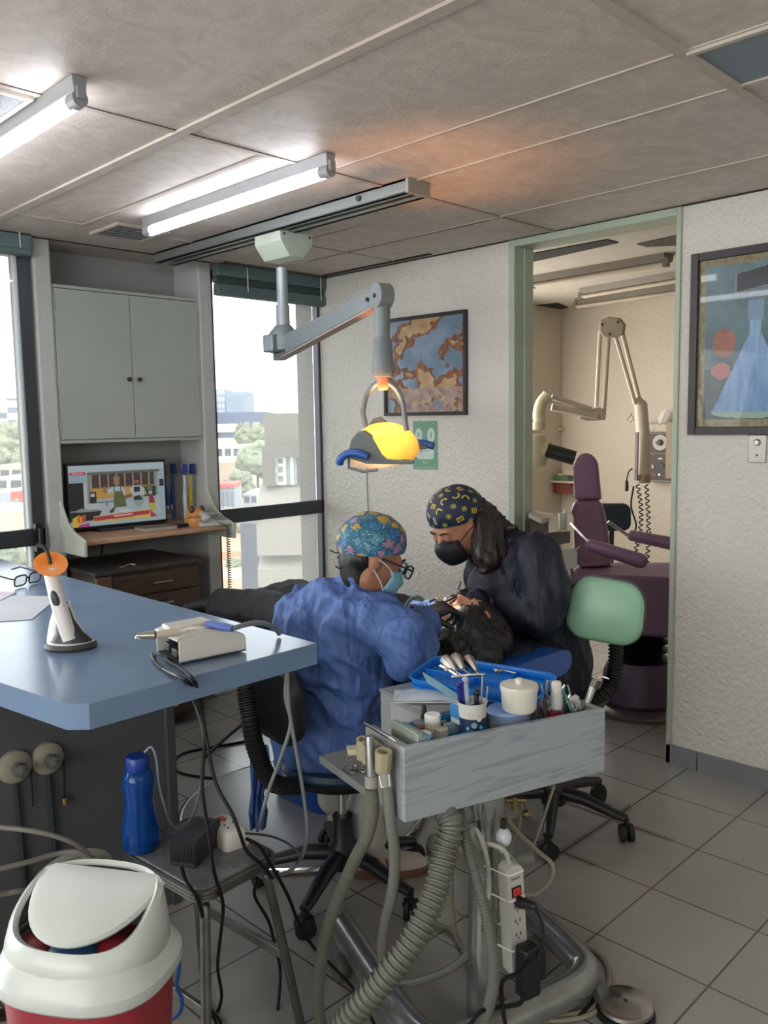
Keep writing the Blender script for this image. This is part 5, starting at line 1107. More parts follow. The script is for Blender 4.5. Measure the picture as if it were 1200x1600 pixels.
for lab, py0, big in (('black mains plug in the upper outlet of the strip on the cart', 1412, 0), ('large black power adapter in the lower outlet of the strip on the cart', 1500, 1)):
    c_ = P(822 if not big else 824, py0, 1.92)
    t = thing('mains_plug', lab, 'plug', c_)
    if big: build(MB().box((-.022, -.02, -.085), (.026, .02, .035), wmat(t) @ Matrix.Rotation(CR_, 4, 'Z')), 'body', BLACK, t, world=True, bevel=.006); build(MB().box((.018, -.018, -.055), (.045, .012, .02), wmat(t) @ Matrix.Rotation(CR_, 4, 'Z')), 'side_plug', BLACK, t, world=True, bevel=.005)
    else: build(MB().cap2(P(812, 1410, 1.93), .014, P(834, 1416, 1.9), .009), 'body', BLACK, t, world=True); build(MB().tube(spline([P(834, 1416, 1.9), P(846, 1440, 1.9), P(848, 1475, 1.9), P(838, 1500, 1.91)], 5), .004, 8), 'flex', BLACK, t, world=True)
bulbp = P(787, 1308, 1.96)
t = thing('water_bulb', 'small white glass bulb hanging on the cart column under the wood front', 'bulb', bulbp)
build(MB().ball(bulbp, (.019, .019, .023)), 'globe', mat('milky_bulb', 'c4cccf', .2), t, world=True); build(MB().cyl(bulbp+UPV*.02, bulbp+UPV*.045, .006), 'neck', BLACK, t, world=True)
t = thing('valve_fitting', 'brass valve fitting under the right half of the cart', 'valve', P(804, 1250, 2.1)); brs = mat('brass', '8a7a50', .35, .8)
build(MB().cyl(P(790, 1250, 2.1), P(822, 1250, 2.1), .006), 'pipe', brs, t, world=True); build(MB().cyl(P(804, 1244, 2.1), P(804, 1264, 2.1), .008), 'valve_body', brs, t, world=True); build(MB().ball(P(822, 1272, 2.15), .012), 'knob', brs, t, world=True)
single(MB().lathe([(.001, 0), (.02, .0), (.022, .03), (.015, .045), (.001, .048)], P(805, 1345, 2.08), D(1, .2, 0)), 'filter_cup', mat('clear_filter', '8a8a84', .3, alpha=.6), 'small cloudy filter cup behind the top of the power strip', 'filter')
# foot pedal
F0 = onz(977, 1585, 0)
t = thing('foot_pedal', 'round brushed steel foot pedal on the floor at the bottom edge', 'foot pedal', (F0.x, F0.y, 0))
rad = bpy.data.materials.new('turned_steel'); n, l, b = nodes(rad); b.inputs['Metallic'].default_value = 1; b.inputs['Roughness'].default_value = .3; b.inputs['Base Color'].default_value = lin('a8a39e'); b.inputs['Anisotropic'].default_value = .9
tg = n.new('ShaderNodeTangent'); tg.direction_type = 'RADIAL'; tg.axis = 'Z'; l.new(tg.outputs[0], b.inputs['Tangent'])
build(MB().lathe([(.001, 0), (.072, 0), (.075, .006), (.072, .018), (.001, .018)], seg=40), 'base', BLACK, t)
build(MB().lathe([(.001, .018), (.066, .018), (.070, .024), (.068, .032), (.062, .036), (.001, .038)], seg=48), 'cover', rad, t)
build(MB().lathe([(.001, .037), (.005, .037), (.005, .040), (.001, .041)]), 'screw', DARK, t)
# --------------------------------------------------------------- things on the cart
def onc(px, py, z):    # point at height z (world), used to place small things on the cart
    return onz(px, py, z)
def at_cart(name, label, cat, a_, b_, z, rz=0, group=None): 
    p = cart(a_, b_, z); return thing(name, label, cat, p, CR_+rz, group)
SHZ = .662
# clear drawer unit
clr = mat('clear_acrylic', 'c8cccc', .08, alpha=.38); lidg = mat('lid_grey', '8f9292', .35, alpha=.9)
ww, dd, hz_ = .33, .232, .138; D0 = cart(.182, .152+dd, SHZ+hz_)
t = thing('organiser_box', 'clear acrylic organiser box with a pale insert standing on the cart shelf', 'organiser box', M=Matrix.Translation((D0.x, D0.y, SHZ)) @ Matrix.Rotation(CR_, 4, 'Z'))
build(MB().box((0, -dd, 0), (.003, 0, hz_)).box((0, -dd, 0), (ww, -dd+.003, hz_)).box((0, -.003, 0), (ww, 0, hz_)).box((ww-.003, -dd, 0), (ww, 0, hz_)), 'walls', clr, t, smooth=False)
build(MB().box((-.003, -dd-.003, hz_), (ww+.003, .003, hz_+.007)), 'lid', lidg, t, bevel=.002)
build(MB().box((.006, -dd+.008, 0), (.012, -.04, hz_-.02)).box((.02, -dd+.006, 0), (ww-.01, -dd+.012, hz_-.03)), 'insert', mat('insert_white', 'd2d3d1', .5), t)
build(MB().box((.05, -dd+.012, .0), (ww-.02, -.02, .08)), 'drawer_block', mat('drawer_grey', 'a4a6a4', .5), t, bevel=.002)
dt2 = hz_+SHZ+.008
# pouch
pc = onz(672, 1086, dt2+.006)
t = thing('sterilisation_pouch', 'white and clear sterilisation pouch with dental burs lying on the organiser box', 'pouch', (pc.x, pc.y, dt2+.002), CR_-math.radians(34))
k = MB(); g_ = []
for i in range(13):
    row = []
    for j in range(9):
        x = -.085+.17*i/12; y = -.045+.09*j/8; z = .004+.014*(1-((x/.085)**2))*(1-(y/.045)**2)+.007*noise.noise(Vector((x*60, y*60, 1)))
        row.append(Vector((x, y, z)))
    g_.append(row)
k.loft(g_, cap=False, closed=False)
build(k, 'clear_film', mat('clear_film', 'd4e2ec', .08, alpha=.5), t, solid=.0008); build(MB().box((-.092, -.05, 0), (.092, .05, .002)), 'paper_back', mat('pouch_paper', 'c2c6c8', .6), t)
for i in range(4): build(MB().cap2((-.03+i*.022, -.02, .006), .003, (-.02+i*.022, .022, .006), .004), 'bur', STEEL, t)
# small blue-white carton
cc = onz(740, 1128, dt2-.02)
t = thing('carton', 'small blue and white carton standing behind the paper cup', 'carton', onz(722, 1128, dt2), CR_+.05)
build(MB().box((-.018, -.02, 0), (.035, .02, .045)), 'body', mat('carton_white', 'b8c2c8', .5), t, bevel=.001)
build(MB().box((-.0185, -.0205, .012), (-.002, -.02, .0452)).box((-.0188, -.0205, .012), (-.018, .0205, .0452)).box((-.0185, -.0206, .03), (.0352, -.02, .0452)), 'blue_print', mat('carton_blue', '3a7ab0', .5), t)
k = MB()
for i in range(7): k.box((.004+.004*i, -.0212, .014), (.0055+.004*i, -.0206, .028))
build(k, 'bar_print', DARK, t)
# blue compartment tray
trm = mat('tray_blue', '1f78d0', .3)
TC = P(752, 1068, 2.12); 
ta, tb2 = D(1, 0, -.32), D(.32, 0, 1); ta.z = tb2.z = 0
TM = Matrix.Translation(onz(754, 1070, dt2+.012)) @ Matrix((ta.normalized(), UPV.cross(ta.normalized()), UPV)).transposed().to_4x4() @ Matrix.Rotation(math.radians(-7), 4, 'Z') @ Matrix.Rotation(math.radians(3), 4, 'Y')
t = thing('instrument_tray', 'bright blue compartment tray holding extraction instruments on top of the cart', 'instrument tray', M=TM)
tw_, td_ = .165, .108
k = MB().prism(rrect(-tw_, -td_, tw_, td_, .03), 0, .003)
rg = []
for s_, z in ((0, .002), (.004, .022), (.010, .024), (.010, .020)): rg.append([Vector((x, y, z)) for x, y in rrect(-tw_-s_+.002, -td_-s_+.002, tw_+s_-.002, td_+s_-.002, .03+s_)])
k.loft(rg, cap=False)
build(k, 'pan', trm, t, solid=.0015)
k = MB().box((-tw_+.005, -.003, .002), (tw_-.005, .0, .018)).box((-.02, -td_+.005, .002), (-.017, -.001, .018)).box((.06, 0, .002), (.063, td_-.005, .018)).box((-.08, 0, .002), (-.077, td_-.005, .018)).box((.07, -td_+.005, .002), (.073, 0, .018))
build(k, 'divider', trm, t, bevel=.001)
# clear sheet under the tray
single(MB().loft([[P(x, y, 2.08)+UPV*dz for x, y in ((660, 1050), (715, 1085), (735, 1108), (668, 1066))] for dz in (-.002, .001)]), 'plastic_sheet', mat('clear_green', 'a0c4c8', .1, alpha=.45), 'clear greenish plastic lid sticking out under the left end of the blue tray', 'lid')
# elevators (fat steel handles) in the tray
for i, (hx1, hy1, hx2, hy2, tx, ty, wh) in enumerate(((697, 1032, 712, 1050, 722, 1056, 'left'), (712, 1029, 724, 1046, 738, 1056, 'middle'), (732, 1032, 744, 1050, 752, 1055, 'right'))):
    a, b_, c_ = P(hx1, hy1, 2.17), P(hx2, hy2, 2.10), P(tx, ty, 2.08)
    t = thing('dental_elevator', 'steel elevator with a fat bulbous handle in the blue tray, the %s of three' % wh, 'dental elevator', a)
    build(MB().tube(spline([a-(b_-a)*.05, a, a.lerp(b_, .35), b_], 4), [.008, .0125, .0155, .0165, .0165, .0162, .0158, .015, .014, .0125, .0105, .0085, .006][:13], 8), 'handle', mat('warm_steel', '9a948c', .28, .95), t, world=True)
    build(MB().tube([b_, c_], [.003, .002], 8), 'shank', CHROME, t, world=True)
for i, (x0, y0, x1, y1, d_, r_, lab) in enumerate(((690, 1042, 700, 1048, 2.12, .006, 'curved steel forceps handle at the left end of the blue tray'), (706, 1058, 758, 1054, 2.07, .004, 'long steel instrument lying across the blue tray under the elevators'), (772, 1046, 806, 1052, 2.13, .0022, 'thin white-tipped probe lying in the right half of the blue tray'), (688, 1040, 716, 1056, 2.10, .0045, 'steel instrument with a curved end under the left elevator'))):
    single(MB().tube(spline([P(x0, y0, d_), P((x0+x1)/2, (y0+y1)/2-1, d_-.02), P(x1, y1, d_-.03)], 5), r_, 8), 'dental_instrument', CHROME, lab, 'dental instrument')
single(MB().lathe([(.001, 0), (.009, 0), (.010, .008), (.006, .012), (.001, .012)], P(778, 1052, 2.1)), 'steel_cup', CHROME, 'small shiny steel cap in the middle of the blue tray', 'cap')
# paper cup with pens
U = P(738, 1140, 1.93)
cz0 = BZ+.04
cu_ = cart(.215, .062, cz0); 
t = thing('foam_cup', 'white foam cup with a navy printed band holding pens and brushes in the cart', 'cup', (P(738, 1118, 1.93).x, P(738, 1118, 1.93).y, cz0))
topz = P(738, 1094, 1.93).z-cz0
build(MB().lathe([(.001, 0), (.024, 0), (.0335, topz-.004), (.0355, topz), (.0325, topz), (.023, .006), (.001, .006)], seg=32), 'cup', mat('foam_white', 'cdcdca', .5), t)
build(MB().lathe([(.0266, topz*.28), (.0320, topz*.80)], seg=32), 'navy_band', mat('cup_navy', '1b2a4e', .5), t, solid=.0004)
zc_ = P(738, 1118, 1.93).z-cz0
for a_, dz, c_, rr in ((-.35, .010, 'b9b8a4', .0065), (.25, .003, 'c4c2b4', .0065), (-.1, -.012, '6f8aa0', .007), (.42, -.018, '4a90c8', .004), (-.55, -.02, '8a9a9c', .004)):
    ang = math.atan2(-FH.y, -FH.x)+a_+.12; zz = zc_+dz
    rcup = .0245+.0095*zz/topz
    d_ = Vector((math.cos(ang), math.sin(ang), 0)); build(MB().lathe([(.001, 0), (rr, 0), (rr, .0012), (.001, .0012)], d_*(rcup+.0008)+Vector((0, 0, zz)), d_, 14), 'printed_badge', mat('badge_'+c_, c_, .5), t)
cup = Vector((P(738, 1118, 1.93).x, P(738, 1118, 1.93).y, cz0))
for lab, px0, py0, r_, m_, dx_ in (('dark blue pen standing at the left of the foam cup', 722, 1066, .005, mat('pen_blue', '1a2070', .3), -.008), ('second dark blue marker in the foam cup, beside the first pen', 717, 1070, .0055, mat('pen_blue', '1a2070', .3), -.016), ('clear plastic syringe tube leaning in the foam cup', 727, 1062, .0065, mat('clear_tube', 'b8c4d4', .1, alpha=.6), 0), ('thin steel instrument with a round end standing in the foam cup', 754, 1054, .0022, STEEL, .012), ('black stiff brush standing in the foam cup', 745, 1082, .006, BLACK, .008), ('slim grey probe leaning right in the foam cup', 762, 1074, .002, STEEL, .014)):
    tp_ = P(px0, py0, 1.93); b2_ = cup+RT*dx_+UPV*.01
    single(MB().tube([b2_, tp_], r_, 10).ball(tp_, r_*1.3), 'pen' if 'pen' in lab or 'marker' in lab else 'dental_instrument', m_, lab, 'pen' if 'pen' in lab or 'marker' in lab else 'instrument')
# cream round pot with lid knob on a blue-lidded tub
tubc = P(797, 1125, 2.015)
tz0 = .70
t = thing('plastic_tub', 'translucent oval tub with a pale blue lid standing in the cart under the cream pot', 'tub', (tubc.x, tubc.y, tz0), CR_+.1)
tt = P(797, 1107, 2.015).z-tz0
ovr = lambda a_, b_, z: [Vector((a_*math.cos(2*PI*i/32), b_*math.sin(2*PI*i/32), z)) for i in range(32)]
build(MB().loft([ovr(.048, .036, 0), ovr(.058, .044, tt)]), 'tub', mat('tub_clear', '8d9cb4', .2, alpha=.75), t)
build(MB().loft([ovr(.061, .047, tt-.004), ovr(.063, .049, tt), ovr(.061, .047, tt+.004), ovr(.05, .037, tt+.003)]), 'lid', mat('tub_lid', '7d9ccc', .35), t)
build(MB().box((.058, -.012, tt-.004), (.070, .012, tt-.001)), 'lid_tab', mat('tub_lid', '7d9ccc', .35), t)
pz_ = tz0+tt+.0045; pt = P(811, 1100, 1.99)
t = thing('cream_pot', 'round cream pot with a knobbed lid standing on the tub in the cart', 'pot', (pt.x, pt.y, pz_), CR_)
ph = P(811, 1068, 1.99).z-pz_
build(MB().lathe([(.001, 0), (.036, 0), (.041, .006), (.043, ph-.012), (.001, ph-.012)], seg=36), 'body', mat('pot_cream', 'd2d0c4', .3), t)
build(MB().lathe([(.044, ph-.014), (.0455, ph-.006), (.044, ph), (.001, ph+.002)], seg=36), 'lid', mat('pot_cream', 'd2d0c4', .3), t)
build(MB().lathe([(.008, ph), (.009, ph+.014), (.001, ph+.015)]), 'knob', mat('pot_cream', 'd2d0c4', .3), t)
# pliers, bottle, hand instruments at right
for lab, x0, y0, x1, y1, sp, d_ in (('steel pliers standing open-handled just right of the cream pot', 842, 1068, 846, 1120, 10, 2.07), ('steel pliers with parallel handles standing left of the white bottle', 857, 1062, 860, 1118, 12, 2.08), ('steel pliers with curved tips standing right of the white bottle', 884, 1070, 886, 1112, 12, 2.10)):
    tp_, bt_ = P(x0, y0, d_), P(x1, y1, d_); a_ = thing('dental_pliers', lab, 'pliers', bt_-UPV*.02)
    s_ = RT*(sp/1312*d_)
    for sg in (-1, 1): build(MB().tube(spline([tp_+s_*sg*.15, tp_.lerp(bt_, .35)+s_*sg*.45, tp_.lerp(bt_, .6)+s_*sg*.12, bt_+s_*sg*.55-UPV*.02], 5), .0032, 8), 'handle', CHROME, a_, world=True)
    build(MB().cyl(tp_.lerp(bt_, .55)-FH*.005, tp_.lerp(bt_, .55)+FH*.005, .005), 'joint', STEEL, a_, world=True)
wb = P(869, 1120, 2.08)
t = thing('squeeze_bottle', 'small white bottle with a ribbed cap and faint print standing among the pliers', 'bottle', (wb.x, wb.y, wb.z-.01))
bh = P(869, 1078, 2.08).z-wb.z+.01
build(MB().lathe([(.001, 0), (.013, 0), (.0145, .004), (.0145, bh-.006), (.011, bh), (.001, bh)]), 'body', mat('bottle_white', 'c0c2c0', .4), t)
build(MB().lathe([(.0125, bh-.001), (.0125, bh+.020), (.010, bh+.024), (.001, bh+.025)], seg=18), 'cap', WHITE, t)
build(MB().lathe([(.0148, .016), (.0148, .034)], seg=24), 'label', mat('label_print', '9aa0a0', .5), t)
single(MB().box((0, 0, 0), (.035, .02, .02), Matrix.Translation(P(862, 1126, 2.05)) @ Matrix.Rotation(CR_, 4, 'Z')), 'red_box', mat('dark_red', '7a1c28', .4), 'dark red little box in front of the white bottle in the cart', 'box', bevel=.003)
for lab, pts, r_, m_ in (('cream-handled instrument lying against the cart front below the pliers', [(858, 1114), (864, 1100), (866, 1088)], .005, CREAM), ('teal-ended steel instrument between the bottle and the crumpled foil', [(893, 1110), (884, 1092), (880, 1076)], .003, mat('teal', '2f8a86', .4)), ('thin steel probe standing behind the right pliers', [(880, 1108), (878, 1080), (882, 1070)], .002, CHROME), ('short steel hook instrument at the right end of the cart', [(900, 1106), (896, 1096), (888, 1098), (886, 1094)], .003, CHROME), ('steel probe leaning right beside the pliers', [(862, 1118), (852, 1082), (854, 1062)], .002, CHROME)):
    single(MB().tube(spline([P(x, y, 2.08) for x, y in pts], 4), r_, 8), 'dental_instrument', m_, lab, 'dental instrument')
k = MB().ball(P(897, 1098, 2.10), (.02, .012, .022)); me = fuse(k, .003, 0, 'foil'); wrinkle(me, lambda c, n_: .006*noise.noise(c*120))
o = place_mesh(me, 'crumpled_film', mat('foil_white', 'b8bab6', .3), None, True); tag(o, 'crumpled whitish plastic film at the right end of the cart', 'film')
k = MB().ball(P(905, 1104, 2.12), (.028, .014, .014)); me = fuse(k, .003, 0, 'bag'); wrinkle(me, lambda c, n_: .006*noise.noise(c*90))
o = place_mesh(me, 'clear_bag', mat('bag_clear', '8a8c88', .2, alpha=.7), None, True); tag(o, 'crumpled clear bag in the far right corner of the cart', 'bag')
t = thing('air_syringe', 'steel three-way syringe with a bent tip standing at the right end of the cart', 'syringe', P(922, 1096, 2.13))
build(MB().tube([P(916, 1100, 2.13), P(922, 1086, 2.13), P(929, 1066, 2.13)], [.008, .0085, .010], 14), 'handle', mat('syringe_body', 'b0b2ae', .35, .4), t, world=True)
build(MB().tube([P(927, 1074, 2.125), P(933, 1062, 2.125)], .0125, 12), 'head', mat('syringe_head', '5c5a55', .35, .7), t, world=True)
build(MB().tube(spline([P(932, 1062, 2.13), P(938, 1058, 2.13), P(944, 1058, 2.13), P(951, 1061, 2.13)], 4), .0022, 8), 'tip', CHROME, t, world=True)
# left compartment: slides box, bottles, blue tray
t = at_cart('slide_box', 'pale translucent flat box standing on edge at the left end of the cart', 'box', .072, .07, cz0)
zt = TZ-cz0
build(MB().box((-.022, -.06, 0), (-.008, .05, zt+.012)), 'cover', mat('pale_green_clear', '9aa99c', .25, alpha=.9), t, bevel=.002); build(MB().box((-.007, -.06, 0), (.012, .045, zt+.004)), 'tray', mat('pale_blue_box', '6f94a4', .35), t, bevel=.002)
t = at_cart('parts_tray', 'blue plastic parts tray in the left half of the cart holding little jars', 'tray', .15, .075, cz0)
zb_ = zt-.018
k = MB().box((-.06, -.058, zb_-.02), (.09, .05, zb_-.017)).box((-.06, -.058, zb_-.02), (-.057, .05, zb_+.012)).box((.087, -.058, zb_-.02), (.09, .05, zb_+.012)).box((-.06, .047, zb_-.02), (.09, .05, zb_+.012)).box((-.06, -.058, zb_-.02), (.09, -.055, zb_+.004))
build(k, 'pan', mat('tray_blue2', '2a86b4', .35), t); build(MB().box((-.05, -.05, 0), (.08, .045, zb_-.02)), 'riser', DARK, t)
jz = cz0+zb_-.017
def jar(label, px, py, r, h, m1, m2, d_=1.9, nm='jar'):
    r *= 1.3; h *= 1.25; p = onz(px, py, jz); t = thing(nm, label, 'jar', (p.x, p.y, jz))
    build(MB().lathe([(.001, 0), (r, 0), (r, h*.62), (r*.85, h*.68), (.001, h*.68)], seg=24), 'body', m1, t)
    build(MB().lathe([(r*.98, h*.66), (r, h*.68), (r, h*.96), (r*.9, h), (.001, h)], seg=24), 'lid', m2, t)
jar('white capped jar standing in the middle of the blue parts tray', 676, 1148, .0145, .040, mat('jar_beige', 'b4b09c', .4), WHITE)
jar('low white-lidded jar in front of the orange cup', 661, 1158, .0145, .016, WHITE, WHITE)
jar('small clear cup with orange contents in the blue parts tray', 655, 1146, .0125, .024, mat('orange_clear', 'b4482c', .3), mat('clear_lid', '9aa0a0', .2, alpha=.6))
jar('beige lump-shaped jar right of the white capped jar', 690, 1152, .012, .018, mat('jar_beige', 'b4b09c', .4), mat('jar_beige', 'b4b09c', .4))
p = onz(663, 1140, jz); t = thing('dropper_bottle', 'black rubber dropper bottle standing behind the white capped jar', 'dropper bottle', (p.x, p.y, jz))
build(MB().lathe([(.001, 0), (.011, 0), (.011, .022), (.006, .028), (.001, .028)]), 'bottle', mat('amber_dark', '2a1c16', .3), t); build(MB().lathe([(.008, .026), (.008, .036), (.0055, .038), (.0058, .052), (.004, .060), (.001, .061)]), 'dropper_bulb', RUBBER, t)
p = onz(706, 1146, jz); single(MB().box((-.022, -.004, 0), (.022, .004, .028), Matrix.Translation((p.x, p.y, jz)) @ Matrix.Rotation(CR_, 4, 'Z')), 'clear_box', mat('clear_blue_box', '8fa4ae', .2, alpha=.8), 'small clear greyish box leaning on the right side of the blue parts tray', 'box', bevel=.002)
p = onz(692, 1142, jz); single(MB().box((-.012, -.004, 0), (.012, .004, .024), Matrix.Translation((p.x, p.y, jz)) @ Matrix.Rotation(CR_+.3, 4, 'Z')), 'grey_block', mat('taupe_block', '7c7468', .5), 'small taupe block behind the clear box in the blue parts tray', 'block', bevel=.002)
# shelf contents: pile of steel rings and clamps, beige caps, bracket tray
pile = random.Random(3)
for i in range(11):
    px_, py_ = pile.uniform(540, 576), pile.uniform(1185, 1205); p = onz(px_, py_, SHZ+.004+.004*(i % 3))
    a_ = pile.uniform(0, PI); d_ = Vector((math.cos(a_), math.sin(a_), 0)); s_ = Vector((-d_.y, d_.x, 0))
    pts = [p-d_*.014, p-d_*.006+s_*.006, p+d_*.004+s_*.004, p+d_*.008-s_*.004, p-d_*.001-s_*.006, p-d_*.012-s_*.002, p-d_*.018]
    single(MB().tube(spline(pts, 3), .0018, 6), 'dental_clamp', CHROME, 'small bright steel dental clamp in the pile on the left shelf of the cart', 'dental clamp', 'steel clamps on the cart shelf')
p = onz(561, 1172, SHZ+.006); single(MB().box((-.03, -.018, -.006), (.03, .018, .008), Matrix.Translation(p) @ Matrix.Rotation(CR_-.4, 4, 'Z')), 'cream_case', CREAM, 'small cream rectangular case on the cart shelf behind the hose holders', 'case', bevel=.002)
for lab, x, y in (('beige rubber hose cap standing on the cart shelf, left of two', 570, 1163), ('beige rubber hose cap standing on the cart shelf, right of two', 577, 1161)):
    p = P(x, y, 1.98); single(MB().lathe([(.010, -.02), (.012, .015), (.001, .016)], p, (0, .1, 1), 10), 'rubber_plug', bei, lab, 'cap')
# ================================================================== NEXT ROOM
# ceiling lights and vents
dkl = mat('unlit_lamp_body', '6f675c', .5); dkt = mat('unlit_tube', 'b0a594', .4)
def unlit(label, x0, y0, x1, y1, w_=.055):
    a = Vector((x0, y0, 2.37)); b_ = Vector((x1, y1, 2.37)); t = thing('ceiling_light', label, 'ceiling light', (a+b_)/2)
    d = (b_-a).normalized(); s_ = Vector((-d.y, d.x, 0))
    build(MB().loft([[a+s_*q-UPV*z for q, z in ((-w_, -.03), (w_, -.03), (w_*.7, .012), (-w_*.7, .012))], [b_+s_*q-UPV*z for q, z in ((-w_, -.03), (w_, -.03), (w_*.7, .012), (-w_*.7, .012))]]), 'batten', dkl, t, world=True, smooth=False)
    build(MB().cyl(a-UPV*.028+s_*w_*.5, b_-UPV*.028+s_*w_*.5, .014), 'tube', dkt, t, world=True)
    for e_ in (a, b_): build(MB().cbox(e_-UPV*.02+s_*w_*.5, (.03, .03, .05)), 'end_cap', dkl, t, world=True)
def rl_(x, y): p = onz(x, y, 2.37); return p.x, p.y
unlit('long unlit fluorescent fitting on the next room ceiling, nearer one', *rl_(1045, 405), *rl_(836, 440))
unlit('dark unlit fluorescent fitting on the next room ceiling, farther one', *rl_(1075, 430), *rl_(912, 458), .05)
unlit('bare unlit tube fitting at the back of the next room ceiling', *rl_(1075, 448), *rl_(900, 474), .02)
def vent(label, pts, m_):
    q = [onz(x, y, 2.395) for x, y in pts]; single(MB().loft([q, [p+UPV*.004 for p in q]]), 'ceiling_vent', m_, label, 'vent', smooth=False)
vent('dark slot in the next room ceiling at the upper left of the doorway', [(830, 397), (948, 375), (966, 380), (830, 410)], jd)
vent('dark grille in the next room ceiling at the upper right of the doorway', [(995, 382), (1060, 368), (1060, 384), (1010, 386)], mat('grille_dark', '4a4640', .7))
vent('small dark vent at the far left of the next room ceiling', [(832, 478), (872, 474), (888, 481), (832, 490)], jd)
# x-ray unit on the back wall
xr = mat('xray_beige', 'beb3a0', .4); xrd = mat('xray_dark_beige', '8f8268', .5)  # second, darker beige for bracket, foot and rear plate
dX = 5.66
def W(x, y, d=dX): return P(x, y, d)
XRT = t = thing('xray_machine', 'cream wall-mounted dental x-ray machine with a folding arm in the next room', 'x-ray machine', W(1000, 750, 5.8))
c0_ = W(1004, 700, 5.80)
build(MB().tube([W(1004, 672, 5.80), W(1005, 752, 5.80)], .047, 20), 'wall_column', xr, t, world=True)
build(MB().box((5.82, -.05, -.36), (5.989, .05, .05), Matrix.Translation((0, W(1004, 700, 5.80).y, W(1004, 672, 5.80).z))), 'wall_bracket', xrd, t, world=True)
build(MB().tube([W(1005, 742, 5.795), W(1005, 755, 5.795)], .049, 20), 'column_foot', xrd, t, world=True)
build(MB().box((-.008, -.01, -.20), (.008, .01, .13), Matrix.Translation(W(995, 705, 5.745))), 'label_strip', mat('strip_label', '6f6a66', .5), t, world=True)
build(MB().tube([W(1004, 674, 5.80), W(1001, 632, 5.78), W(992, 622, 5.77)], [.047, .045, .032], 16), 'shoulder', xr, t, world=True)
def bar(a, b_, r_=.017, d=dX, nm='arm_bar'):
    return build(MB().tube([W(*a, d), W(*b_, d)], r_, 8, ell=1.3), nm, xr, t, world=True)
bar((960, 520), (993, 632), .013, 5.72); bar((972, 518), (1000, 628), .014, 5.76)
bar((938, 518), (932, 636), .013, 5.62); bar((951, 520), (943, 652), .014, 5.60)
pl = [(938, 500), (948, 496), (966, 498), (974, 508), (972, 522), (962, 528), (944, 527), (937, 518)]
build(MB().loft([[W(x, y, 5.58) for x, y in pl], [W(x, y, 5.62) for x, y in pl]]), 'elbow_plate', xr, t, world=True, bevel=.004)
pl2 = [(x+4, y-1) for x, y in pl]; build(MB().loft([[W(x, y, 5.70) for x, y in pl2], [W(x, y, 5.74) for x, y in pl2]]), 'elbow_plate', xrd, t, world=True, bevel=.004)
for x, y in ((941, 507), (966, 503), (953, 522)): build(MB().cyl(W(x, y, 5.58), W(x, y, 5.57), .009), 'bolt', DARK, t, world=True)
pl = [(916, 640), (938, 636), (946, 648), (946, 656), (918, 658), (902, 654)]
build(MB().loft([[W(x, y, 5.52) for x, y in pl], [W(x, y, 5.60) for x, y in pl]]), 'lower_elbow', xr, t, world=True, bevel=.006)
bar((862, 620), (924, 640), .015, 5.5); bar((862, 636), (934, 650), .019, 5.5)
build(MB().tube(spline([W(856, 618, 5.45), W(846, 630, 5.45), W(842, 648, 5.45), W(844, 660, 5.45)], 4), .040, 12), 'head_joint', mat('xray_pale', 'c4bfa2', .4), t, world=True)
build(MB().lathe([(.001, 0), (.07, 0), (.085, .04), (.085, .16), (.07, .20), (.001, .20)], W(836, 728, 5.4), (0, 0, 1), 24), 'tube_head', mat('xray_pale', 'c4bfa2', .4), t, world=True)
build(MB().lathe([(.001, 0), (.045, 0), (.045, .05), (.001, .05)], W(842, 664, 5.42)-UPV*.03, (0, 0, 1)), 'yoke', xr, t, world=True)
build(MB().tube([W(850, 702, 5.35), W(898, 716, 5.32)], .046, 20), 'cone', BLACK, t, world=True)
build(MB().tube([W(846, 701, 5.35), W(852, 703, 5.35)], .055, 20), 'cone_ring', mat('xray_pale', 'c4bfa2', .4), t, world=True)
# control box with tissue box
b0 = onx(1011, 675, 5.90); b1 = onx(1048, 754, 5.90); Y1, Y0_, Z1, Z0 = b0.y, b1.y-.02, b0.z, b1.z
t = thing('xray_control', 'brown x-ray control box with a round dial mounted on the next room wall', 'control box', M=Matrix.Translation((5.985, (Y0_+Y1)/2, Z0)) @ Matrix.Rotation(math.radians(-90), 4, 'Z'))
hw_ = (Y1-Y0_)/2; hh = Z1-Z0
build(MB().box((-hw_, -.085, 0), (hw_, 0, hh)), 'case', mat('control_case', '6a665f', .4, .3), t, bevel=.004)
build(MB().box((-hw_+.01, -.089, .014), (hw_-.01, -.084, hh*.56)).box((-hw_+.01, -.089, hh*.575), (hw_-.01, -.084, hh-.012)), 'face_plate', mat('control_brown', '3c332f', .5), t)
build(MB().lathe([(.001, 0), (.058, 0), (.058, .003), (.001, .003)], (0, -.089, hh*.79), (0, -1, 0), 32), 'dial', mat('dial_grey', 'b0aba0', .4), t)
build(MB().lathe([(.024, 0), (.020, .02), (.001, .021)], (0, -.092, hh*.79), (0, -1, 0), 20).box((-.03, -.108, hh*.785), (.0, -.093, hh*.80)), 'dial_knob', BLACK, t)
build(MB().box((-.03, -.095, hh*.30), (.035, -.088, hh*.37)).box((-.0, -.095, hh*.37), (.012, -.088, hh*.40)), 'switch_bar', BLACK, t)
build(MB().box((-.012, -.094, hh*.455), (.025, -.088, hh*.49)).box((-.062, -.094, hh*.27), (-.045, -.088, hh*.34)), 'indicator', mat('indicator', 'b8b2a6', .4), t)
build(MB().box((-.06, -.092, hh*.12), (-.025, -.088, hh*.17)), 'red_button', mat('dark_red', '7a1c28', .4), t)
build(MB().cyl((0, -.088, hh*.15), (0, -.094, hh*.15), .008), 'button', STEEL, t)
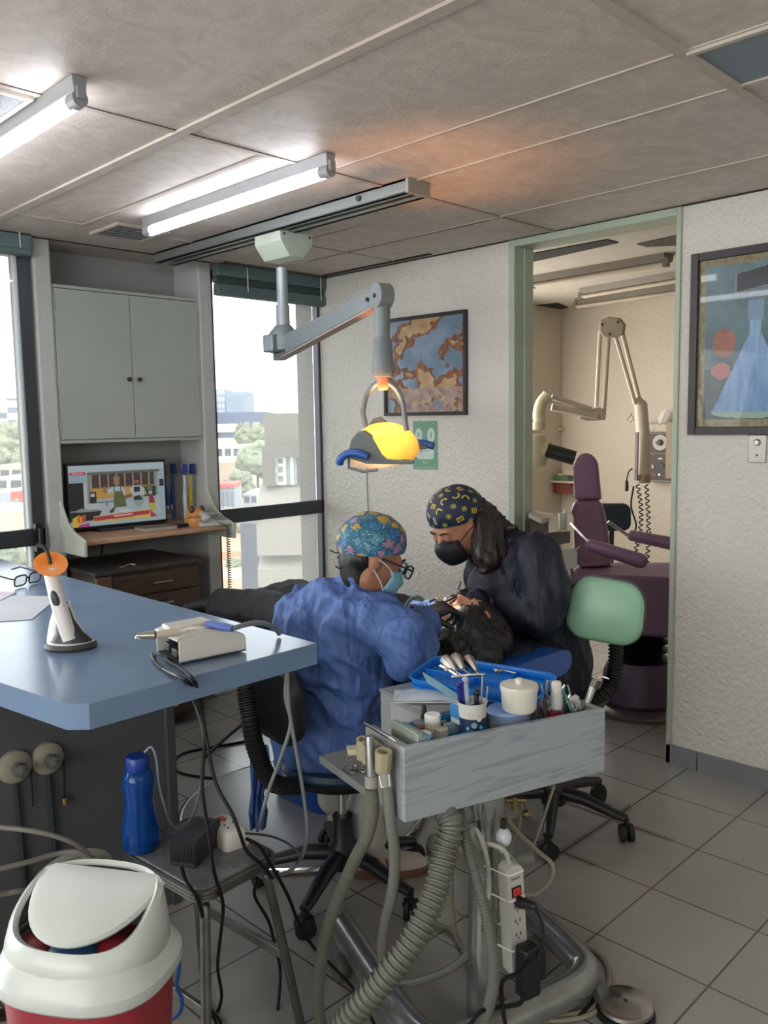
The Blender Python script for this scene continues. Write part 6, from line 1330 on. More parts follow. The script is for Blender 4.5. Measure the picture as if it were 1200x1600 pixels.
text('lettering', 'GENERAL', .014, wmat(t) @ Matrix.Translation((0, -.0895, hh*.635)) @ Matrix.Rotation(PI/2, 4, 'X'), BLACK, t) if False else None
t = thing('tissue_box', 'patterned tissue box with a raised tissue on top of the x-ray control box', 'tissue box', M=Matrix.Translation((5.93, (Y0_+Y1)/2+.03, Z1+.001)) @ Matrix.Rotation(math.radians(-90), 4, 'Z'))
build(MB().box((-.12, -.05, 0), (.11, .05, .058)), 'carton', mat('tissue_carton', 'b5afa0', .6, var=.25, vs=30), t, bevel=.002)
k = MB(); k.loft([[Vector((x*s_+dx_, y*s_, z)) for x, y in ((-.04, -.004), (0, -.018), (.04, .0), (0, .016))] for s_, z, dx_ in ((.6, .058, .02), (1, .10, .035), (.8, .14, .05), (.15, .17, .06))]); build(k, 'tissue', mat('tissue_white', 'd6d2ca', .8), t)
# cords
ck_ = []
for i in range(160): a = i*.75; ck_.append(W(996, 757, 5.75)+Vector((0, 0, -.0042*i))+RT*(.012*math.cos(a)+.03*math.sin(i*.03))+FH*.012*math.sin(a))
build(MB().tube(spline(ck_, 2), .0045, 5), 'coiled_cord', CABLEK, XRT, world=True)
ck_ = []
for i in range(170): a = i*.75; ck_.append(W(1010, 757, 5.75)+Vector((0, 0, -.0046*i))+RT*(.012*math.cos(a)+.02*math.sin(i*.02))+FH*.012*math.sin(a))
build(MB().tube(spline(ck_, 2), .0045, 5), 'coiled_cord', CABLEK, XRT, world=True)
ck_ = [W(987, 870, 5.75)]
for i in range(60): a = i*.75; ck_.append(W(988, 800, 5.75)+Vector((0, 0, -.008*i))+RT*(.02*math.cos(a)-.02)+FH*.012*math.sin(a))
build(MB().tube(spline([W(990, 760, 5.74), W(986, 790, 5.74), W(994, 820, 5.74), W(990, 838, 5.74), W(1000, 848, 5.74), W(1014, 842, 5.74), W(1016, 830, 5.74)], 6), .006, 6), 'coiled_cord', CABLEK, XRT, world=True)
t = thing('hand_switch', 'black hand switch hanging on a short cord beside the x-ray column', 'switch', W(979, 760, 5.75))
build(MB().tube(spline([W(988, 732, 5.75), W(982, 738, 5.75), W(979, 752, 5.75)], 4), .005, 6), 'cord', CABLEK, t, world=True); build(MB().cap2(W(979, 753, 5.75), .012, W(979, 765, 5.75), .013), 'grip', BLACK, t, world=True)
single(MB().tube([W(985, 648, 5.6), W(980, 655, 5.6), W(984, 661, 5.6), W(990, 655, 5.6), W(985, 645, 5.6)], .004, 6), 'film_clips', mat('clip_white', 'c8c0b0', .4), 'white film holder rings hooked on the x-ray arm', 'rings')
# red-brown bracket shelf
rw = wood('red_wood', '5e2a1e', '7a3a28', .45, (1, 1, 8), 3)
s0, s1_ = onx(846, 750, 5.90), onx(905, 748, 5.90)
t = thing('bracket_shelf', 'reddish wooden bracket shelf with a white top on the next room wall', 'shelf', M=Matrix.Translation((5.985, (s0.y+s1_.y)/2, s0.z)) @ Matrix.Rotation(math.radians(-90), 4, 'Z'))
sw_ = abs(s0.y-s1_.y)/2
build(MB().box((-sw_, -.16, -.012), (sw_, 0, .006)), 'board', mat('shelf_white_top', 'b5aca0', .4), t, bevel=.002)
build(MB().box((-sw_+.02, -.12, -.10), (sw_-.02, -.10, -.012)), 'apron', rw, t, bevel=.003)
for x in (-sw_+.03, sw_-.06): build(MB().prism([(0, 0), (-.13, 0), (-.12, -.03), (-.06, -.06), (-.05, -.11), (-.02, -.13), (0, -.17)], x, x+.03, Matrix.Translation((0, 0, -.012)) @ Matrix(((0, 0, 1, 0), (1, 0, 0, 0), (0, 1, 0, 0), (0, 0, 0, 1)))), 'bracket', rw, t, bevel=.003)
for lab, x0, x1, z0, z1, c_ in (('green and white box lying on the bracket shelf', -.04, .10, .006, .045, '54705c'), ('dark flat box on the bracket shelf, right of the green one', .10, .19, .006, .05, '3a4038'), ('pale pink carton on top of the boxes on the bracket shelf', .05, .18, .05, .095, 'b8a89c'), ('yellow tube lying on the boxes on the bracket shelf', .0, .06, .046, .066, 'c0a860')):
    q0 = wmat(t) @ Vector((x0, -.12, z0)); single(MB().box((x0, -.12, z0), (x1, -.03, z1), wmat(t)), 'box', mat('boxc_'+c_, c_, .5), lab, 'box', bevel=.002)
for i in range(3):
    single(MB().lathe([(.001, 0), (.013, 0), (.013, .03), (.008, .036), (.001, .037)], wmat(t) @ Vector((-.14+i*.035, -.08, .006))), 'vial', mat('vial_clear', 'a8b0a0', .2, alpha=.7), 'little clear vial at the left end of the bracket shelf, %s of three' % ('left', 'middle', 'right')[i], 'vial')
single(MB().box((5.93, 3.86, 1.42), (5.98, 3.885, 1.435)), 'wall_hook', CREAM, 'small cream ledge on the far left wall of the next room', 'ledge')
# purple dental chair
pv = mat('purple_vinyl', '745770', .42, var=.04); pvd = mat('purple_base', '4a3a52', .45)
t = thing('dental_chair', 'purple vinyl dental chair with long armrests in the next room', 'dental chair', (P(1000, 900, 4.3).x, P(1000, 900, 4.3).y, 0))
def padx(pts, d, th, m_, nm, nrm=None, bev=.02):
    q = [P(x, y, d) if not isinstance(d, (list, tuple)) else P(x, y, d[i]) for i, (x, y) in enumerate(pts)]
    nn = nrm if nrm else D(-.4, .25, -1)
    return build(MB().loft([q, [p-nn*th for p in q]]), nm, m_, t, world=True, bevel=bev, seg=4)
def ar_(cx, cy, rx, ry, a0, a1, n_=8): return [(cx+rx*math.cos(math.radians(a0+(a1-a0)*i/n_)), cy-ry*math.sin(math.radians(a0+(a1-a0)*i/n_))) for i in range(n_+1)]
padx([(896, 776)]+[(896, 730)]+ar_(915, 730, 19, 23, 180, 20)+[(938, 776), (936, 780), (898, 780)], 4.55, .07, pv, 'headrest')
padx([(896, 782), (936, 780), (944, 800), (954, 872), (952, 884), (906, 886), (896, 878), (895, 808), (892, 800), (892, 795)], [4.55, 4.55, 4.5, 4.35, 4.3, 4.25, 4.3, 4.5, 4.5, 4.52], .09, pv, 'backrest')
# seat: long pad running right
a, b_, c_, d_ = P(886, 895, 4.15), P(905, 878, 4.5), P(1090, 878, 4.5), P(1090, 905, 4.0)
k = MB(); rg = []
for z, in_ in ((-.30, .05), (-.27, 0), (-.06, 0), (-.02, .01), (0, .04)):
    cen = (a+b_+c_+d_)/4; rg.append([q+(cen-q)*in_*.5+UPV*z for q in (a, b_, c_, d_)])
build(k.loft(rg), 'seat', pv, t, world=True, bevel=.03, seg=4)
for (x0, y0, x1, y1, dd) in ((924, 852, 1000, 876, 4.05), (988, 837, 1052, 850, 4.6)):
    ap, bp_ = P(x0, y0, dd), P(x1, y1, dd-.1)
    build(MB().cap2(ap, .030, bp_, .036), 'armrest', pv, t, world=True)
build(MB().tube([P(892, 818, 4.45), P(922, 850, 4.1)], .007, 8), 'arm_strut', STEEL, t, world=True)
build(MB().tube([P(950, 815, 4.6), P(986, 840, 4.6)], .009, 8), 'arm_strut', STEEL, t, world=True)
cb0 = Vector((P(1000, 980, 4.35).x, P(1000, 980, 4.35).y, 0))
build(MB().lathe([(.001, .0), (.26, .0), (.27, .02), (.25, .035), (.001, .04)], cb0, seg=40), 'base_plate', mat('base_steel', '8a8684', .3, .8), t, world=True)
build(MB().lathe([(.001, .03), (.18, .03), (.20, .06), (.18, .20), (.15, .26), (.001, .26)], cb0), 'base_cover', pvd, t, world=True)
bl_ = MB()
for i in range(5): bl_.lathe([(.11, .25+i*.045), (.15, .27+i*.045), (.11, .295+i*.045)], cb0, seg=28)
build(bl_, 'bellows', BLACK, t, world=True)
# blue-green stool back behind it
t = thing('stool_backrest', 'dark teal padded backrest of a stool standing behind the purple chair', 'chair', P(960, 815, 5.2))
build(MB().loft([[P(x, y, 5.2)+FH*q*.06 for x, y in [(940, 787)]+ar_(975, 800, 12, 13, 90, 0, 4)+ar_(975, 818, 12, 12, 0, -90, 4)+[(940, 830)]] for q in (0, 1)]), 'pad', mat('teal_vinyl', '2c3d4a', .45), t, world=True, bevel=.015, seg=3)
build(MB().tube([P(955, 820, 5.25), P(953, 900, 5.25), P(953, 960, 5.25)], .02, 8), 'post', BLACK, t, world=True)
# side table with boxes, and white drawer box by the door
wt = mat('table_white', 'b5b2aa', .4)
t = thing('side_table', 'small white-topped side table seen through the doorway', 'table', (P(850, 862, 4.3).x, P(850, 862, 4.3).y, 0))
def slab(pts, z0, th, m_, nm, T=t, bev=.003):
    q = [onz(x, y, z0) for x, y in pts]; return build(MB().loft([[p-UPV*th for p in q], q]), nm, m_, T, world=True, bevel=bev)
def pslab(pts, d, th): return [P(x, y, d_) for (x, y), d_ in zip(pts, d)]
q = pslab([(826, 802), (836, 798), (870, 804), (846, 812)], [3.9, 4.3, 4.3, 3.9], 0)
build(MB().loft([[p-UPV*.02 for p in q], q]), 'top', wt, t, world=True, smooth=False)
q = [P(826, 868, 3.9), P(840, 852, 4.4), P(892, 860, 4.4), P(880, 872, 3.95)]
build(MB().loft([[p-UPV*.03 for p in q], q]), 'lower_top', mat('table_grey', '8c877c', .5), t, world=True, smooth=False)
build(MB().box((-.02, -.05, 0), (.30, .3, .70)), 'body', mat('table_side', '6e6a60', .5), t, bevel=.003)
t = thing('storage_box', 'dark wooden pigeonhole box with a bright end panel on the side table', 'box', P(842, 825, 4.2))
build(MB().loft([[P(x, y, dd) for x, y in ((828, 812), (858, 808), (858, 832), (828, 836))] for dd in (4.1, 4.35)]), 'case', mat('box_dark', '4a4440', .5), t, world=True, smooth=False)
build(MB().loft([[P(x, y, dd) for x, y in ((857, 808), (872, 805), (872, 830), (857, 832))] for dd in (4.08, 4.3)]), 'end_panel', mat('box_bright', 'c9bfae', .5), t, world=True, smooth=False)
single(MB().loft([[P(x, y, dd) for x, y in ((852, 833), (891, 830), (891, 848), (870, 852), (852, 850))] for dd in (4.2, 4.4)]), 'carton', mat('carton_brown', '4c463f', .5), 'brown carton lying under the pigeonhole box on the side table', 'box', smooth=False)
t = thing('beaker', 'clear beaker with a white stick standing on the side table beside the purple chair', 'beaker', P(880, 828, 4.4))
build(MB().lathe([(.022, 0), (.026, .09), (.024, .09), (.02, .002)], P(880, 828, 4.4), seg=20), 'glass', mat('beaker_clear', 'c4c8c4', .1, alpha=.45), t, world=True)
build(MB().tube([P(878, 826, 4.4), P(882, 796, 4.4)], .004, 6), 'stick', WHITE, t, world=True)
t = thing('drawer_unit', 'open pale drawer box sticking out just behind the assistant at the doorway', 'drawer', P(880, 880, 3.7))
q = [[P(x, y, dd) for x, y in ((858, 862), (902, 856), (902, 885), (876, 896), (858, 892))] for dd in (3.65, 3.9)]
build(MB().loft(q), 'box', mat('drawer_pale', '9c9c92', .5), t, world=True, bevel=.003)
build(MB().tube([P(900, 860, 3.64), P(906, 854, 3.62)], .005, 6), 'handle', STEEL, t, world=True)
build(MB().tube([P(885, 892, 3.8), P(886, 1000, 3.9)], .008, 6).tube([P(893, 888, 3.9), P(894, 990, 4.0)], .008, 6), 'leg', STEEL, t, world=True)
# ================================================================== BLUE DENTAL CHAIR AND PATIENT'S SUPPORT
bv = mat('blue_vinyl', '1c4f9c', .32, var=.03)
t = thing('dental_chair', 'blue dental treatment chair under the reclining patient', 'dental chair', (2.12, 2.3, 0))
def pad(x0, x1, y0, z0, y1, z1, th, nm):
    rg = []
    for k_ in range(9):
        f = k_/8; y = y0+(y1-y0)*f; z = z0+(z1-z0)*f; w_ = 1-.25*abs(2*f-1)**6
        xm, xh = (x0+x1)/2, (x1-x0)/2*w_
        rg.append([Vector((xm+xh*c, y, z+th/2*s_)) for c, s_ in [(math.copysign(abs(math.cos(a))**.35, math.cos(a)), math.copysign(abs(math.sin(a))**.8, math.sin(a))) for a in [2*PI*i/28 for i in range(28)]]])
    return build(MB().loft(rg), nm, bv, t, world=True, bevel=.0)
pad(1.88, 2.34, 1.44, .735, 2.35, .60, .085, 'backrest')
pad(1.87, 2.37, 2.33, .56, 2.85, .60, .11, 'seat')
pad(1.98, 2.34, 2.83, .60, 3.30, .58, .09, 'legrest')
cbp = Vector((1.98, 2.45, 0))
ring_ = []
build(MB().lathe([(.001, .0), (.46, .0), (.47, .012), (.46, .024), (.44, .026), (.001, .026)], cbp, seg=60), 'base_plate', mat('base_grey', '8f9090', .35, .3), t, world=True)
build(MB().tube([cbp+Vector((.468*math.cos(a), .468*math.sin(a), .014)) for a in [2*PI*i/60 for i in range(61)]], .011, 8), 'base_rim', CHROME, t, world=True)
build(MB().loft([[cbp+Vector((x*s_+.0, y*s_, z)) for x, y in rrect(-.02, -.16, .22, .20, .08)] for s_, z in ((.9, .026), (1, .05), (1, .10), (.92, .12), (.6, .14), (.55, .44), (.75, .52))]), 'pedestal', mat('blue_base', '1a4690', .35), t, world=True)
# ================================================================== PEOPLE
skin_tan = mat('skin_tan', '9c6b52', .5, var=.05, sss=.15); skin_light = mat('skin_light', 'b98468', .5, var=.05, sss=.15)
brow_m = mat('brow_dark', '1d1613', .8); hair_m = mat('hair_black', '0b090a', .5, var=.3, vs=60, bump=.3, bs=120, stretch=(1, 1, .12)); hair_b = mat('hair_dark_brown', '1c1412', .45, var=.3, vs=60, bump=.5, bs=120, stretch=(1, 1, .12))
glove_m = mat('black_nitrile', '17181b', .38, bump=.3, bs=80)
def head_prims(k, M):
    R = M.to_3x3()
    def e(c, r): k.ball(M @ Vector(c), r, R, 20, 14)
    def c(a, ra, b_, rb): k.cap2(M @ Vector(a), ra, M @ Vector(b_), rb)
    e((0, -.018, .035), (.074, .092, .080)); e((0, .012, -.01), (.064, .072, .085)); e((0, .040, -.055), (.050, .045, .048))
    e((0, .070, -.085), (.020, .017, .016)); c((-.045, .0, -.06), .018, (-.012, .065, -.088), .015); c((.045, .0, -.06), .018, (.012, .065, -.088), .015)
    c((0, .082, .018), .009, (0, .100, -.014), .011); e((0, .104, -.018), (.010, .009, .008)); e((.011, .094, -.020), (.007, .009, .006)); e((-.011, .094, -.020), (.007, .009, .006))
    c((-.034, .070, .030), .011, (.034, .070, .030), .011); e((.036, .062, -.018), (.018, .016, .015)); e((-.036, .062, -.018), (.018, .016, .015))
    e((.029, .076, .012), (.014, .009, .009)); e((-.029, .076, .012), (.014, .009, .009))
    c((-.018, .082, -.043), .0055, (.018, .082, -.043), .0055); c((-.015, .080, -.053), .0065, (.015, .080, -.053), .0065)
    for s_ in (-1, 1): e((s_*.072, -.008, .0), (.009, .018, .030)); e((s_*.070, -.004, -.026), (.007, .010, .010))
def face_parts(t, M, lips='8a4a44'):
    for s_ in (-1, 1):
        build(MB().tube([M @ Vector((s_*x, y, z)) for x, y, z in ((.012, .088, .034), (.028, .087, .040), (.045, .074, .036))], [.0025, .0034, .002], 8), 'eyebrow', brow_m, t, world=True)
        build(MB().tube([M @ Vector((s_*x, y, z)) for x, y, z in ((.017, .085, .006), (.029, .088, .003), (.042, .079, .006))], .0016, 6), 'eyelashes', brow_m, t, world=True)
    build(MB().cap2(M @ Vector((-.016, .087, -.048)), .0035, M @ Vector((.016, .087, -.048)), .0035), 'lips', mat('lips_'+lips, lips, .4), t, world=True)
def limb(k, pts, rs):
    for i in range(len(pts)-1): k.cap2(pts[i], rs[i], pts[i+1], rs[i+1], 18)
def hand(k, W_, d, nrm, curl=(.5, .6, .4), th=(.5, .3), s=1.0, left=False):
    """palm and five separate bent fingers; d towards the fingertips, nrm out of the back of the hand"""
    d = Vector(d).normalized(); n_ = (Vector(nrm)-d*Vector(nrm).dot(d)).normalized(); sd_ = d.cross(n_)*(-1 if left else 1)
    pl_ = lambda a, b_, c: W_+d*a*s+sd_*b_*s+n_*c*s
    for b0, b1 in ((-.024, -.030), (-.008, -.010), (.010, .010), (.024, .028)): k.cap2(pl_(.005, b0, 0), .015*s, pl_(.080, b1, 0), .0115*s)
    L = ((.040, .026, .020), (.044, .029, .022), (.041, .027, .021), (.032, .021, .018))
    for i, b0 in enumerate((.030, .010, -.011, -.030)):
        p = pl_(.082, b0, 0); a = 0; v = d; spread = (b0*1.6)
        for j in range(3):
            a += curl[j]*(1+.12*i); v = (d*math.cos(a)-n_*math.sin(a)+sd_*spread*max(0, 1-a)).normalized()
            q_ = p+v*L[i][j]*s; k.cap2(p, (.0098-.0012*j)*s, q_, (.0090-.0013*j)*s, 12); p = q_
    p = pl_(.022, .026, -.004); v = (d*.65+sd_*.75-n_*th[0]).normalized()
    q_ = p+v*.040*s; k.cap2(p, .0125*s, q_, .0105*s, 12); v2 = (v*.7+d*.6-n_*th[1]-sd_*.15).normalized(); r_ = q_+v2*.034*s; k.cap2(q_, .0105*s, r_, .0085*s, 12)
    return pl_
def folds(amp, fr, dirv, seed=0):
    dirv = Vector(dirv).normalized()
    def f(c, n_):
        q_ = c - dirv*(c.dot(dirv)*.84)
        q_ = q_ + Vector((noise.noise(c*5+Vector((seed, 0, 0))), noise.noise(c*5+Vector((0, seed, 9))), 0))*.06
        a = noise.noise(q_*fr+Vector((seed, 3, 1))); b_ = noise.noise(q_*fr*2.3+Vector((1, seed, 4)))
        return amp*(1-2*abs(a)*1.6)+amp*.45*(1-2.6*abs(b_))
    return f
def gown_mat(nm, col, st=.42):
    m = mat(nm, col, .62, var=.05, vs=3); n, l, b = nodes(m)
    tc = n.new('ShaderNodeTexCoord'); mp = n.new('ShaderNodeMapping'); mp.inputs['Scale'].default_value = (1.5, 1.5, .38); mp.inputs['Rotation'].default_value = (.5, .6, .2); l.new(tc.outputs['Object'], mp.inputs[0])
    prev = None
    for sc__, w_ in ((6, 1.0), (13, .4), (30, .06)):
        q = n.new('ShaderNodeTexNoise'); q.inputs['Scale'].default_value = sc__; q.inputs['Detail'].default_value = 1.5; q.inputs['Distortion'].default_value = .7; l.new(mp.outputs[0], q.inputs['Vector'])
        a_ = n.new('ShaderNodeMath'); a_.operation = 'SUBTRACT'; a_.inputs[1].default_value = .5; l.new(q.outputs[0], a_.inputs[0])
        c_ = n.new('ShaderNodeMath'); c_.operation = 'ABSOLUTE'; l.new(a_.outputs[0], c_.inputs[0])
        d_ = n.new('ShaderNodeMath'); d_.operation = 'MULTIPLY_ADD'; d_.inputs[1].default_value = -w_; d_.inputs[2].default_value = 0; l.new(c_.outputs[0], d_.inputs[0])
        if prev is not None: l.new(prev, d_.inputs[2])
        prev = d_.outputs[0]
    bp = n.new('ShaderNodeBump'); bp.inputs['Strength'].default_value = st; bp.inputs['Distance'].default_value = .12; l.new(prev, bp.inputs['Height']); l.new(bp.outputs[0], b.inputs['Normal'])
    return m
def sneaker(nm, t, heel, d, m_up, m_sole, L=.27, stripes=None, up=UPV):
    d = Vector((d[0], d[1], 0)).normalized(); s_ = Vector((-d.y, d.x, 0)); M = Matrix.Translation(heel) @ Matrix((d, s_, UPV)).transposed().to_4x4()
    def ring(z, sc_=1, n_=28, hh=None):
        o = []
        for i in range(n_):
            a = 2*PI*i/n_; x = math.cos(a); y = math.sin(a)
            w_ = .036+.012*max(0, x)*(1-abs(x)*.4)
            o.append(M @ Vector((L/2+L/2*x*sc_, y*w_*1.05*sc_, z+(0 if hh is None else hh(L/2+L/2*x*sc_)))))
        return o
    hh = lambda x: .050*max(0, min(1, (L*.66-x)/(L*.4)))
    sole = build(MB().loft([ring(0, .96), ring(.006, 1), ring(.026, 1.0), ring(.03, .97)]), nm+'_sole', m_sole, t, world=True)
    build(MB().loft([ring(.026, .97), ring(.045, .95, hh=lambda x: hh(x)*.4), ring(.062, .84, hh=lambda x: hh(x)*.8), ring(.072, .55, hh=lambda x: hh(x))]), nm, m_up, t, world=True)
    if stripes:
        for q_ in (.42, .52, .62): build(MB().tube([M @ Vector((L*q_, -.043, .03)), M @ Vector((L*(q_-.05), -.037, .06)), M @ Vector((L*(q_-.07), -.024, .078))], .0045, 6), 'stripe', stripes, t, world=True)
        build(MB().tube([M @ Vector((L*.74, 0, .068)), M @ Vector((L*.62, .008, .086)), M @ Vector((L*.55, -.008, .098))], .0035, 6), 'laces', mat('lace_purple', '6a3f5c', .7), t, world=True)
def cap_mesh(M, r, zcut, fn, nu=150, nv=90, puff=.0):
    k = MB(); vs = []; top = 0.0
    rows = []
    for j in range(nv+1):
        th = (PI*.5+math.asin(min(1, max(-1, -zcut))))*j/nv
        row = []
        for i in range(nu):
            ph = 2*PI*i/nu
            x, y, z = math.sin(th)*math.cos(ph), math.sin(th)*math.sin(ph), math.cos(th)
            g_ = 1+puff*(noise.noise(Vector((x*2.2, y*2.2, z*2.2)))*1.0+.35*abs(noise.noise(Vector((x*6, y*6, z*3)))))
            gather = 1-.05*max(0, (th-1.45))*(1+.5*math.sin(ph*26))
            row.append(M @ Vector((x*r[0]*g_*gather, y*r[1]*g_*gather, z*r[2]*g_)))
        rows.append(row)
    for j in range(nv):
        for i in range(nu):
            i2 = (i+1) % nu; u = 2*PI*(i+.5)/nu; v = (j+.5)/nv
            th = (PI*.5+math.asin(min(1, max(-1, -zcut))))*v
            d_ = Vector((math.sin(th)*math.cos(u), math.sin(th)*math.sin(u), math.cos(th)))
            c_ = fn(d_); k.usecol = True; k.cur = (c_[0], c_[1], c_[2], 1)
            k.add([rows[j][i], rows[j+1][i], rows[j+1][i2], rows[j][i2]], [(0, 1, 2, 3)])
    me = k.mesh('scrub_cap', False)
    bm = bmesh.new(); bm.from_mesh(me); bmesh.ops.remove_doubles(bm, verts=bm.verts, dist=1e-5); bmesh.ops.recalc_face_normals(bm, faces=bm.faces); bm.to_mesh(me); bm.free(); me.shade_smooth(); return me
capR = random.Random(11)
def sph(n_):
    o = []
    for i in range(n_):
        z = 1-2*(i+.5)/n_; a = i*2.39996; r_ = math.sqrt(1-z*z); o.append(Vector((r_*math.cos(a), r_*math.sin(a), z)))
    return o
P1 = sph(90); P1c = [capR.choice(('b8923a', '94728a', '3a72a8', '2f6f7a', '4a8490', '2a5a9a', '9a7a94', 'a89040', '2c5c84')) for _ in P1]; P1s = [capR.uniform(.11, .24) for _ in P1]
def pat1(d):
    base_ = L3('1f4c6c').lerp(L3('2f7494'), max(0, min(1, noise.noise(d*4)*.8+.5)))
    for p, c_, s_ in zip(P1, P1c, P1s):
        e_ = (d-p).length+.10*noise.noise(d*13)+.03*noise.noise(d*30)
        if e_ < s_: base_ = L3(c_) if e_ < s_*.8 else L3('2a4a6a'); break
    if abs(noise.noise(d*7+Vector((5, 5, 5)))) < .012: base_ = L3('a8b8c0')
    return base_*(.85+.3*(noise.noise(d*18)*.5+.5))
P2 = sph(84); P2k = [capR.randrange(4) for _ in P2]
def pat2(d):
    base_ = L3('17233c'); best = min(range(len(P2)), key=lambda i: (d-P2[i]).length_squared); p = P2[best]
    t1 = p.cross(Vector((.1, .2, 1))).normalized(); t2 = p.cross(t1)
    a = best*1.7; x = (d-p).dot(t1)*.50; y = (d-p).dot(t2)*.50; x, y = x*math.cos(a*.3)-y*math.sin(a*.3), x*math.sin(a*.3)+y*math.cos(a*.3); r_ = math.hypot(x, y)
    y_ = L3('c0aa3c'); k_ = P2k[best]
    if k_ == 0 and .045 < r_ < .07 and x > -.01: return y_             # crescent
    if k_ == 1 and (abs(math.hypot(x-.035, y)-.028) < .008 or abs(math.hypot(x+.035, y)-.028) < .008): return L3('b8b890')   # goggles
    if k_ == 2 and (abs(x) < .055 and abs(y) < .045 and (abs(abs(x)-.045) < .012 or abs(x) < .01 or y > .033)): return y_     # block letter
    if k_ == 3 and (r_ < .022 or (.035 < r_ < .045)): return L3('a8a858')
    return base_
# ---------------------------------------------------------------- blue gowned dentist
gb = gown_mat('blue_gown', '46639c')
HB0 = basis(D(.82, -.42, .22), UPV, (0, 0, 0)); CC1 = P(581, 847, 2.50); HB = Matrix.Translation(CC1-HB0 @ Vector((0, -.022, .048))) @ HB0
t = thing('person', 'person in a blue surgical gown, flowered cap and glasses, seated leaning over the patient', 'person', (BC.x, BC.y, 0))
pel = P(520, 1128, 2.70); tor = P(535, 1040, 2.66); upb = P(548, 968, 2.58); nk = P(572, 905, 2.50)
shR = P(590, 968, 2.43); shL = P(492, 958, 2.62); elR = P(632, 1026, 2.37); haR = P(660, 966, 2.53)
elL = P(560, 1010, 2.85); haL = P(668, 962, 2.82)
knR = P(640, 1150, 2.75); knL = P(600, 1130, 3.05)
ftR = onz(574, 1366, 0); ftL = onz(528, 1300, 0)
k = MB(); head_prims(k, HB)
limb(k, [HB @ Vector((0, -.02, -.05)), nk, upb, tor, pel], [.052, .052, .07, .08, .09])
limb(k, [shR, elR, haR], [.045, .038, .027]); limb(k, [shL, elL, haL], [.045, .038, .027]); limb(k, [upb, shR], [.05, .045]); limb(k, [upb, shL], [.05, .045])
for kn, ft in ((knR, ftR), (knL, ftL)): limb(k, [pel, kn, ft+UPV*.09, ft+UPV*.05], [.09, .055, .036, .04])
b_ = place_mesh(fuse(k, .0075, 3), 'body', skin_tan, t)
face_parts(t, HB)
# gown
k = MB()
limb(k, [P(562, 906, 2.515), P(555, 930, 2.53)], [.056, .085])
limb(k, [P(476, 968, 2.64), P(530, 955, 2.54), P(588, 966, 2.46)], [.088, .108, .080])
limb(k, [P(500, 985, 2.60), P(517, 1050, 2.62), P(520, 1140, 2.66)], [.145, .135, .155]); limb(k, [P(560, 985, 2.50), P(548, 1060, 2.56), P(540, 1150, 2.62)], [.125, .115, .13])
limb(k, [P(500, 1160, 2.66), P(560, 1165, 2.62)], [.125, .12])
limb(k, [shR+UPV*-.02, P(625, 998, 2.38), elR+UPV*.0, P(648, 1010, 2.42), haR], [.080, .082, .074, .058, .040])
limb(k, [shL, elL, haL], [.08, .065, .05])
limb(k, [pel, knR], [.13, .095]); limb(k, [pel, knL], [.13, .095]); limb(k, [P(470, 1100, 2.7), P(455, 1180, 2.72)], [.07, .06])
me = fuse(k, .0085, 5, 'surgical_gown')
f1 = folds(.014, 11, (RT*.75-UPV*.62), 2)
wrinkle(me, f1)
place_mesh(me, 'surgical_gown', gb, t)
def sheet(rows_, name, m_, t, th=.002, amp=.0):
    k = MB(); k.loft([[Vector(p)+(FH*amp*math.sin(i*1.7+j*.9) if amp else Vector()) for i, p in enumerate(r_)] for j, r_ in enumerate(rows_)], cap=False, closed=False); return build(k, name, m_, t, world=True, solid=th)
def drape(cols, d_, n_=10):  # list of (xleft,xright,y)
    return [[P(a+(b2-a)*i/n_, y, d_) for i in range(n_+1)] for a, b2, y in cols]
sheet(drape([(392, 420, 1165), (390, 424, 1200), (392, 412, 1240), (388, 418, 1270), (392, 414, 1296)], 2.72), 'gown_tail', gb, t, .002, .012)
sheet(drape([(440, 600, 1175), (425, 600, 1205), (415, 590, 1232)], 2.66, 14), 'gown_hem', gb, t, .002, .010) if False else None
# trousers and shoes
tw_m = mat('white_trousers', 'b5b3ae', .8, bump=.3, bs=20)
k = MB()
for kn, ft in ((knR, ftR), (knL, ftL)): limb(k, [kn-UPV*.04, ft+UPV*.24, ft+UPV*.13], [.085, .070, .066])
me = fuse(k, .009, 3, 'trousers'); wrinkle(me, folds(.006, 14, UPV, 8)); place_mesh(me, 'trousers', tw_m, t)
sneaker('sneaker', t, ftR-D(.95, 0, .1)*.06, D(.95, 0, .05), mat('shoe_white', 'b8aea6', .6), mat('gum_sole', '6e4a38', .6), .265, mat('shoe_stripe', '7a4a52', .6))
sneaker('sneaker', t, ftL-D(.6, 0, .6)*.05, D(.6, 0, .6), mat('shoe_white', 'b8aea6', .6), mat('gum_sole', '6e4a38', .6), .26, mat('shoe_stripe', '7a4a52', .6))
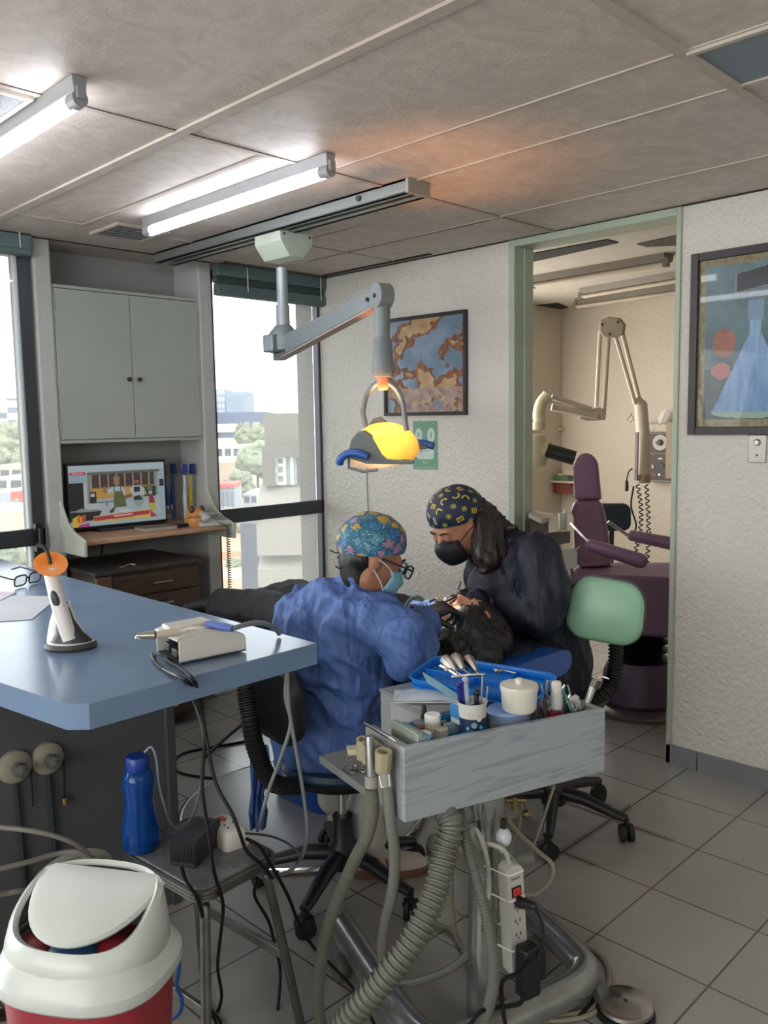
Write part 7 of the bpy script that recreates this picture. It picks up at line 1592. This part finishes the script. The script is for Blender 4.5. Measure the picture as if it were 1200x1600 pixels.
# cap
CMx = Matrix.Translation(CC1) @ basis(D(.95, -.05, .25), UPV, (0, 0, 0)).to_3x3().to_4x4()
me = cap_mesh(CMx, (.090, .106, .090), -.34, pat1, puff=.05); place_mesh(me, 'scrub_cap', colmat('print_matt', .75), t)
k = MB()
for q_ in ((P(536, 862, 2.52), P(526, 864, 2.53), P(516, 860, 2.54)), (P(536, 864, 2.52), P(528, 870, 2.53), P(532, 874, 2.53), P(540, 868, 2.52)), (P(505, 902, 2.55), P(495, 905, 2.55), P(492, 912, 2.55)), (P(545, 880, 2.50), P(536, 884, 2.48), P(530, 888, 2.47), P(524, 884, 2.47))): k.tube(spline(q_, 4), .0024, 6)
build(k, 'cap_ties', mat('tie_dark', '1c2a40', .7), t, world=True)
k = MB(); k.ball(HB @ Vector((0, -.040, -.006)), (.073, .052, .046), HB.to_3x3()); limb(k, [HB @ Vector((0, -.045, -.02)), HB @ Vector((0, -.018, -.062))], [.052, .052]); place_mesh(fuse(k, .006, 2), 'hair', hair_m, t)
# mask and glasses
mk = mat('mask_blue', '7fb2cc', .7, var=.04, bump=.2, bs=40); mkK = mat('mask_black', '0f1014', .6)
def mask(t, M, m_, loopc, pleat=True, ht=1.0):
    rows_ = []
    for j, (z, y, w_) in enumerate(((.004, .104, .012), (-.010, .112, .034), (-.030, .120, .050), (-.050, .116, .054), (-.070, .108, .050), (-.092, .094, .036), (-.104, .075, .022))):
        r_ = []
        for i in range(17):
            u = -1+i/8; x = u*(w_+.012); yy = y-.060*abs(u)**2.0-(.004*(j % 2) if pleat else 0)
            r_.append(M @ Vector((x, yy+.0*(1-abs(u)), z*ht+.010*abs(u)*(1 if j < 3 else -.2))))
        rows_.append(r_)
    build(MB().loft(rows_, cap=False, closed=False), 'face_mask', m_, t, world=True, solid=.003)
    for s_ in (-1, 1):
        for z0, z1 in ((-.012, .012), (-.078, -.022)):
            build(MB().tube(spline([M @ Vector((s_*.060, .062, z0)), M @ Vector((s_*.074, .03, (z0+z1)/2+.004)), M @ Vector((s_*.081, -.006, z1))], 4), .0018, 6), 'ear_loop', loopc, t, world=True)
mask(t, HB, mk, mat('loop_white', 'c8d2d4', .6))
GM = HB @ Matrix.Translation((0, .112, .012))
specs(t, BLACK, 1.25, lens_m, GM)
# glove with instrument
k = MB(); hd_d = D(.80, .15, .1); pl_ = hand(k, haR+UPV*.006+RT*.006, D(.78, .30, .15), D(-.35, .9, -.3), (.75, 1.0, .6), (.6, .6), .88)
k.cap2(haR-D(.6, -.2, .1)*.03, .034, haR, .03)
me = fuse(k, .0035, 2, 'glove'); place_mesh(me, 'glove', glove_m, t)
k = MB(); hand(k, haL, D(.9, .05, -.3), D(-.2, .95, -.1), (.4, .6, .4), (.5, .5), 1.0, True); k.cap2(haL-D(.8, 0, .2)*.04, .036, haL, .03)
place_mesh(fuse(k, .0035, 2), 'glove', glove_m, t)
# ---------------------------------------------------------------- navy gowned assistant
gn = gown_mat('navy_gown', '0a1124', .3)
HN0 = basis(D(-.66, -.52, -.52), UPV, (0, 0, 0)); CC2 = P(712, 801, 2.88); HN_ = Matrix.Translation(CC2-HN0 @ Vector((0, -.022, .048))) @ HN0
t = thing('person', 'person in a navy gown, black mask and dark patterned cap, bending over the patient', 'person', (GC.x, GC.y, 0))
pel = P(852, 1040, 3.05); tor = P(822, 950, 2.97); upb = P(792, 890, 2.93); nk = P(758, 862, 2.90)
shN = P(838, 872, 2.82); shF = P(762, 890, 3.05); elN = P(845, 962, 2.80); haN = P(786, 938, 2.86); elF = P(745, 965, 3.0); haF = P(742, 940, 2.82)
kN = P(800, 1060, 2.70); kF = P(775, 1050, 2.95); fN = onz(745, 1318, 0); fF = onz(798, 1272, 0)
k = MB(); head_prims(k, HN_)
limb(k, [HN_ @ Vector((0, -.02, -.05)), nk, upb, tor, pel], [.050, .048, .10, .11, .12])
limb(k, [shN, elN, haN], [.042, .036, .026]); limb(k, [shF, elF, haF], [.042, .036, .026]); limb(k, [upb, shN], [.08, .05]); limb(k, [upb, shF], [.08, .05])
for kn, ft in ((kN, fN), (kF, fF)): limb(k, [pel, kn, ft+UPV*.09, ft+UPV*.05], [.09, .055, .036, .04])
place_mesh(fuse(k, .0075, 3), 'body', skin_light, t)
face_parts(t, HN_)
k = MB()
limb(k, [P(772, 868, 2.91), P(790, 885, 2.92)], [.075, .10]); limb(k, [shF, P(800, 880, 2.92), P(835, 880, 2.83)], [.085, .115, .085])
limb(k, [P(785, 905, 2.93), P(815, 965, 2.98), P(852, 1045, 3.05)], [.130, .125, .165]); limb(k, [P(835, 905, 2.93), P(855, 965, 2.98), P(868, 1040, 3.05)], [.11, .11, .13])
limb(k, [shN, P(852, 920, 2.80), elN, P(815, 958, 2.82), haN], [.085, .078, .072, .062, .045]); limb(k, [shF, elF, haF], [.07, .055, .042])
limb(k, [pel, kN], [.145, .10]); limb(k, [pel, kF], [.145, .10]); limb(k, [P(872, 1050, 3.02), P(880, 1085, 3.0)], [.10, .07])
me = fuse(k, .0085, 5, 'surgical_gown'); wrinkle(me, folds(.009, 11, (RT*.3-UPV*.95), 5)); place_mesh(me, 'surgical_gown', gn, t)
k = MB()
for kn, ft in ((kN, fN), (kF, fF)): limb(k, [kn-UPV*.03, ft+UPV*.25, ft+UPV*.12], [.08, .066, .06])
me = fuse(k, .009, 3, 'trousers'); wrinkle(me, folds(.006, 14, UPV, 3)); place_mesh(me, 'trousers', mat('grey_trousers', '8f8d8c', .8), t)
sneaker('sneaker', t, fN-D(-.75, 0, -.1)*.06, D(-.85, 0, -.2), mat('shoe_grey', '8e8a88', .6), mat('sole_pale', 'a09c94', .6), .25)
sneaker('sneaker', t, fF-D(-.75, 0, -.1)*.06, D(-.85, 0, -.2), mat('shoe_grey', '8e8a88', .6), mat('sole_pale', 'a09c94', .6), .25)
CMx = Matrix.Translation(CC2+UPV*.004) @ basis(D(-.80, -.26, -.55), UPV, (0, 0, 0)).to_3x3().to_4x4()
me = cap_mesh(CMx, (.090, .108, .092), -.26, pat2, nu=220, nv=130, puff=.025); place_mesh(me, 'scrub_cap', colmat('print_matt', .75), t)
build(MB().tube(spline([P(752, 780, 2.88), P(768, 792, 2.88), P(782, 806, 2.88), P(790, 808, 2.88)], 4), [.006]*13 if False else .0045, 6).ball(P(754, 782, 2.88), .011), 'cap_ties', mat('cap_navy', '1c2a44', .75), t, world=True)
k = MB(); limb(k, [P(748, 800, 2.88), P(760, 830, 2.87), P(762, 872, 2.82), P(756, 892, 2.80)], [.045, .060, .045, .012]); limb(k, [P(758, 806, 2.9), P(786, 826, 2.88), P(806, 824, 2.86)], [.045, .032, .008]); limb(k, [P(765, 830, 2.88), P(778, 868, 2.82)], [.05, .03]); limb(k, [P(752, 815, 2.84), P(752, 870, 2.79)], [.03, .015])
me = fuse(k, .006, 2, 'hair'); wrinkle(me, folds(.005, 30, UPV, 9)); place_mesh(me, 'hair', hair_b, t)
mask(t, HN_, mkK, mkK, False)
build(MB().ball(HN_ @ Vector((-.080, -.002, -.032)), .0045).ball(HN_ @ Vector((.080, -.002, -.032)), .0045), 'earring', CHROME, t, world=True) if False else [build(MB().ball(HN_ @ Vector((s_*.080, -.002, -.034)), .0042), 'earring', CHROME, t, world=True) for s_ in (-1, 1)]
for W0, dd_, lf in ((haN+D(-1, .3, 0)*.03, D(-.9, .15, .05), False), (haF, D(-.85, .1, -.35), True)):
    k = MB(); hand(k, W0, dd_, D(-.1, .9, -.3), (.35, .7, .4), (.5, .5), .95, lf); k.cap2(W0-dd_*.05, .034, W0, .028); place_mesh(fuse(k, .0035, 2), 'glove', glove_m, t)
# ---------------------------------------------------------------- patient
blk_c = mat('black_clothes', '1b1c20', .8, var=.2, vs=5, bump=.4, bs=18)
HPm = basis(D(-.22, .95, -.12), Vector((.12, -.95, .12)), P(736, 978, 2.72))
t = thing('person', 'person with dark hair and black clothes lying back on the blue dental chair', 'person', (2.12, 2.4, 0))
nkp = P(672, 990, 2.82); cht = P(610, 985, 2.92); hip = P(520, 985, 3.05)
lg1 = [P(500, 975, 3.0), P(430, 958, 3.32), P(345, 948, 3.70)]; lg2 = [P(530, 962, 3.15), P(462, 938, 3.50), P(400, 945, 3.85)]
k = MB(); head_prims(k, HPm)
limb(k, [HPm @ Vector((0, -.02, -.06)), nkp, cht, hip], [.050, .05, .10, .10]); limb(k, [P(650, 1000, 2.75), P(590, 1010, 2.78), P(560, 985, 2.85)], [.045, .04, .03]); limb(k, [P(655, 965, 3.02), P(600, 965, 3.08), P(570, 965, 2.98)], [.045, .04, .03])
for l_ in (lg1, lg2): limb(k, l_, [.07, .05, .035])
place_mesh(fuse(k, .0075, 3), 'body', skin_light, t)
face_parts(t, HPm, '8a3a34')
build(MB().ball(HPm @ Vector((0, .086, -.048)), (.012, .005, .009), HPm.to_3x3()), 'open_mouth', mat('mouth_dark', '3a1412', .5), t, world=True)
k = MB(); limb(k, [nkp+UPV*-.02, cht, hip], [.09, .13, .125]); limb(k, [P(650, 1000, 2.75), P(590, 1010, 2.78), P(560, 985, 2.85)], [.065, .055, .04]); limb(k, [P(655, 965, 3.02), P(600, 965, 3.08), P(570, 965, 2.98)], [.065, .055, .04])
me = fuse(k, .009, 4); wrinkle(me, folds(.006, 12, (0, 1, 0), 4)); place_mesh(me, 'shirt', blk_c, t)
k = MB(); limb(k, lg1, [.095, .088, .070]); limb(k, lg2, [.095, .085, .06]); limb(k, [hip, lg1[0]], [.12, .1]); limb(k, [hip, lg2[0]], [.12, .1])
me = fuse(k, .009, 4); wrinkle(me, folds(.009, 11, (.3, 1, 0), 6)); place_mesh(me, 'trousers', blk_c, t)
for a in (P(345, 946, 3.72), P(400, 945, 3.87)):
    k = MB(); limb(k, [a, a+Vector((-.03, .07, -.01)), a+Vector((-.10, .09, -.01))], [.045, .045, .035]); place_mesh(fuse(k, .007, 3), 'shoe', mat('black_shoe', '141518', .5), t)
k = MB(); Rh = HPm.to_3x3()
k.ball(HPm @ Vector((0, -.050, .045)), (.090, .082, .085), Rh, 20, 14)
for q_ in ((705, 1000, 2.66, 735, 1032, 2.6, .045, .05), (735, 975, 2.64, 755, 1030, 2.58, .06, .06), (705, 1000, 2.62, 735, 1035, 2.58, .05, .045), (690, 1015, 2.62, 700, 1045, 2.6, .03, .03), (766, 975, 2.70, 775, 1005, 2.62, .045, .05), (765, 958, 2.74, 770, 985, 2.68, .030, .05)):
    k.cap2(P(q_[0], q_[1], q_[2]), q_[6], P(q_[3], q_[4], q_[5]), q_[7])
k.cap2(P(752, 956, 2.69), .034, P(768, 978, 2.67), .045)
me = fuse(k, .006, 2); wrinkle(me, folds(.004, 30, (RT*.4-UPV), 3)); place_mesh(me, 'hair', hair_m, t)
sheet([[P(x, y, d_) for x, y, d_ in ((628, 935, 2.95), (638, 952, 2.88), (648, 968, 2.82))], [P(x, y, d_) for x, y, d_ in ((640, 930, 2.97), (652, 944, 2.92), (662, 962, 2.84))], [P(x, y, d_) for x, y, d_ in ((652, 934, 2.98), (662, 946, 2.93), (672, 966, 2.85))]], 'bib', mat('bib_cyan', '4fa4b8', .6), t, .003)
# instruments over the mouth
cord('saliva_ejector', 'grey curved suction tube hooked over the patient from behind the black glove', [P(632, 952, 2.66), P(640, 938, 2.66), P(652, 932, 2.66), P(662, 938, 2.66)], .006, mat('tube_grey', '7d8385', .4), 'tube')
single(MB().tube([P(690, 946, 2.70), P(686, 920, 2.70)], .0035, 8), 'plastic_stick', mat('pale_yellow', 'd8d0a0', .4), 'pale yellow stick standing upright at the patient mouth', 'stick')
single(MB().tube(spline([P(690, 945, 2.72), P(705, 936, 2.74), P(725, 928, 2.76)], 4), .0038, 8), 'dental_probe', BLACK, 'black-handled probe held at the patient mouth by the assistant', 'dental probe')
single(MB().tube([P(716, 922, 2.75), P(720, 908, 2.75)], .0028, 8), 'dental_mirror', DARK, 'slim dark instrument end sticking up from the assistant glove', 'dental mirror')
single(MB().tube(spline([P(672, 940, 2.62), P(682, 937, 2.66), P(690, 944, 2.70)], 4), .004, 8).ball(P(684, 938, 2.67), .007), 'dental_handpiece', CHROME, 'steel handpiece tip in the dentist black glove at the patient mouth', 'handpiece')
